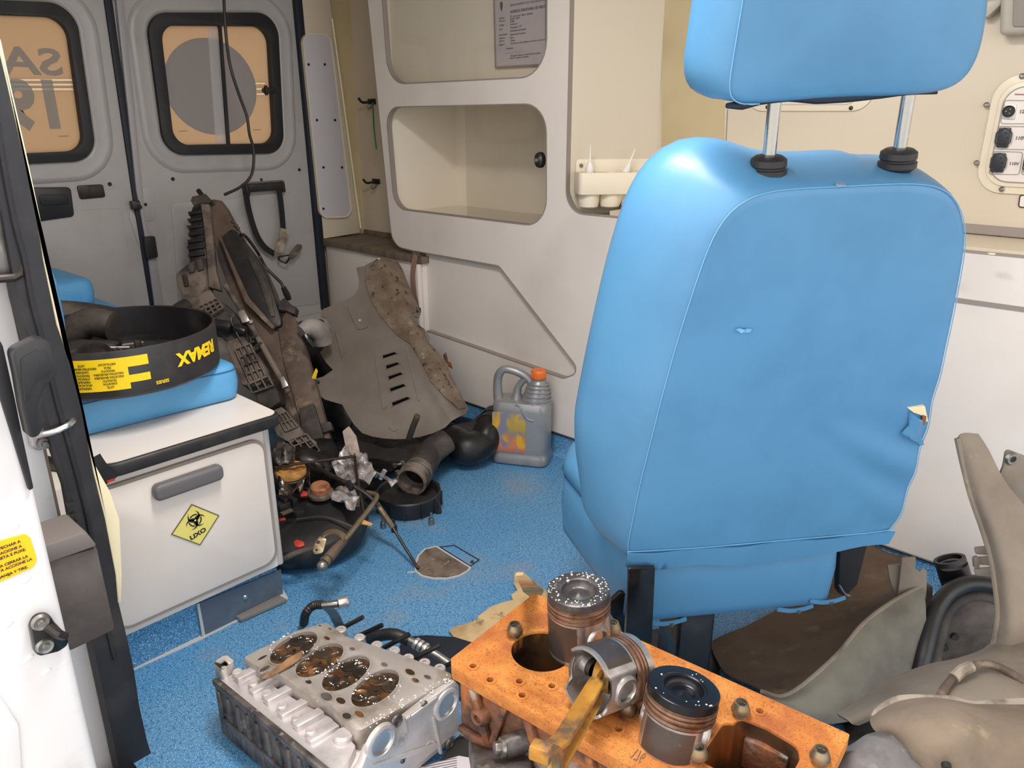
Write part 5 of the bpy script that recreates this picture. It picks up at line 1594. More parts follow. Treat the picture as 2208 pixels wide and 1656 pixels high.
# connecting rod: small end on the pin, beam running towards the viewer, split big end
s_end = M2(0, 0, .036)
b_end = at(1158, 1704, .845)
rd = (b_end - s_end).normalized()
rx = px2 - rd * px2.dot(rd); rx.normalize()      # bore axis of both ends
ry = rd.cross(rx)
RL = (b_end - s_end).length
RM = fr(s_end, ry, rd, rx)
rodp = MB().prism([(-.0185, .012), (.0185, .012), (.0155, .045), (.017, RL - .075), (.032, RL - .033), (-.032, RL - .033), (-.017, RL - .075), (-.0155, .045)], -.0035, .0035, RM).build('connecting_rod', rod_rust, t2, bevel=.003)
MB().prism([(-.008, .03), (.008, .03), (.0065, RL - .065), (-.0065, RL - .065)], -.0045, .0045, RM).build('rod_web', rust_dark, rodp)
for sg in (1, -1):
    MB().prism([(sg * .0095, .03), (sg * .0165, .03), (sg * .0180, RL - .07), (sg * .031, RL - .038), (sg * .024, RL - .038), (sg * .0095, RL - .07)], -.0105, .0105, RM).build('rod_flange', rod_rust, rodp, bevel=.002)
MB().lathe([(.013, -.012), (.021, -.012), (.021, .012), (.013, .012), (.013, -.012)], RM if False else fr(s_end, ry, rd, rx), 32, False, False).build('small_end', rod_rust, rodp, bevel=.001)
arcp = [(.036 * math.cos(a), RL + .036 * math.sin(a) * 1.0) for a in [math.radians(180 - 180 * i / 18) + math.pi for i in range(19)]]
arco = [(.050 * math.cos(a), RL + .050 * math.sin(a)) for a in [math.radians(0 - 180 * i / 18) for i in range(19)]]
arci = [(.036 * math.cos(a), RL + .036 * math.sin(a)) for a in [math.radians(-180 + 180 * i / 18) for i in range(19)]]
MB().prism(arco + arci, -.0125, .0125, RM).build('big_end', brass_steel, rodp, bevel=.002)
for sg in (1, -1):
    MB().prism(fillet([(sg * .036, RL - .018), (sg * .054, RL - .018, .005), (sg * .054, RL + .001), (sg * .036, RL + .001)], 3), -.0115, .0115, RM).build('cap_shoulder', rod_rust, rodp, bevel=.002)

# ================================================================== CYLINDER HEAD
HA = V((.035, -.9994, 0)).normalized()
HB = V((.9994, .035, 0)).normalized()
HZ = .15
HO = V((.6075, .993, 0))
def hl(px, py, z=HZ):
    d = onz(px, py, z) - HO
    return (d.dot(HA), d.dot(HB))
HM = lambda a, b, c: HO + HA * a + HB * b + UPZ * c
head = thing('cylinder_head', 'cast aluminium cylinder head with four burnt chambers and studs on the blue floor', 'cylinder head', HO)
A_, B2, C_, D_ = hl(462, 1442), hl(706, 1343), hl(985, 1456), hl(724, 1652)
E1 = hl(772, 1576)           # corner between gasket face and end wall
bodyp = fillet([(A_[0], A_[1], .012), (B2[0], B2[1], .012), (C_[0], C_[1], .015), (D_[0], D_[1], .015)], 4)
MB().prism(bodyp, .012, .108, HM).build('head_casting', alu, head, bevel=.004)
fo = [hl(540, 1416), hl(706, 1343), hl(740, 1366), hl(985, 1456), hl(930, 1490), hl(772, 1576), hl(700, 1520), hl(655, 1500), hl(620, 1468), hl(575, 1445)]
facep = fillet([hl(524, 1418) + (.006,), hl(640, 1360) + (.008,), hl(704, 1342) + (.01,), hl(745, 1372) + (.01,), hl(860, 1410) + (.01,), hl(984, 1456) + (.012,), hl(930, 1488) + (.01,), hl(840, 1540) + (.02,), hl(772, 1578) + (.012,), hl(742, 1556) + (.02,), hl(712, 1516) + (.02,), hl(668, 1500) + (.02,), hl(640, 1482) + (.01,), hl(600, 1452) + (.01,), hl(560, 1440) + (.01,)], 4)
chc = [hl(a, b) for a, b in ((634, 1397), (690, 1424), (747, 1452), (810, 1484))]
chol = []
ch_dir = (V(chc[3]) - V(chc[0])).normalized(); ch_per = V((-ch_dir.y, ch_dir.x))
for c in chc:
    chol.append([tuple(V(c) + ch_dir * .0345 * math.cos(2 * math.pi * i / 32) + ch_per * .054 * math.sin(2 * math.pi * i / 32)) for i in range(32)])
MB().prism(facep, .10, HZ, HM, chol).build('gasket_face', gasket_face, head, bevel=.0012)
for k, (c, h) in enumerate(zip(chc, chol)):
    f = MB().prism(h, HZ - .014, HZ - .006, HM).build('chamber', burnt, head)
    MB().band(h, HZ - .012, HZ + .0015, .0026, HM).build('chamber_rim', gasket_face, head)
    for i, (da, db, r) in enumerate(((.0145, .0235, .0165), (-.0150, .0235, .0165), (.0145, -.0235, .0150), (-.0150, -.0235, .0150))):
        q = V(c) + ch_dir * da + ch_per * db
        MB().lathe([(r, HZ - .007), (r, HZ - .0042), (r - .0022, HZ - .0036), (r - .0045, HZ - .005), (0, HZ - .0046)], fr(HM(q.x, q.y, 0), HA, HB, UPZ), 24).build('valve', valve_burnt, head)
    MB().lathe([(.003, HZ - .006), (.003, HZ - .003), (0, HZ - .003)], fr(HM(c[0], c[1], 0), HA, HB, UPZ), 10).build('injector_tip', ink, head)
# water ways and bolt holes around the chambers
for a, b, rx_, ry_, m in ((566, 1419, .005, .012, burnt), (600, 1409, .007, .012, burnt), (571, 1443, .007, .013, alu_dark), (672, 1372, .012, .006, burnt), (705, 1377, .010, .0055, burnt), (735, 1394, .011, .006, burnt), (760, 1400, .008, .0055, alu_dark), (765, 1412, .010, .007, burnt), (800, 1421, .012, .006, burnt), (829, 1434, .009, .006, alu_dark), (884, 1450, .014, .008, burnt), (896, 1468, .010, .006, burnt), (922, 1461, .010, .006, alu_dark), (657, 1461, .009, .005, alu_dark), (665, 1471, .010, .006, burnt), (700, 1481, .014, .006, burnt), (704, 1503, .016, .010, alu_dark), (748, 1545, .011, .008, ink), (775, 1541, .013, .007, burnt), (735, 1512, .013, .008, burnt), (712, 1357, .007, .004, alu_dark), (690, 1350, .005, .003, ink)):
    q = hl(a, b)
    if any((V(q) - V(c_)).dot(ch_dir) ** 2 / .0345 ** 2 + (V(q) - V(c_)).dot(ch_per) ** 2 / .054 ** 2 < 1.35 for c_ in chc): continue
    pe = circ(q[0], q[1], rx_ * .85, 18, ry_ * .85)
    MB().prism(pe, HZ - .001, HZ + .0006, HM).build('water_way', m, head)
    MB().band(pe, HZ - .002, HZ + .0014, .0014, HM, inward=False).build('passage_rim', gasket_face, head)
# lower shelf on the port side with cast steps
lowp = fillet([hl(466, 1442) + (.006,), hl(530, 1416) + (.004,), hl(572, 1446) + (.01,), hl(640, 1486) + (.01,), hl(712, 1522) + (.02,), hl(766, 1582) + (.01,), hl(740, 1636) + (.006,), hl(724, 1650) + (.006,)], 3)
MB().prism(lowp, .10, .126, HM).build('port_shelf', alu_bright, head, bevel=.003)
for k, (a, b) in enumerate(((536, 1446), (570, 1470), (600, 1492), (632, 1518), (664, 1545), (694, 1572))):
    q = hl(a, b, .138)
    w = .050 + .004 * (k % 2)
    MB().prism([(q[0] - .010, q[1] - w / 2), (q[0] + .006, q[1] - w / 2), (q[0] + .012, q[1] + w / 2), (q[0] - .006, q[1] + w / 2)], .12, .138 - .004 * (k % 2), HM).build('cast_step', alu_bright, head, bevel=.002)
    q = hl(a - 24, b + 4, .134)
    MB().lathe([(.009, .12), (.009, .136), (.007, .138), (0, .137)], fr(HM(q[0], q[1], 0), HA, HB, UPZ), 16).build('cast_stud_boss', alu, head)
fl_ = hl(478, 1438, .15)
MB().prism(fillet([hl(462, 1444, .13) + (.004,), hl(488, 1426, .13) + (.006,), hl(508, 1440, .13) + (.006,), hl(480, 1460, .13) + (.004,)], 4), .11, .146, HM, [circ(*hl(482, 1441, .146), .007, 14)]).build('mount_ear', alu, head, bevel=.003)
q = hl(740, 1588, .13)
MB().lathe([(.016, .12), (.016, .134), (.012, .138), (0, .138)], fr(HM(q[0], q[1], 0), HA, HB, UPZ), 20).build('corner_boss', alu_bright, head)
# end wall facing the viewer with two core plugs
EN0, EN1 = V(HM(D_[0], D_[1], 0)), V(HM(C_[0], C_[1], 0))
eu = (EN1 - EN0).normalized(); en = V((eu.y, -eu.x, 0))
if en.dot(E0 - EN0) < 0: en = -en
EW = fr(EN0, eu, UPZ, en)
EL = (EN1 - EN0).length
top_e = [(.045, .118), (.06, .142), (EL - .01, .148), (EL, .13), (EL, .03), (.015, .03), (.010, .10)]
MB().prism(fillet([p + (.008,) for p in top_e], 4), -.01, .006, EW).build('end_wall', alu, head, bevel=.003)
def ew(px, py):
    d = onp(px, py, EN0 + en * .006, en) - EN0
    return (d.dot(eu), d.z)
for a, b in ((822, 1599), (962, 1518)):
    q = ew(a, b)
    M = fr(EW(q[0], q[1], .006), eu, UPZ, en)
    MB().lathe([(.031, -.004), (.030, .003), (.026, .005), (.0235, .005), (.022, .002)], M, 36, False, False).build('plug_boss', alu, head)
    MB().lathe([(.0225, .003), (.0215, .0036), (.0195, .0012), (.017, .0004), (0, .0004)], M, 36, False, True).build('core_plug', steel_bright, head)
for a, b, r in ((915, 1519, .004), (856, 1555, .007), (970, 1603, .006), (1000, 1577, .006), (873, 1630, .003), (868, 1640, .003)):
    q = ew(a, b); M = fr(EW(q[0], q[1], .006), eu, UPZ, en)
    MB().lathe([(r * 1.8, -.001), (r * 1.6, .002), (r, .003), (r * .8, -.002), (0, -.003)], M, 18, False, True).build('threaded_boss', alu_dark, head)
for pts in ([(884, 1542), (940, 1500), (944, 1505), (888, 1548)], [(930, 1546), (936, 1544), (952, 1622), (946, 1626)], [(800, 1648), (940, 1600), (945, 1608), (806, 1655)], [(866, 1546), (872, 1544), (880, 1580), (874, 1582)]):
    MB().prism([ew(*p_) for p_ in pts], .004, .010, EW).build('end_rib', alu, head, bevel=.0015)
q = ew(912, 1612)
text('cast_mark', 'A', .010, fr(EW(ew(871, 1584)[0], ew(871, 1584)[1], .0062), eu, UPZ, -en), alu_bright, head, .0008)
cm = ew(926, 1607)
MB().band(circ(cm[0], cm[1], .009, 20), .005, .0072, .0014, EW).build('cast_ring', alu_bright, head)
# toothed lower wall on the far-left side
L0, L1 = V(HM(A_[0], A_[1], 0)), V(HM(D_[0], D_[1], 0))
lu = (L1 - L0).normalized(); ln_ = V((lu.y, -lu.x, 0))
if ln_.dot(V((-1, 0, 0))) < 0: ln_ = -ln_
LW = fr(L0, lu, UPZ, ln_); LL = (L1 - L0).length
MB().prism([(0, .006), (LL, .006), (LL, .128), (0, .128)], -.004, .004, LW).build('side_wall', alu_dark, head)
MB().prism([(.0, .118), (LL, .118), (LL, .130), (0, .132)], .0, .008, LW).build('side_rail', alu_dark, head, bevel=.002)
MB().prism([(.02, .050), (LL, .050), (LL, .058), (.02, .058)], .0, .010, LW).build('side_rail', alu_dark, head, bevel=.002)
for i in range(11):
    x = .012 + i * LL / 11.5
    MB().prism([(x, .062), (x + .012, .062), (x + .006, .112), (x - .003, .112)], .0, .009, LW).build('side_tooth', alu_dark, head, bevel=.002)
    MB().prism([(x, .008), (x + .010, .008), (x + .008, .046), (x, .046)], .0, .006, LW).build('side_tooth', alu_dark, head, bevel=.002)
# manifold studs
for (a, b), (c, d) in (((742, 1352), (782, 1331)), ((776, 1370), (824, 1348)), ((833, 1394), (882, 1368)), ((897, 1418), (950, 1390)), ((958, 1438), (985, 1424))):
    pa = onz(a, b, .118); q = pa + (onz(c, d, .150) - pa)
    MB().cyl(pa - (q - pa) * .2, q, .0048, n=12).build('stud', dark_steel, head)
# back flange with bosses
for a, b in ((735, 1357), (775, 1374), (812, 1390), (850, 1402), (880, 1418), (915, 1428), (948, 1440)):
    q = hl(a, b, .138)
    MB().lathe([(.011, .10), (.011, .138), (.009, .140), (.004, .140), (.004, .136), (0, .136)], fr(HM(q[0], q[1], 0), HA, HB, UPZ), 16).build('flange_boss', alu, head)
# torn gasket strip lying over the face
g = tag(MB().sheet([tuple(onz(a, b, .153)[:2]) for a, b in ((564, 1466), (588, 1448), (612, 1432), (628, 1420), (653, 1406), (650, 1422), (630, 1436), (604, 1450), (588, 1462))], .002, lambda a, b, c: V((a, b, .1535 + c)), cell=.006, disp=lambda a, b: .003 * noise.noise(V((a * 60, b * 60, 0))) + .002).build('gasket_scrap', mat('brown_gasket', (152, 112, 78), .8, layers=[((112, 84, 62), 30, .45, .65, 6)]), angle=80), 'torn brown gasket scrap lying across the cylinder head face', 'scrap')
# white crystalline crumbs on the castings
def crumbs(name, pts, z, parent):
    mb = MB()
    for a, b in pts:
        p = onz(a, b, z); r = random.uniform(.0009, .0022)
        v = [p + V((r, 0, 0)), p + V((-r, 0, 0)), p + V((0, r, 0)), p + V((0, -r, 0)), p + V((0, 0, r * .8)), p + V((0, 0, -r * .8))]
        mb.add(v, [(0, 2, 4), (2, 1, 4), (1, 3, 4), (3, 0, 4), (2, 0, 5), (1, 2, 5), (3, 1, 5), (0, 3, 5)])
    return stuff(mb.build(name, mat('white_crumb', (232, 228, 224), .6) if 'white_crumb' not in MATS else MATS['white_crumb'], parent, smooth=False))
random.seed(5)
pts = []
for k in range(150):
    c = random.choice(((634, 1397), (690, 1424), (747, 1452), (810, 1484)))
    t = random.uniform(0, 6.28)
    pts.append((c[0] + 52 * math.cos(t) * random.uniform(.8, 1.05), c[1] + 30 * math.sin(t) * random.uniform(.7, 1.1)))
crumbs('white_corrosion', pts, HZ + .0008, head)
pts = [(random.uniform(800, 880), 0) for _ in range(0)]
for k in range(70):
    t = random.random()
    pts.append((795 + 180 * t + random.uniform(-12, 12), 1562 - 105 * t + random.uniform(-8, 10)))
crumbs('white_corrosion', pts, HZ + .0005, head)

# ================================================================== AROUND THE ENGINE PARTS
cb = thing('cardboard_sheet', 'dirty torn cardboard sheet under the rusty engine block', 'cardboard', onz(1080, 1340, 0))
cbp = [tuple(onz(a, b, .004)[:2]) for a, b in ((1110, 1240), (1120, 1236), (1172, 1272), (1210, 1300), (1240, 1420), (1250, 1500), (1100, 1480), (1010, 1420), (968, 1362), (985, 1352), (1020, 1342), (1060, 1310), (1088, 1300), (1106, 1296), (1102, 1284), (1116, 1276), (1108, 1262))]
MB().sheet(cbp, .004, lambda a, b, c: V((a, b, c)), cell=.02, disp=lambda a, b: .004 + .004 * noise.noise(V((a * 22, b * 22, 1)))).build('card', cardboard, cb, angle=60)
b = MB(); pxplate(b, [(1112, 1242), (1128, 1240), (1172, 1276), (1160, 1302), (1128, 1276)], onz(1120, 1290, .01), (FH * .6 + UPZ * .8), .004)
b.build('card_flap', cardboard, cb)
for (a, b_), (c, d) in (((1118, 1255), (1140, 1262)), ((1140, 1262), (1150, 1274)), ((1112, 1330), (1140, 1318))):
    MB().tube([onz(a, b_, .012), onz((a + c) / 2, (b_ + d) / 2 - 2, .014), onz(c, d, .012)], .0014, 5, 4).build('twig_mark', fender_brown, cb)
# wooden packing under the block end, dark plate and hose between head and block
tag(MB().prism(zpoly([(870, 1366), (920, 1362), (980, 1366), (1040, 1384), (1050, 1470), (980, 1500), (900, 1440), (850, 1410)], .02), .004, .012).build('black_tray', seal_navy, bevel=.002), 'flat black plastic plate lying between the head and the block', 'plate')
tag(MB().prism(zpoly([(940, 1660), (985, 1600), (1040, 1560), (1060, 1600), (1000, 1680)], 0), .001, .010).build('black_board', ink), 'small black board under the near end of the cylinder head', 'board')
ph = thing('metal_hose', 'bent steel pipe with crimped collar behind the cylinder head studs', 'hose', onz(900, 1400, 0))
MB().tube([onz(798, 1378, .05), onz(822, 1370, .07), onz(850, 1368, .08), onz(880, 1380, .075)], .0125, 14, 5).build('rubber_end', black_plastic, ph)
MB().tube([onz(872, 1376, .075), onz(905, 1392, .07), onz(940, 1412, .06), onz(975, 1436, .05), onz(990, 1446, .045)], .0085, 14, 5).build('pipe', steel, ph)
for a, b_, z in ((898, 1388, .071), (907, 1393, .070), (917, 1399, .067)):
    q = onz(a, b_, z); d = (onz(a + 12, b_ + 8, z - .004) - q).normalized()
    MB().cyl(q - d * .004, q + d * .004, .0125, n=18).build('crimp_ring', steel_bright, ph, bevel=.001)
fh = thing('flexible_pipe', 'short flexible pipe with braided sleeve standing behind the cylinder head', 'pipe', onz(660, 1350, 0))
bra = spline([onz(655, 1345, .06), onz(660, 1322, .10), onz(676, 1306, .115), onz(697, 1304, .118)], 10)
MB().tube(bra, [.0085 + .0014 * (i % 2) for i in range(len(bra))], 12).build('braided_sleeve', dark_steel, fh)
MB().tube([onz(648, 1362, .01), onz(649, 1354, .04), onz(655, 1343, .062)], .007, 12, 4).build('pipe_stub', steel, fh)
MB().tube([onz(695, 1305, .118), onz(716, 1303, .12), onz(728, 1302, .12)], .008, 12, 4).build('pipe_stub', steel, fh)
q = onz(728, 1302, .12); d = (onz(744, 1298, .12) - q).normalized()
MB().cyl(q, q + d * .022, .0125, n=20).build('union_nut', steel_bright, fh, bevel=.002)
MB().ribbon([onz(706, 1311, .115), onz(718, 1322, .09), onz(730, 1345, .045), onz(732, 1352, .02)], RIGHT, .022, .003, 4).build('bracket_strip', steel, fh)
# steel bracket with a hex bolt between head and block, and paper
br = thing('engine_mount', 'grey alloy engine mount with a large hex bolt beneath the rusty block', 'bracket', onz(1060, 1630, 0))
b = MB(); pxplate(b, [(1010, 1590, .02), (1060, 1575, .02), (1120, 1590, .02), (1160, 1600, .01), (1130, 1690), (1050, 1700), (1020, 1650, .02)], onz(1060, 1620, .225), (FH * .45 - UPZ * -.9), .03)
b.build('mount_body', alu_dark, br, bevel=.006, segs=3)
MB().tube([onz(1090, 1612, .255), onz(1130, 1596, .262), onz(1180, 1576, .265)], .016, 18, 4).build('mount_tube', alu_dark, br)
q = onz(1086, 1612, .262); d = (RIGHT * -.85 - FH * .25 + UPZ * .15).normalized()
M = axis_frame(q, d)
MB().lathe([(.014, 0), (.014, .005), (.011, .006)], M, 28).build('bolt_washer', steel, br)
MB().prism([(.0098 * math.cos(k * math.pi / 3), .0098 * math.sin(k * math.pi / 3)) for k in range(6)], .005, .014, M).build('hex_head', steel, br, bevel=.0012)
pa_ = thing('printed_paper', 'grey printed sheet on the floor under the cylinder head and mount', 'paper', onz(960, 1650, 0))
MB().prism(zpoly([(880, 1690), (905, 1655), (990, 1630), (1045, 1640), (1060, 1700)], .012), .011, .0125).build('sheet', paper, pa_)
for i in range(5):
    MB().prism(zpoly([(910 + i * 4, 1650 + i * 5 - 2), (985, 1634 + i * 5), (985, 1635.4 + i * 5), (910 + i * 4, 1651.4 + i * 5 - 2)], .0125), .0124, .0129).build('print_line', paper_ink, pa_)

# ================================================================== WHEEL ARCH LINERS ON THE RIGHT
def railsheet(name, rails, m, parent, th=.003, n=8, amp=.004, sc=12, seed=0):
    rr = [resample_open(spline(r, 6), 26) for r in rails]
    cols = []
    for j in range(26):
        cols.append(spline([r[j] for r in rr], n))
    R = [[cols[j][i] for j in range(26)] for i in range(len(cols[0]))]
    # thickness along local normal
    H, W = len(R), 26
    top, bot = [], []
    for i in range(H):
        a, b = [], []
        for j in range(W):
            du = R[i][min(j + 1, W - 1)] - R[i][max(j - 1, 0)]
            dv = R[min(i + 1, H - 1)][j] - R[max(i - 1, 0)][j]
            nn = du.cross(dv)
            nn = nn.normalized() if nn.length > 1e-9 else UPZ
            k = amp * noise.noise(R[i][j] * sc + V((seed, 0, 0)))
            a.append(R[i][j] + nn * (k + th / 2)); b.append(R[i][j] + nn * (k - th / 2))
        top.append(a); bot.append(b)
    mb = MB()
    v = [p for r in top for p in r] + [p for r in bot for p in r]
    o = H * W; f = []
    for i in range(H - 1):
        for j in range(W - 1):
            q = (i * W + j, i * W + j + 1, (i + 1) * W + j + 1, (i + 1) * W + j)
            f.append(q); f.append(tuple(o + x for x in reversed(q)))
    for j in range(W - 1):
        f.append((j + 1, j, o + j, o + j + 1)); x = (H - 1) * W
        f.append((x + j, x + j + 1, o + x + j + 1, o + x + j))
    for i in range(H - 1):
        f.append((i * W, (i + 1) * W, o + (i + 1) * W, o + i * W)); x = W - 1
        f.append(((i + 1) * W + x, i * W + x, o + i * W + x, o + (i + 1) * W + x))
    mb.add(v, f)
    return mb.build(name, m, parent, angle=60)
def resample_open(q, n):
    L_ = [0]
    for i in range(1, len(q)): L_.append(L_[-1] + (q[i] - q[i - 1]).length)
    out = []; j = 0
    for i in range(n):
        t = L_[-1] * i / (n - 1)
        while j < len(q) - 2 and L_[j + 1] < t: j += 1
        k = (t - L_[j]) / max(1e-9, L_[j + 1] - L_[j])
        out.append(q[j] + (q[j + 1] - q[j]) * k)
    return out
T = lambda *pts: [at(*p) for p in pts]
l1 = thing('wheel_arch_liner', 'trough shaped muddy wheel arch liner behind the block, brown inside and grey outside', 'liner', at(1780, 1450, 1.5))
inner = [T((1530, 1385, 1.66), (1640, 1335, 1.74), (1760, 1262, 1.84), (1855, 1180, 1.95), (1960, 1168, 1.98)),
         T((1545, 1420, 1.60), (1660, 1390, 1.66), (1790, 1330, 1.72), (1890, 1250, 1.82), (1945, 1225, 1.84)),
         T((1570, 1455, 1.52), (1680, 1450, 1.52), (1800, 1390, 1.58), (1880, 1310, 1.66), (1940, 1255, 1.74)),
         T((1640, 1490, 1.44), (1700, 1496, 1.42), (1800, 1415, 1.47), (1860, 1345, 1.50), (1925, 1296, 1.54))]
railsheet('inner_face', inner, fender_brown, l1, .003, 8, .008, 10)
outer_l = [T((1640, 1492, 1.437), (1700, 1498, 1.417), (1800, 1417, 1.467), (1860, 1347, 1.497), (1925, 1298, 1.537), (1990, 1262, 1.56)),
           T((1660, 1508, 1.41), (1720, 1512, 1.40), (1810, 1460, 1.44), (1880, 1400, 1.47), (1935, 1350, 1.50), (1996, 1310, 1.53)),
           T((1690, 1530, 1.40), (1740, 1540, 1.40), (1830, 1510, 1.43), (1900, 1460, 1.46), (1950, 1410, 1.49), (1998, 1380, 1.52)),
           T((1700, 1548, 1.42), (1760, 1560, 1.42), (1850, 1550, 1.45), (1910, 1520, 1.48), (1960, 1480, 1.51), (2000, 1450, 1.54))]
railsheet('outer_face', outer_l, fender_green, l1, .003, 8, .004, 10, 4)
MB().tube(spline(T((1640, 1491, 1.436), (1700, 1497, 1.416), (1800, 1416, 1.466), (1860, 1346, 1.496), (1925, 1297, 1.536), (1990, 1261, 1.556)), 6), .0042, 8).build('rolled_edge', fender_grey, l1)
def vplate(px, d0, th, nm, m, par, holes=(), bev=.002, tilt=0):
    p0 = at(px[0][0], px[0][1], d0)
    b = MB(); pxplate(b, px, p0, FH + RIGHT * tilt, th, holes)
    return b.build(nm, m, par, bevel=bev)
vplate([(1945, 1204, .004), (1976, 1202, .004), (1974, 1228), (1982, 1234), (1988, 1228), (2000, 1232), (1998, 1290), (1975, 1305), (1935, 1298)], 1.53, .006, 'upright_tab', fender_grey, l1)
vplate([(1914, 1220), (1942, 1218), (1942, 1280), (1934, 1296), (1918, 1246)], 1.55, .006, 'upright_tab', fender_grey, l1)
vplate([(1985, 1300), (1998, 1262), (2012, 1266), (2012, 1340), (1985, 1420), (1980, 1440)], 1.60, .01, 'back_gusset', dusty_brown, l1)

hs = thing('rubber_hose', 'thick black rubber hose bent in a hoop with an open end against the white board', 'hose', at(2060, 1300, 1.6))
MB().tube(T((2052, 1218, 1.62), (2062, 1250, 1.62), (2072, 1275, 1.60)), [.031, .031, .029], 22, 4).build('open_end', gloss_black, hs)
MB().lathe([(.024, .0), (.031, .0), (.031, .010), (.024, .010)], axis_frame(at(2050, 1214, 1.62), at(2050, 1214, 1.62) - at(2062, 1250, 1.62)), 24, False, False).build('open_lip', black_plastic, hs)
MB().tube(T((1984, 1450, 1.50), (1996, 1390, 1.51), (2016, 1320, 1.54), (2046, 1278, 1.56), (2090, 1258, 1.56), (2140, 1262, 1.55), (2190, 1285, 1.54)), .0165, 16, 6).build('hose_tube', black_plastic, hs)
MB().tube(T((2010, 1450, 1.53), (2024, 1380, 1.54), (2044, 1320, 1.56), (2080, 1290, 1.57), (2120, 1284, 1.57), (2170, 1300, 1.56)), .012, 14, 6).build('hose_tube', dusty_black, hs)
pnl = tag(MB().prism(*[fillet(pxpoly([(2036, 1330, .01), (2084, 1284, .02), (2200, 1290), (2200, 1460), (2030, 1470), (2026, 1400)], at(2080, 1380, 1.62), FH), 4), 0, .012, fr(*planefr(at(2080, 1380, 1.62), FH))]).build('splash_board', dusty_black, bevel=.003), 'dusty black splash panel standing behind the hoop of the rubber hose', 'panel')
for a, b_ in ((2036, 1396), (2064, 1340), (2058, 1372)):
    q = at(a, b_, 1.612)
    MB().cyl(q, q - FH * .004, .008, n=14).build('panel_hole', ink, pnl)

l2 = thing('fender_liner', 'large dusty grey fender liner with a tall arm, nearest to the socket panel side', 'liner', at(2080, 1420, 1.3))
arm = [T((2064, 945, 1.34), (2076, 1000, 1.34), (2094, 1070, 1.34), (2118, 1140, 1.34), (2136, 1200, 1.33), (2146, 1260, 1.32), (2152, 1330, 1.31), (2140, 1400, 1.30)),
       T((2076, 934, 1.34), (2096, 985, 1.33), (2120, 1060, 1.32), (2150, 1140, 1.31), (2172, 1220, 1.30), (2182, 1290, 1.29), (2186, 1350, 1.28), (2180, 1420, 1.27)),
       T((2108, 936, 1.35), (2130, 970, 1.34), (2165, 1040, 1.33), (2220, 1110, 1.32), (2250, 1220, 1.30), (2260, 1300, 1.29), (2260, 1360, 1.28), (2250, 1430, 1.27))]
railsheet('liner_arm', arm, fender_grey, l2, .004, 8, .003, 9, 2)
MB().tube(spline(T((2064, 945, 1.338), (2076, 1000, 1.338), (2094, 1070, 1.338), (2118, 1140, 1.338), (2136, 1200, 1.328), (2146, 1260, 1.318), (2152, 1330, 1.308), (2140, 1400, 1.298)), 5), .005, 8).build('arm_edge', fender_grey, l2)
low = [T((1806, 1540, 1.24), (1850, 1516, 1.26), (1900, 1480, 1.28), (1955, 1450, 1.30), (2010, 1430, 1.30), (2060, 1420, 1.30), (2115, 1402, 1.30), (2148, 1380, 1.31), (2260, 1350, 1.30)),
       T((1815, 1548, 1.22), (1870, 1520, 1.23), (1930, 1498, 1.22), (1990, 1470, 1.22), (2050, 1455, 1.22), (2110, 1440, 1.22), (2160, 1430, 1.22), (2200, 1428, 1.22), (2280, 1420, 1.20)),
       T((1830, 1556, 1.20), (1890, 1530, 1.19), (1950, 1512, 1.16), (2010, 1508, 1.15), (2070, 1510, 1.14), (2130, 1515, 1.14), (2180, 1510, 1.14), (2230, 1505, 1.14), (2300, 1500, 1.12)),
       T((1850, 1560, 1.20), (1890, 1545, 1.19), (1960, 1540, 1.17), (2020, 1545, 1.16), (2080, 1550, 1.16), (2140, 1550, 1.15), (2190, 1548, 1.14), (2240, 1545, 1.14), (2300, 1540, 1.13))]
railsheet('liner_body', low, fender_grey, l2, .004, 8, .006, 8, 7)
vplate([(2170, 968, .006), (2214, 985), (2240, 1100), (2200, 1110), (2150, 1090), (2150, 1040), (2164, 1006, .01)], 1.345, .006, 'bolt_tab', fender_grey, l2, [circ_px for circ_px in ()])
q = at(2184, 990, 1.343)
MB().lathe([(.006, -.002), (.010, -.002), (.013, .002)], fr(q, RIGHT, UPZ, FH), 18, False, False).build('eyelet', steel, l2)
MB().cyl(q, q + FH * .001, .006, n=14).build('eyelet_hole', ink, l2)
for k, py in enumerate((1190, 1212, 1236)):
    vplate([(2102, py - 8, .003), (2150, py - 12), (2150, py + 10), (2106, py + 6, .003)], 1.36, .006, 'clip_rib', fender_grey, l2)
vplate([(2100, 1205, .004), (2112, 1200, .004), (2114, 1224, .004), (2102, 1228, .004)], 1.35, .008, 'clip_end', dust_tan, l2)
fold = [T((1884, 1552, 1.12), (1900, 1534, 1.13), (1940, 1512, 1.13), (2000, 1508, 1.12), (2050, 1514, 1.11), (2100, 1522, 1.11), (2160, 1520, 1.10), (2300, 1512, 1.08)),
        T((1888, 1572, 1.08), (1912, 1556, 1.07), (1960, 1540, 1.06), (2010, 1536, 1.05), (2060, 1540, 1.04), (2110, 1548, 1.04), (2170, 1546, 1.03), (2300, 1540, 1.02)),
        T((1925, 1600, 1.06), (1950, 1596, 1.04), (1990, 1590, 1.02), (2030, 1590, 1.01), (2080, 1592, 1.0), (2130, 1600, 1.0), (2190, 1600, .99), (2300, 1600, .98)),
        T((1936, 1720, 1.04), (1960, 1720, 1.02), (2000, 1720, 1.0), (2040, 1720, .99), (2090, 1720, .98), (2140, 1720, .98), (2200, 1720, .97), (2300, 1720, .96))]
l3 = thing('torn_felt_liner', 'torn brownish felt liner folded over the grey fender liner at the frame corner', 'liner', at(2060, 1600, 1.0))
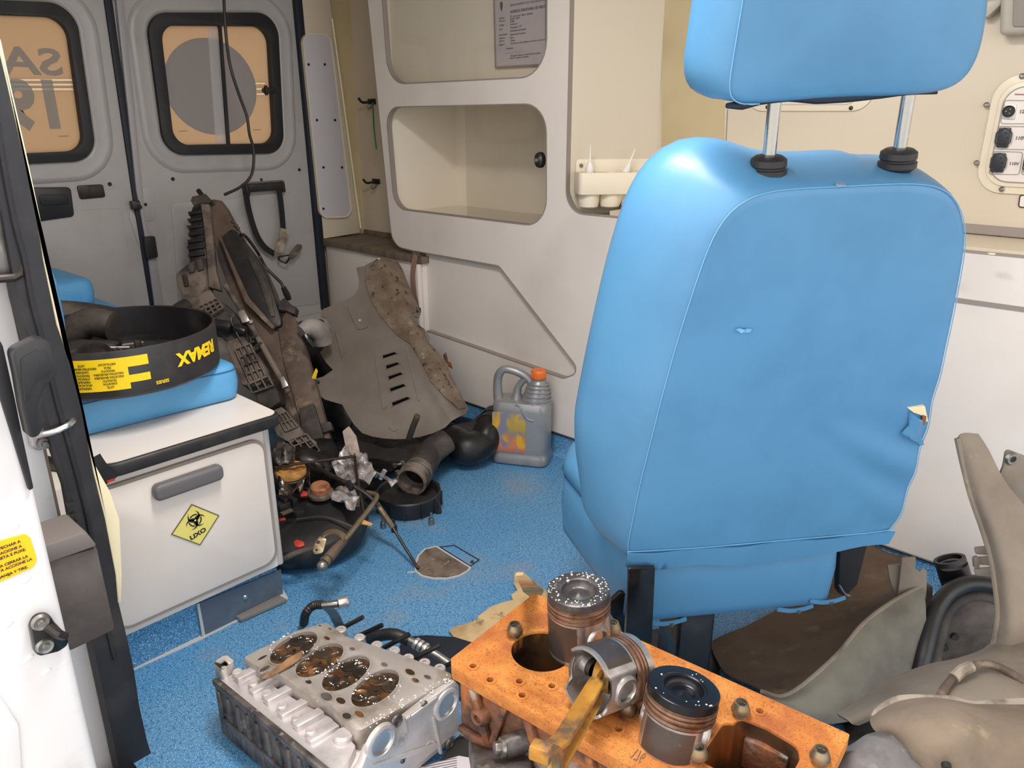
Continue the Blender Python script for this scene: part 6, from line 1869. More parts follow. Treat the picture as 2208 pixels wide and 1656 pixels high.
railsheet('felt', fold, mat('brown_felt', (128, 112, 96), .9, layers=[((104, 90, 76), 7, .42, .66, 8), ((70, 62, 58), 6, .58, .72, 8), ((150, 134, 114), 20, .62, .78, 6)], bump=(60, .4, .003)), l3, .006, 8, .010, 9, 12)
MB().tube(spline(T((1884, 1550, 1.116), (1900, 1532, 1.126), (1940, 1510, 1.126), (2000, 1506, 1.116), (2050, 1512, 1.106), (2100, 1521, 1.106), (2160, 1518, 1.096), (2300, 1510, 1.076)), 6), [.006, .008, .007, .005, .008, .006, .007, .006], 8).build('felt_edge', tape_beige, l3)
MB().cyl(at(2040, 1648, .992), at(2042, 1660, .985), .006, n=12).build('felt_hole', ink, l3)
wire = tag(MB().tube(T((2022, 1512, 1.12), (2040, 1480, 1.16), (2062, 1456, 1.19), (2090, 1438, 1.20), (2130, 1432, 1.20), (2170, 1446, 1.19), (2220, 1480, 1.17)), .0062, 10, 6).build('corrugated_wire_loom', dusty_brown), 'thin ribbed brown wire loom arching over the grey fender liner', 'cable')
MB().tube(T((2056, 1462, 1.182), (2074, 1446, 1.19), (2094, 1437, 1.196)), .0088, 10, 4).build('loom_tape', tape_beige, wire)
rest = thing('foam_lump', 'grey stained foam lump between the block end and the felt liner', 'foam', at(1890, 1640, 1.1))
lp2 = lump('foam_piece', '', None, at(1890, 1690, 1.02), .062, mat('stained_grey_foam', (112, 108, 108), .9, layers=[((62, 58, 58), 9, .45, .65, 7), ((150, 148, 148), 22, .6, .75, 6)], bump=(50, .4, .003)), None, 31, (1.1, .9, .95), .25)
for v in lp2.data.vertices: v.co -= V(rest['_o'])
lp2.parent = rest
tag(MB().sheet(zpoly([(1810, 1530), (1900, 1500), (2000, 1480), (2080, 1560), (2060, 1700), (1850, 1720), (1830, 1600)], .01), .004, lambda a, b, c: V((a, b, c)), cell=.04, disp=lambda a, b: .004 + .01 * max(0, noise.noise(V((a * 9, b * 9, 3))))).build('black_rubber_sheet', gloss_black, angle=60), 'black rubber sheet spread on the floor below the fender liner', 'sheet')
# ================================================================== HEAP AT THE REAR
TOPR, BOTR = ony(440, 425, 2.62), onz(690, 965, .10)
RA = (TOPR - BOTR).normalized()
RN = RA.cross(RIGHT).normalized()
if RN.dot(BOTR - E0) < 0: RN = -RN
rad = thing('radiator_pack', 'dusty radiator and fan pack leaning against the rear door', 'radiator', BOTR)
def rp(px, back, th, nm, m, bev=.003, par=None, holes=()):
    b = MB(); pxplate(b, px, BOTR, RN, th, holes, back)
    return b.build(nm, m, par or rad, bevel=bev)
def rq(px, py, back=0.0):
    return onp(px, py, BOTR + RN * back, RN)
rp([(455, 428), (478, 431), (520, 508), (560, 560), (585, 615), (612, 690), (646, 720), (662, 775), (682, 850), (704, 935), (690, 985), (655, 960), (600, 850), (520, 690), (470, 560), (450, 470)], .0, .07, 'radiator_core', dusty_brown, .006)
rp([(437, 446), (441, 441), (455, 440), (462, 500), (471, 590), (482, 632), (455, 624), (449, 540), (444, 490)], -.022, .022, 'side_rail', dust_tan, .004)
rp([(418, 441, .004), (421, 432, .004), (450, 426, .004), (464, 441), (456, 447), (438, 446), (424, 452)], -.03, .06, 'top_cap', dusty_black, .004)
MB().tube([rq(428, 411, .02), rq(443, 432, .01)], .0085, 12).build('spigot', black_plastic, rad)
rp([(418, 446), (440, 450), (447, 530), (449, 560), (430, 566), (411, 577), (410, 557), (405, 525), (413, 518), (409, 500), (413, 488), (411, 466)], -.01, .05, 'side_tank', black_plastic, .006)
for i in range(7):
    y = 462 + i * 15
    rp([(410 - (i % 3) * 2, y), (438 + i, y - 4), (439 + i, y + 2), (411, y + 7)], -.020, .014, 'tank_rib', black_plastic, .002)
rp([(411, 577, .01), (447, 556, .01), (454, 622), (440, 648), (424, 668), (402, 672, .01), (399, 640, .02), (390, 622, .01), (385, 600, .02)], -.035, .07, 'duct_housing', dust_tan, .012)
for px in ([(415, 580), (428, 574), (430, 596), (418, 600)], [(433, 572), (446, 566), (449, 590), (437, 596)], [(402, 602), (412, 600), (418, 626), (408, 628)]):
    rp(px, -.043, .012, 'duct_boss', dusty_black, .004)
rp([(478, 522), (505, 500), (516, 506), (560, 562), (582, 604), (598, 648), (612, 694), (612, 708), (592, 714), (560, 690), (532, 646), (500, 586)], -.030, .035, 'fan_shroud', black_plastic, .008)
rp([(540, 560), (556, 566), (590, 640), (600, 690), (590, 690), (566, 620)], -.037, .010, 'shroud_rib', dusty_black, .003)
rp([(480, 520), (484, 518), (545, 650), (600, 712), (594, 718), (536, 660)], -.040, .016, 'shroud_lip', dusty_brown, .003)
for a, b_ in ((503, 478), (509, 486), (513, 492)):
    MB().box(rq(a, b_, -.004), (.012, .01, .008)).build('edge_clip', dusty_black, rad, bevel=.002)
# lower board of the pack
rp([(600, 706), (622, 668, .006), (640, 692, .006), (664, 764), (688, 850), (712, 942), (708, 975), (690, 985), (668, 960), (640, 880), (612, 780)], -.012, .04, 'cooler_core', dusty_brown, .005)
rp([(604, 660, .004), (618, 648, .004), (634, 664), (644, 668), (640, 684), (622, 676), (606, 674)], -.03, .04, 'corner_bracket', dusty_black, .003)
rp([(650, 885), (680, 873), (700, 935), (704, 965), (680, 970), (656, 940)], -.03, .024, 'mud_guard', dusty_black, .004)
rp([(696, 918), (716, 912), (722, 930), (700, 938)], -.03, .03, 'guard_tab', dusty_black, .003)
# inner diagonal pipe and its plated brackets
MB().tube([rq(486, 616, -.05), rq(512, 656, -.05), rq(540, 700, -.05), rq(566, 746, -.05), rq(594, 796, -.05), rq(622, 846, -.045)], .009, 10, 4).build('cooler_pipe', dust_tan, rad)
for px in ([(528, 686), (540, 682), (552, 704), (548, 708), (536, 710)], [(616, 826), (624, 822), (634, 842), (622, 848)]):
    rp(px, -.066, .006, 'plated_bracket', steel_bright, .001)
MB().cyl(rq(541, 693, -.07), rq(541, 693, -.06), .006, n=14).build('bracket_screw', steel, rad)
MB().cyl(rq(627, 838, -.0675), rq(627, 838, -.06), .004, n=14).build('bracket_hole', ink, rad)
# toothed plastic motor carrier down the near side
rp([(402, 668, .01), (440, 650), (462, 648), (500, 668), (530, 700), (540, 740), (512, 756), (478, 728), (450, 720), (420, 700)], -.055, .07, 'fan_carrier', dusty_black, .008)
rp([(420, 664, .004), (470, 640), (486, 664), (440, 690)], -.072, .02, 'carrier_grid_base', dust_tan, .003)
rp([(500, 752), (540, 738, .006), (560, 768), (584, 800, .01), (592, 828, .012), (570, 846, .012), (538, 842, .006), (524, 806)], -.075, .08, 'motor_cage', dust_tan, .010)
rp([(560, 850), (594, 836, .01), (612, 850, .012), (620, 876, .012), (596, 892, .012), (570, 880, .01)], -.07, .07, 'motor_can', dusty_black, .012)
rp([(590, 900, .006), (620, 886, .006), (648, 918), (668, 944, .006), (640, 964, .006), (612, 950, .006)], -.07, .07, 'lower_cage', dust_tan, .006)
rp([(632, 962, .004), (668, 942, .004), (690, 958), (698, 980, .004), (676, 996, .006), (652, 984, .004)], -.06, .06, 'foot_block', dust_tan, .005)
def lerp(a, b, t): return (a[0] + (b[0] - a[0]) * t, a[1] + (b[1] - a[1]) * t)
def ribgrid(q, nu, nv, back, h, m):
    for i in range(nu + 1):
        a, b_ = lerp(q[0], q[1], i / nu), lerp(q[3], q[2], i / nu)
        MB().ribbon([rq(a[0], a[1], back - h / 2), rq(b_[0], b_[1], back - h / 2)], RIGHT, .0035, h).build('grid_rib', m, rad)
    for j in range(nv + 1):
        a, b_ = lerp(q[0], q[3], j / nv), lerp(q[1], q[2], j / nv)
        MB().ribbon([rq(a[0], a[1], back - h / 2), rq(b_[0], b_[1], back - h / 2)], RA, .0035, h).build('grid_rib', m, rad)
ribgrid([(428, 662), (468, 644), (482, 664), (442, 688)], 4, 3, -.072, .012, dust_tan)
ribgrid([(508, 754), (540, 742), (574, 812), (540, 826)], 3, 4, -.075, .014, dust_tan)
ribgrid([(536, 830), (580, 812), (590, 832), (546, 848)], 3, 1, -.075, .014, dust_tan)
ribgrid([(598, 896), (618, 888), (642, 920), (616, 930)], 3, 2, -.070, .010, dust_tan)
ribgrid([(622, 950), (662, 936), (690, 972), (658, 988)], 3, 3, -.062, .012, dust_tan)
for a, b_ in ((546, 752), (556, 766), (552, 740), (562, 756)):
    rp([(a, b_), (a + 14, b_ - 8), (a + 16, b_ - 4), (a + 3, b_ + 4)], -.062, .03, 'cooling_fin', dusty_black, .001)
MB().cyl(rq(455, 700, -.08), rq(500, 706, -.08), .020, n=18).build('motor_barrel', black_plastic, rad, bevel=.003)
MB().cyl(rq(505, 706, -.08), rq(530, 716, -.075), .016, n=18).build('motor_barrel', black_plastic, rad, bevel=.003)
rp([(452, 704), (466, 700), (474, 728), (462, 738)], -.09, .012, 'steel_tab', steel, .002)
MB().tube([rq(618, 990, -.02), rq(646, 1000, -.04), rq(660, 1010, -.05)], .02, 16, 4).build('outlet_neck', black_plastic, rad)
# wiring: zig-zag harness wire down the carrier
MB().tube([rq(492, 665, -.09), rq(504, 678, -.092), rq(498, 690, -.09), rq(512, 722, -.085), rq(524, 744, -.085), rq(518, 752, -.085), rq(530, 770, -.085)], .002, 6, 5).build('harness_wire', steel, rad)
cab2 = thing('sensor_cable', 'black cable with a plug curving off the radiator in front of the rear door', 'cable', rq(520, 506))
MB().tube([rq(519, 506, -.02), rq(530, 510, -.02), ony(556, 545, 2.55), ony(572, 575, 2.52), ony(592, 596, 2.50), ony(606, 610, 2.49), ony(612, 622, 2.48)], .0055, 8, 6).build('wire', black_plastic, cab2)
MB().tube([ony(611, 620, 2.48), ony(618, 634, 2.48), ony(623, 646, 2.48)], [.009, .012, .010], 10, 3).build('plug', black_plastic, cab2)

# black panel and grey knuckle between radiator and undertray
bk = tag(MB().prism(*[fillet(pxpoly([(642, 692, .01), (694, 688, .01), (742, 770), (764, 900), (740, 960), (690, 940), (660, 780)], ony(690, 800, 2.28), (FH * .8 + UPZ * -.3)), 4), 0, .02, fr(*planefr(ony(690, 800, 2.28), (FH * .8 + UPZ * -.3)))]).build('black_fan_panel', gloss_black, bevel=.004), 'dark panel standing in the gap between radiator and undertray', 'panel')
kn = thing('grey_elbow', 'dusty grey plastic elbow with a black clip beside the radiator', 'pipe', ony(672, 725, 2.15))
MB().tube([ony(650, 716, 2.12), ony(668, 706, 2.12), ony(690, 716, 2.12), ony(698, 740, 2.12)], [.022, .03, .034, .03], 16, 5).build('elbow_body', mat('dusty_grey_plastic', (150, 142, 136), .7, layers=[((100, 92, 86), 10, .45, .7, 6)]), kn)
MB().tube([ony(658, 722, 2.07), ony(664, 734, 2.06), ony(676, 748, 2.05)], .010, 10, 4).build('elbow_clip', gloss_black, kn)
tag(MB().prism(*[pxpoly([(672, 815), (680, 796), (684, 802), (680, 818)], ony(678, 806, 2.0), FH), 0, .01, fr(*planefr(ony(678, 806, 2.0), FH))]).build('yellow_clip', yellow_ink), 'small yellow plastic corner behind the undertray tab', 'clip')

# ---------------------------------------------------------------- engine undertray
UT, UB = onx(850, 560, 1.775), onz(880, 935, .12)
UA = (UT - UB).normalized()
UN = UA.cross((RIGHT + FH * .10).normalized()).normalized()
ut = thing('engine_undertray', 'dusty grey engine undertray with five slots leaning on the low cabinet', 'undertray', UB)
uo, uu, uv, uw = planefr(UB, UN)
UF = fr(uo, uu, uv, uw)
upx = [(768, 577), (786, 573), (790, 570), (855, 552), (866, 570), (886, 618), (907, 668), (903, 682), (891, 682), (888, 692), (916, 706), (927, 723), (925, 737), (945, 752), (961, 772), (977, 810), (996, 846), (1010, 874), (1004, 890), (988, 905), (960, 924), (934, 937), (905, 946), (877, 950), (850, 950), (829, 948), (804, 944), (782, 937), (764, 918), (752, 898), (738, 872), (700, 861), (682, 847), (673, 824), (682, 816), (697, 812), (718, 798), (704, 783), (690, 760), (706, 740), (712, 708), (704, 686), (692, 682), (697, 667), (738, 650), (762, 638), (773, 622), (774, 604)]
fold_a, fold_b = [V(p) for p in pxpoly([(812, 600), (936, 872)], UB, UN)]
fdir = (fold_b - fold_a).normalized(); fnor = V((-fdir.y, fdir.x))
if fnor.dot(V(pxpoly([(1000, 870)], UB, UN)[0]) - fold_a) < 0: fnor = -fnor
def ud(a, b):
    d = (V((a, b)) - fold_a).dot(fnor)
    h = .018 * math.sin(max(0, min(1, d / .07)) * math.pi) if d > 0 else 0
    h = -h + (max(0, d - .06) * .55)
    h += .006 * noise.noise(V((a * 7, b * 7, 3)))
    low = V((a, b)) - V((0, 0))
    h += -.10 * max(0, .10 - b) ** 1.0 if b < .10 else 0
    return h
slots = [[(825, 766), (850, 759), (857, 763), (826, 773)], [(832, 788), (856, 781), (862, 785), (834, 796)], [(837, 812), (863, 803), (869, 807), (839, 819)], [(840, 838), (870, 828), (875, 833), (843, 845)], [(845, 868), (878, 856), (885, 860), (847, 876)]]
sh = [pxpoly(s_, UB, UN) for s_ in slots]
MB().sheet(pxpoly(upx, UB, UN), .0035, UF, sh, .022, ud).build('tray', shield_grey, ut, angle=50)
MB().sheet(pxpoly([(800, 745), (880, 735), (925, 870), (840, 900)], UB, UN), .004, UF, [], .03, lambda a, b: ud(a, b) + .03).build('slot_shade_sheet', gloss_black, ut)  # dark sheet added behind the slots, standing in for the shade seen through them
for s_ in sh:
    c = V((sum(p[0] for p in s_) / 4, sum(p[1] for p in s_) / 4))
    P = [tuple(c + (V(p) - c) * 1.18) for p in s_]
    MB().sheet(P, .0015, UF, [s_], .02, lambda a, b: ud(a, b) - .0035).build('slot_lip', shield_grey, ut)
dpx = [(790, 580), (812, 566), (853, 554), (864, 570), (884, 618), (902, 664), (888, 680), (884, 694), (914, 708), (922, 735), (942, 754), (958, 774), (975, 812), (994, 848), (1006, 874), (988, 884), (958, 862), (930, 830), (905, 780), (884, 744), (852, 720), (824, 688), (800, 650), (788, 610)]
MB().sheet(pxpoly(dpx, UB, UN), .003, UF, [], .018, lambda a, b: ud(a, b) - .0045 + .002 * noise.noise(V((a * 60, b * 60, 1)))).build('muddy_flank', shield_dirt, ut, angle=60)
def upress(px, nm, m=shield_grey, k=.004):
    MB().sheet(fillet(pxpoly(px, UB, UN), 3), .003, UF, [], .03, lambda a, b: ud(a, b) - k).build(nm, m, ut, angle=40)
upress([(748, 664, .01), (772, 652, .01), (792, 690, .01), (796, 706, .01), (772, 712, .01)], 'pressed_pad')
upress([(808, 772), (818, 768), (836, 874), (826, 884)], 'pressed_rib', shield_grey, .003)
upress([(874, 750), (878, 748), (908, 862), (902, 866)], 'pressed_rib', shield_grey, .003)
upress([(722, 716), (730, 712), (744, 760), (738, 774)], 'pressed_rib', shield_grey, .004)
upress([(836, 920, .01), (848, 918, .01), (862, 928, .01), (848, 934, .01)], 'pressed_oval', shield_grey, .003)
for a, b_, r, m in ((776, 692, .004, paper), (818, 566, .004, paper), (686, 825, .006, ink), (900, 668, .005, ink), (846, 700, .004, rust_dark)):
    q = onp(a, b_, UB, UN); d = q - uo
    h = ud(d.dot(uu), d.dot(uv))
    MB().cyl(q + uw * (h - .006), q + uw * (h + .002), r, n=12).build('fastener', m, ut)
leaf = thing('dry_leaf', 'dry brown leaf scrap caught on the undertray edge by the white board', 'leaf', onx(965, 775, 1.80))
for k, px in enumerate(([(955, 765), (962, 760), (966, 778), (960, 786)], [(962, 778), (972, 782), (976, 796), (966, 790)], [(958, 790), (966, 794), (970, 804), (958, 800)])):
    b = MB(); pxplate(b, px, onx(965, 780, 1.77), FH + UPZ * .2 * k, .002, fil=False)
    b.build('leaf_blade', rust_dark, leaf)

# ---------------------------------------------------------------- black covers, pipes and hoses on the floor
tag(MB().sheet(zpoly([(598, 1010), (600, 1130), (640, 1150), (700, 1130), (800, 1080), (850, 1010), (930, 1000), (1000, 985), (1052, 965), (1040, 905), (960, 890), (850, 880), (760, 860), (690, 840), (640, 880)], .02), .004, lambda a, b, c: V((a, b, c)), cell=.035,
    disp=lambda a, b: .012 + .05 * abs(noise.noise(V((a * 8, b * 8, 5))))).build('black_floor_cover', gloss_black, angle=60), 'crumpled oily black plastic cover on the floor under the undertray', 'cover')
cvp = tag(MB().sheet([tuple(onz(a, b, .10)[:2]) for a, b in ((770, 940), (860, 960), (960, 930), (1030, 888), (1058, 880), (1062, 900), (990, 945), (920, 975), (840, 990), (780, 985))], .004, lambda a, b, c: V((a, b, c)), cell=.03,
    disp=lambda a, b: .085 + .02 * noise.noise(V((a * 10, b * 10, 2)))).build('splash_shield', black_plastic, angle=60), 'ragged black splash shield poking out below the undertray lip', 'shield')
eh = thing('rubber_elbow', 'shiny black rubber elbow duct between the undertray and the silver jug', 'duct', onz(1010, 975, 0))
MB().tube([onz(1068, 895, .13), onz(1054, 925, .11), onz(1040, 955, .075), onz(1008, 968, .07), onz(980, 950, .08), onz(962, 938, .09)], [.040, .046, .052, .055, .050, .044], 24, 6, False).build('elbow_tube', gloss_black, eh)
for q_, d_, r_ in ((onz(1062, 906, .123), (onz(1068, 895, .13) - onz(1054, 925, .11)), .045), (onz(1056, 918, .115), (onz(1068, 895, .13) - onz(1054, 925, .11)), .047), (onz(964, 940, .09), onz(980, 950, .08) - onz(962, 938, .09), .047)):
    d_ = V(d_).normalized()
    MB().lathe([(r_ - .006, -.003), (r_, -.003), (r_, .003), (r_ - .006, .003)], axis_frame(q_, d_), 28, False, False).build('elbow_bead', black_plastic, eh)
ip = thing('intake_pipe', 'dusty intake pipe with a clamp ring, open mouth towards the floor hatch', 'pipe', onz(890, 1040, .06))
m0, m1, m2_, m3 = onz(886, 1040, .075), onz(906, 1010, .085), onz(930, 975, .10), onz(962, 950, .12)
da = (m1 - m0).normalized()
MB().tube([m1 - da * .01, m1 + (m2_ - m1) * .4, m2_, m3], [.040, .043, .042, .040], 24, 6).build('pipe_body', dusty_black, ip)
AM = axis_frame(m0, da)
MB().lathe([(.040, .0), (.046, .001), (.047, .012), (.0445, .014), (.0445, .024), (.048, .026), (.048, .038), (.0435, .040), (.0435, .07), (.039, .07), (.039, .03), (.041, .02), (.040, .0)], AM, 36, False, False).build('pipe_mouth', dust_tan, ip)
MB().lathe([(.0455, .044), (.0475, .045), (.0475, .055), (.0455, .056)], AM, 36, False, False).build('hose_clamp', steel, ip)
MB().lathe([(0, .055), (.039, .055)], AM, 24, False, False).build('pipe_inside', gloss_black, ip)
for a, b_ in ((851, 1004), (868, 999), (857, 1019)):
    q = onz(a, b_, .10)
    MB().box(q, (.014, .012, .014)).build('clamp_lug', steel, ip, bevel=.002)
MB().cyl(onz(848, 1004, .10), onz(872, 999, .10), .004, n=10).build('clamp_screw', steel, ip)
tag(MB().tube([onz(882, 946, .16), onz(890, 922, .20), onz(898, 902, .235), onz(900, 896, .245)], .0095, 12, 5).build('small_hose', dusty_black), 'short dusty hose end sticking up in front of the undertray lip', 'hose')

hs2 = onz(882, 1092, 0)
hous = thing('black_housing', 'round shallow black plastic housing on the floor below the intake pipe', 'housing', (hs2.x, hs2.y, 0))
HMX = fr((hs2.x, hs2.y, 0), RIGHT, FH, UPZ)
MB().lathe([(.0, .004), (.088, .004), (.094, .012), (.096, .052), (.093, .056), (.088, .052), (.086, .030), (.05, .026), (.02, .034), (0, .034)], HMX, 40, False, False).build('housing_shell', black_plastic, hous)
for k in range(12):
    a = 2 * math.pi * k / 12
    p = HMX(.097 * math.cos(a), .097 * math.sin(a), .03)
    MB().box((0, 0, 0), (.006, .004, .044), fr(p, V((math.cos(a) * RIGHT.x + math.sin(a) * FH.x, math.cos(a) * RIGHT.y + math.sin(a) * FH.y, 0)), UPZ.cross(V((math.cos(a) * RIGHT.x + math.sin(a) * FH.x, math.cos(a) * RIGHT.y + math.sin(a) * FH.y, 0))), UPZ)).build('housing_rib', black_plastic, hous)
for a, b_ in ((930, 1122), (946, 1098), (850, 1138), (826, 1130)):
    q = onz(a, b_, .012)
    MB().lathe([(.009, -.011), (.008, .006), (.004, .007), (.004, .024), (0, .024)], fr(q, RIGHT, FH, UPZ), 12).build('fixing_lug', steel if a in (930, 826) else black_plastic, hous)

ec = V((.962, 1.632, 0))
cov = thing('engine_cover', 'black plastic engine cover lying dish up against the bench box corner', 'cover', ec)
ECM = fr(ec, RIGHT, FH, UPZ)
def egg(r, h, k=1.0):
    return [ECM(r * math.cos(t) * 1.02, r * math.sin(t) * (1 if math.sin(t) > 0 else 1.0), h + .012 * math.cos(t - 1) * (h / .1)) for t in [2 * math.pi * i / 40 for i in range(40)]]
MB().rings([egg(.02, .004), egg(.115, .004), egg(.145, .02), egg(.158, .055), egg(.160, .082), egg(.155, .088), egg(.148, .080), egg(.13, .092), egg(.09, .108), egg(.04, .112), egg(.005, .112)]).build('cover_shell', black_plastic, cov, angle=50)
q = onz(700, 1092, .112)
MB().lathe([(.016, -.002), (.019, .002), (.022, -.001)], fr(q, RIGHT, FH, UPZ), 20, False, False).build('cover_dimple', dusty_black, cov)
MB().tube([onz(640, 1120, .11), onz(700, 1115, .118), onz(770, 1140, .10)], .003, 8, 4).build('cover_ridge', dusty_black, cov)
MB().tube([onz(612, 1205, .085), onz(640, 1192, .10), onz(690, 1178, .10)], .007, 10, 4).build('cover_hose', dusty_black, cov)

# levers and rods
lk_ = thing('gear_linkage', 'bent zinc linkage rod with a forked clamp lying over the black engine cover', 'linkage', onz(745, 1160, .14))
Lp = [onz(790, 1062, .15), onz(812, 1068, .15), onz(806, 1084, .15), onz(780, 1118, .145), onz(750, 1156, .14), onz(742, 1168, .135)]
MB().tube(Lp, .0068, 12, 4).build('linkage_rod', brass_steel, lk_)
MB().tube([onz(742, 1166, .135), onz(720, 1190, .13), onz(708, 1204, .125)], [.010, .0125, .013], 14, 3).build('rod_sleeve', dusty_brown, lk_)
MB().tube([onz(708, 1203, .125), onz(700, 1212, .12)], [.011, .014], 16).build('ball_socket', brass_steel, lk_)
jc = onz(695, 1220, .118)
MB().lathe([(0, -.013), (.007, -.011), (.012, -.005), (.013, 0), (.012, .005), (.007, .011), (0, .013)], axis_frame(jc, (.4, -.5, .5)), 18).build('ball_joint', steel, lk_)
# forked clamp
fk = [onz(744, 1166, .14), onz(738, 1154, .15), onz(722, 1146, .155), onz(704, 1150, .155), onz(694, 1158, .15)]
MB().ribbon(fk, UPZ.cross(RIGHT) * 1.0, .018, .004, 5).build('clamp_arm', brass_steel, lk_)
b = MB(); pxplate(b, [(688, 1156, .004), (704, 1162, .004), (696, 1192, .008), (676, 1196, .01), (674, 1182, .006)], onz(688, 1176, .145), (FH * .7 - UPZ * .7), .004, [[(685 + 5 * math.cos(t), 1169 + 4 * math.sin(t)) for t in [i * .785 for i in range(8)]], [(682 + 3 * math.cos(t), 1186 + 2.6 * math.sin(t)) for t in [i * .785 for i in range(8)]]])
b.build('clamp_plate', brass_steel, lk_, bevel=.001)
b = MB(); pxplate(b, [(770, 1122), (778, 1118), (804, 1128, .003), (800, 1134, .003), (780, 1130)], onz(785, 1126, .14), (FH * .5 - UPZ * .8), .004)
b.build('lever_tab', ochre, lk_, bevel=.001)
dk_ = thing('shift_cable_rod', 'thin black rod with a steel sleeve reaching to the floor plate', 'rod', onz(850, 1140, .05))
MB().tube([onz(672, 1000, .20), onz(720, 1028, .19), onz(780, 1058, .165), onz(815, 1090, .13), onz(846, 1136, .075)], .0058, 10, 4).build('rod_sheath', dark_steel, dk_)
MB().tube([onz(812, 1086, .133), onz(830, 1112, .105), onz(846, 1136, .075)], .0075, 12, 3).build('steel_sleeve', brass_steel, dk_)
MB().tube([onz(845, 1134, .077), onz(872, 1178, .04), onz(902, 1226, .006)], .0042, 8).build('rod_tip', gloss_black, dk_)
for a, b_, z in ((752, 1044, .178), (756, 1050, .176)):
    MB().box(onz(a, b_, z), (.012, .012, .02)).build('rod_clip', black_plastic, dk_, bevel=.002)
tag(MB().tube([onz(592, 1008, .20), onz(640, 1000, .205), onz(764, 984, .20), onz(765, 985, .20), onz(770, 1030, .18), onz(776, 1062, .16), onz(784, 1104, .12)], .0042, 8).build('bent_wire_frame', mat('rusty_black_wire', (52, 36, 32), .5, .4)), 'thin bent black wire frame crossing over the scrap heap', 'wire')

# scrap heap pieces
tag(lump('scrap_mound', '', None, onz(655, 1010, .04), .12, gloss_black, None, 40, (1.0, 1.0, .85), .35), 'dark oily mound of scrap behind the black engine cover', 'scrap')
q = onz(626, 1012, .185)
od = thing('ochre_disc', 'ochre rusty disc lying topmost on the oily scrap mound', 'disc', q)
DM = axis_frame(q, (-.1, -.12, 1))
MB().lathe([(0, .002), (.018, .002), (.020, .005), (.030, .005), (.032, .002), (.040, .002), (.0425, -.002), (.042, -.012), (.036, -.016), (0, -.016)], DM, 36).build('disc_face', ochre, od)
MB().lathe([(.043, -.014), (.046, -.016), (.045, -.026), (.04, -.028)], DM, 36, True, True).build('disc_flange', dark_steel, od)
q = onz(690, 1048, .165)
rc = thing('rusty_cap', 'rusty round cap with a pale rim beside the ochre disc', 'cap', q)
DM = axis_frame(q, (-.05, -.1, 1))
MB().lathe([(0, .004), (.022, .004), (.026, .0), (.027, -.014), (.024, -.018), (0, -.018)], DM, 32).build('cap_top', rot_cap, rc)
MB().lathe([(.026, -.014), (.034, -.018), (.034, -.026), (.028, -.03)], DM, 32, True, True).build('cap_rim', dust_tan, rc)
def crumple(name, label, px, z, amp, m, cat, seed, cell=.010, lift=.0):
    return tag(MB().sheet([tuple(onz(a, b, z)[:2]) for a, b in px], .0018, lambda a, b, c: V((a, b, c)), cell=cell,
        disp=lambda a, b: z + lift + amp * (abs(noise.noise(V((a * 26, b * 26, seed)))) * 1.4 + .5 * noise.noise(V((a * 60, b * 60, seed + 2))))).build(name, m, angle=85), label, cat)
crumple('crumpled_bag', 'grubby clear plastic bag crumpled beside the gear linkage bend', [(722, 1058), (740, 1050), (764, 1058), (776, 1072), (776, 1096), (766, 1108), (750, 1106), (738, 1092), (716, 1082), (712, 1072)], .135, .03, clear_plastic_bag, 'bag', 3)
crumple('torn_plastic', 'torn pleated clear plastic wrapping between the radiator foot and the intake pipe', [(716, 1006), (738, 990), (764, 982), (790, 992), (800, 1010), (812, 1030), (846, 1034), (858, 1044), (844, 1050), (830, 1040), (806, 1046), (776, 1050), (742, 1040), (726, 1030), (716, 1020)], .15, .035, clear_plastic_bag, 'wrapping', 8)
crumple('shredded_film', 'shiny shredded film heaped against the bench box below the ochre disc', [(602, 1030), (640, 1028), (672, 1036), (664, 1056), (640, 1078), (604, 1088)], .14, .045, mat('oily_film', (92, 80, 74), .15, .4, layers=[((38, 32, 30), 24, .42, .62, 7), ((226, 222, 220), 46, .62, .70, 3)], bump=(60, .9, .006)), 'film', 15)
crumple('scrap_foil', 'grimy foil scrap against the bench box above the ochre disc', [(588, 962), (612, 956), (640, 978), (632, 1000), (594, 1002)], .21, .04, mat('grimy_foil', (110, 102, 98), .3, .4, layers=[((44, 40, 38), 22, .42, .62, 7)], bump=(60, .9, .006)), 'foil', 19)
b = MB(); pxplate(b, [(738, 930, .004), (752, 918, .004), (768, 940), (776, 976), (790, 1004), (800, 1020), (780, 1010), (760, 984), (744, 960)], onz(768, 975, .17), (FH * .8 - UPZ * .5), .006)
tag(b.build('plastic_trim_strip', mat('dusty_pale_plastic', (176, 160, 148), .6, layers=[((112, 98, 88), 14, .45, .7, 6)]), bevel=.002), 'pale dusty trim strip standing in front of the radiator foot', 'strip')
def redbit(px, z, label, seed):
    b = MB(); pxplate(b, px, onz(px[0][0], px[0][1], z), (FH * .4 - UPZ * .9), .008)
    tag(b.build('red_plastic_piece', red_plastic, bevel=.002), label, 'plastic piece', 'red plastic scraps in the heap')
redbit([(645, 1064), (652, 1056), (664, 1060), (666, 1068), (648, 1070)], .145, 'red plastic scrap between the shiny film and the rusty cap', 1)
redbit([(632, 1168), (640, 1162), (656, 1168), (656, 1176), (644, 1180), (636, 1178)], .115, 'red plastic scrap on the black engine cover beside the bench box', 2)
redbit([(600, 1118), (614, 1114), (616, 1120), (600, 1124)], .13, 'red plastic scrap right against the bench box corner', 3)
ct_ = thing('connector_block', 'black plastic connector block half hidden at the bench box corner', 'connector', onz(618, 1080, .14))
for i in range(4):
    MB().box(onz(606 + i * 9, 1076 + (i % 2) * 6, .155), (.014, .018, .02)).build('connector_cell', gloss_black, ct_, bevel=.002)
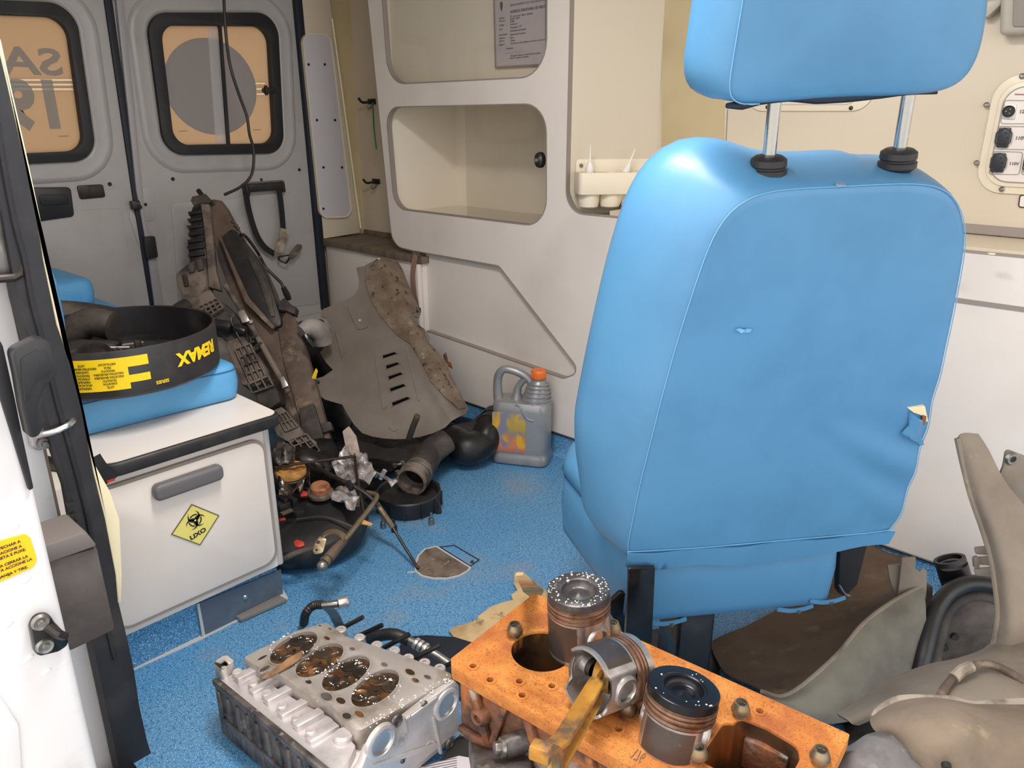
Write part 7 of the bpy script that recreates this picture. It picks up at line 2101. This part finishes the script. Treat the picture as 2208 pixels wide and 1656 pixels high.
MB().box(onz(616, 1088, .145), (.05, .03, .02)).build('connector_base', black_plastic, ct_, bevel=.003)
MB().box(onz(618, 1104, .142), (.03, .014, .006)).build('connector_tag', dusty_brown, ct_, bevel=.001)
tag(MB().cyl(onz(820, 1032, .16), onz(830, 1014, .185), .0065, n=14).build('spacer_tube', steel_bright), 'small bright spacer tube standing beside the torn wrapping', 'tube')
# wrapped hose stub left of the radiator foot
tag(MB().tube([ony(335, 705, 2.28), ony(352, 692, 2.30), ony(378, 672, 2.32), ony(402, 658, 2.34)], [.024, .020, .020, .022], 14, 4).build('thick_black_hose', black_plastic), 'thick black hose running from the bench to the radiator by the rear door', 'hose')
# white flat box behind, strap and hanging cable
pst = thing('door_pull_strap', 'black pull strap hanging in a loop from the rear door handle with a taped buckle', 'strap', ony(565, 405, YR))
yd = YR - .02
MB().prism(fillet([RY(a, b_) + (.004,) for a, b_ in ((524, 396), (600, 392), (604, 408), (528, 414))], 3), yd - .014, YR, MY).build('pull_handle_bar', black_plastic, pst, bevel=.004)
for px in ([(519, 396), (525, 395), (530, 420), (524, 423)], [(596, 391), (602, 390), (606, 412), (600, 414)]):
    MB().prism([RY(*p_) for p_ in px], yd - .018, YR, MY).build('handle_end', dark_steel, pst, bevel=.003)
MB().prism([RY(a, b_) for a, b_ in ((526, 396), (602, 391), (606, 388), (528, 393))], yd - .004, YR, MY).build('handle_plate', steel, pst)
MB().ribbon([ony(531, 412, yd - .012), ony(534, 440, yd - .02), ony(544, 480, yd - .022), ony(556, 512, yd - .022), ony(572, 534, yd - .022), ony(592, 548, yd - .024)], (1, 0, 0), .022, .003, 6).build('strap_webbing', fabric_black, pst)
MB().ribbon([ony(602, 408, yd - .012), ony(606, 440, yd - .02), ony(609, 470, yd - .022), ony(611, 500, yd - .022)], (1, 0, 0), .022, .003, 6).build('strap_webbing', fabric_black, pst)
MB().ribbon([ony(614, 494, yd - .03), ony(612, 508, yd - .036), ony(606, 524, yd - .03), ony(602, 540, yd - .036), ony(598, 548, yd - .03)], (1, 0, .2), .036, .006, 6).build('tape_wrap', tape_beige, pst)
MB().band(fillet([RY(a, b_) + (.004,) for a, b_ in ((586, 550), (608, 546), (612, 552), (602, 566), (586, 558))], 3), yd - .034, yd - .026, .004, MY, inward=True).build('buckle_frame', dark_steel, pst)
MB().prism(fillet([RY(a, b_) + (.006,) for a, b_ in ((612, 540), (626, 524), (636, 524), (634, 536), (616, 556), (606, 552))], 3), yd - .036, yd - .028, MY).build('buckle_tongue', dusty_brown, pst, bevel=.002)
tag(MB().tube([ony(470, -190, 2.60), ony(480, -60, 2.60), ony(486, 60, 2.60), ony(496, 140, 2.60), ony(514, 200, 2.60), ony(532, 250, 2.60), ony(538, 290, 2.60), ony(547, 325, 2.60), ony(543, 375, 2.60), ony(520, 402, 2.60), ony(484, 420, 2.60)], .0052, 8, 6).build('hanging_cable', black_plastic), 'thin black cable hanging down in front of the rear door window', 'cable')
tag(MB().cyl(ony(490, 361, YR - .004), ony(504, 355, YR - .004), .004, n=8).build('stuck_splinter', dark_steel), 'small dark splinter stuck on the rear door below the window', 'splinter')
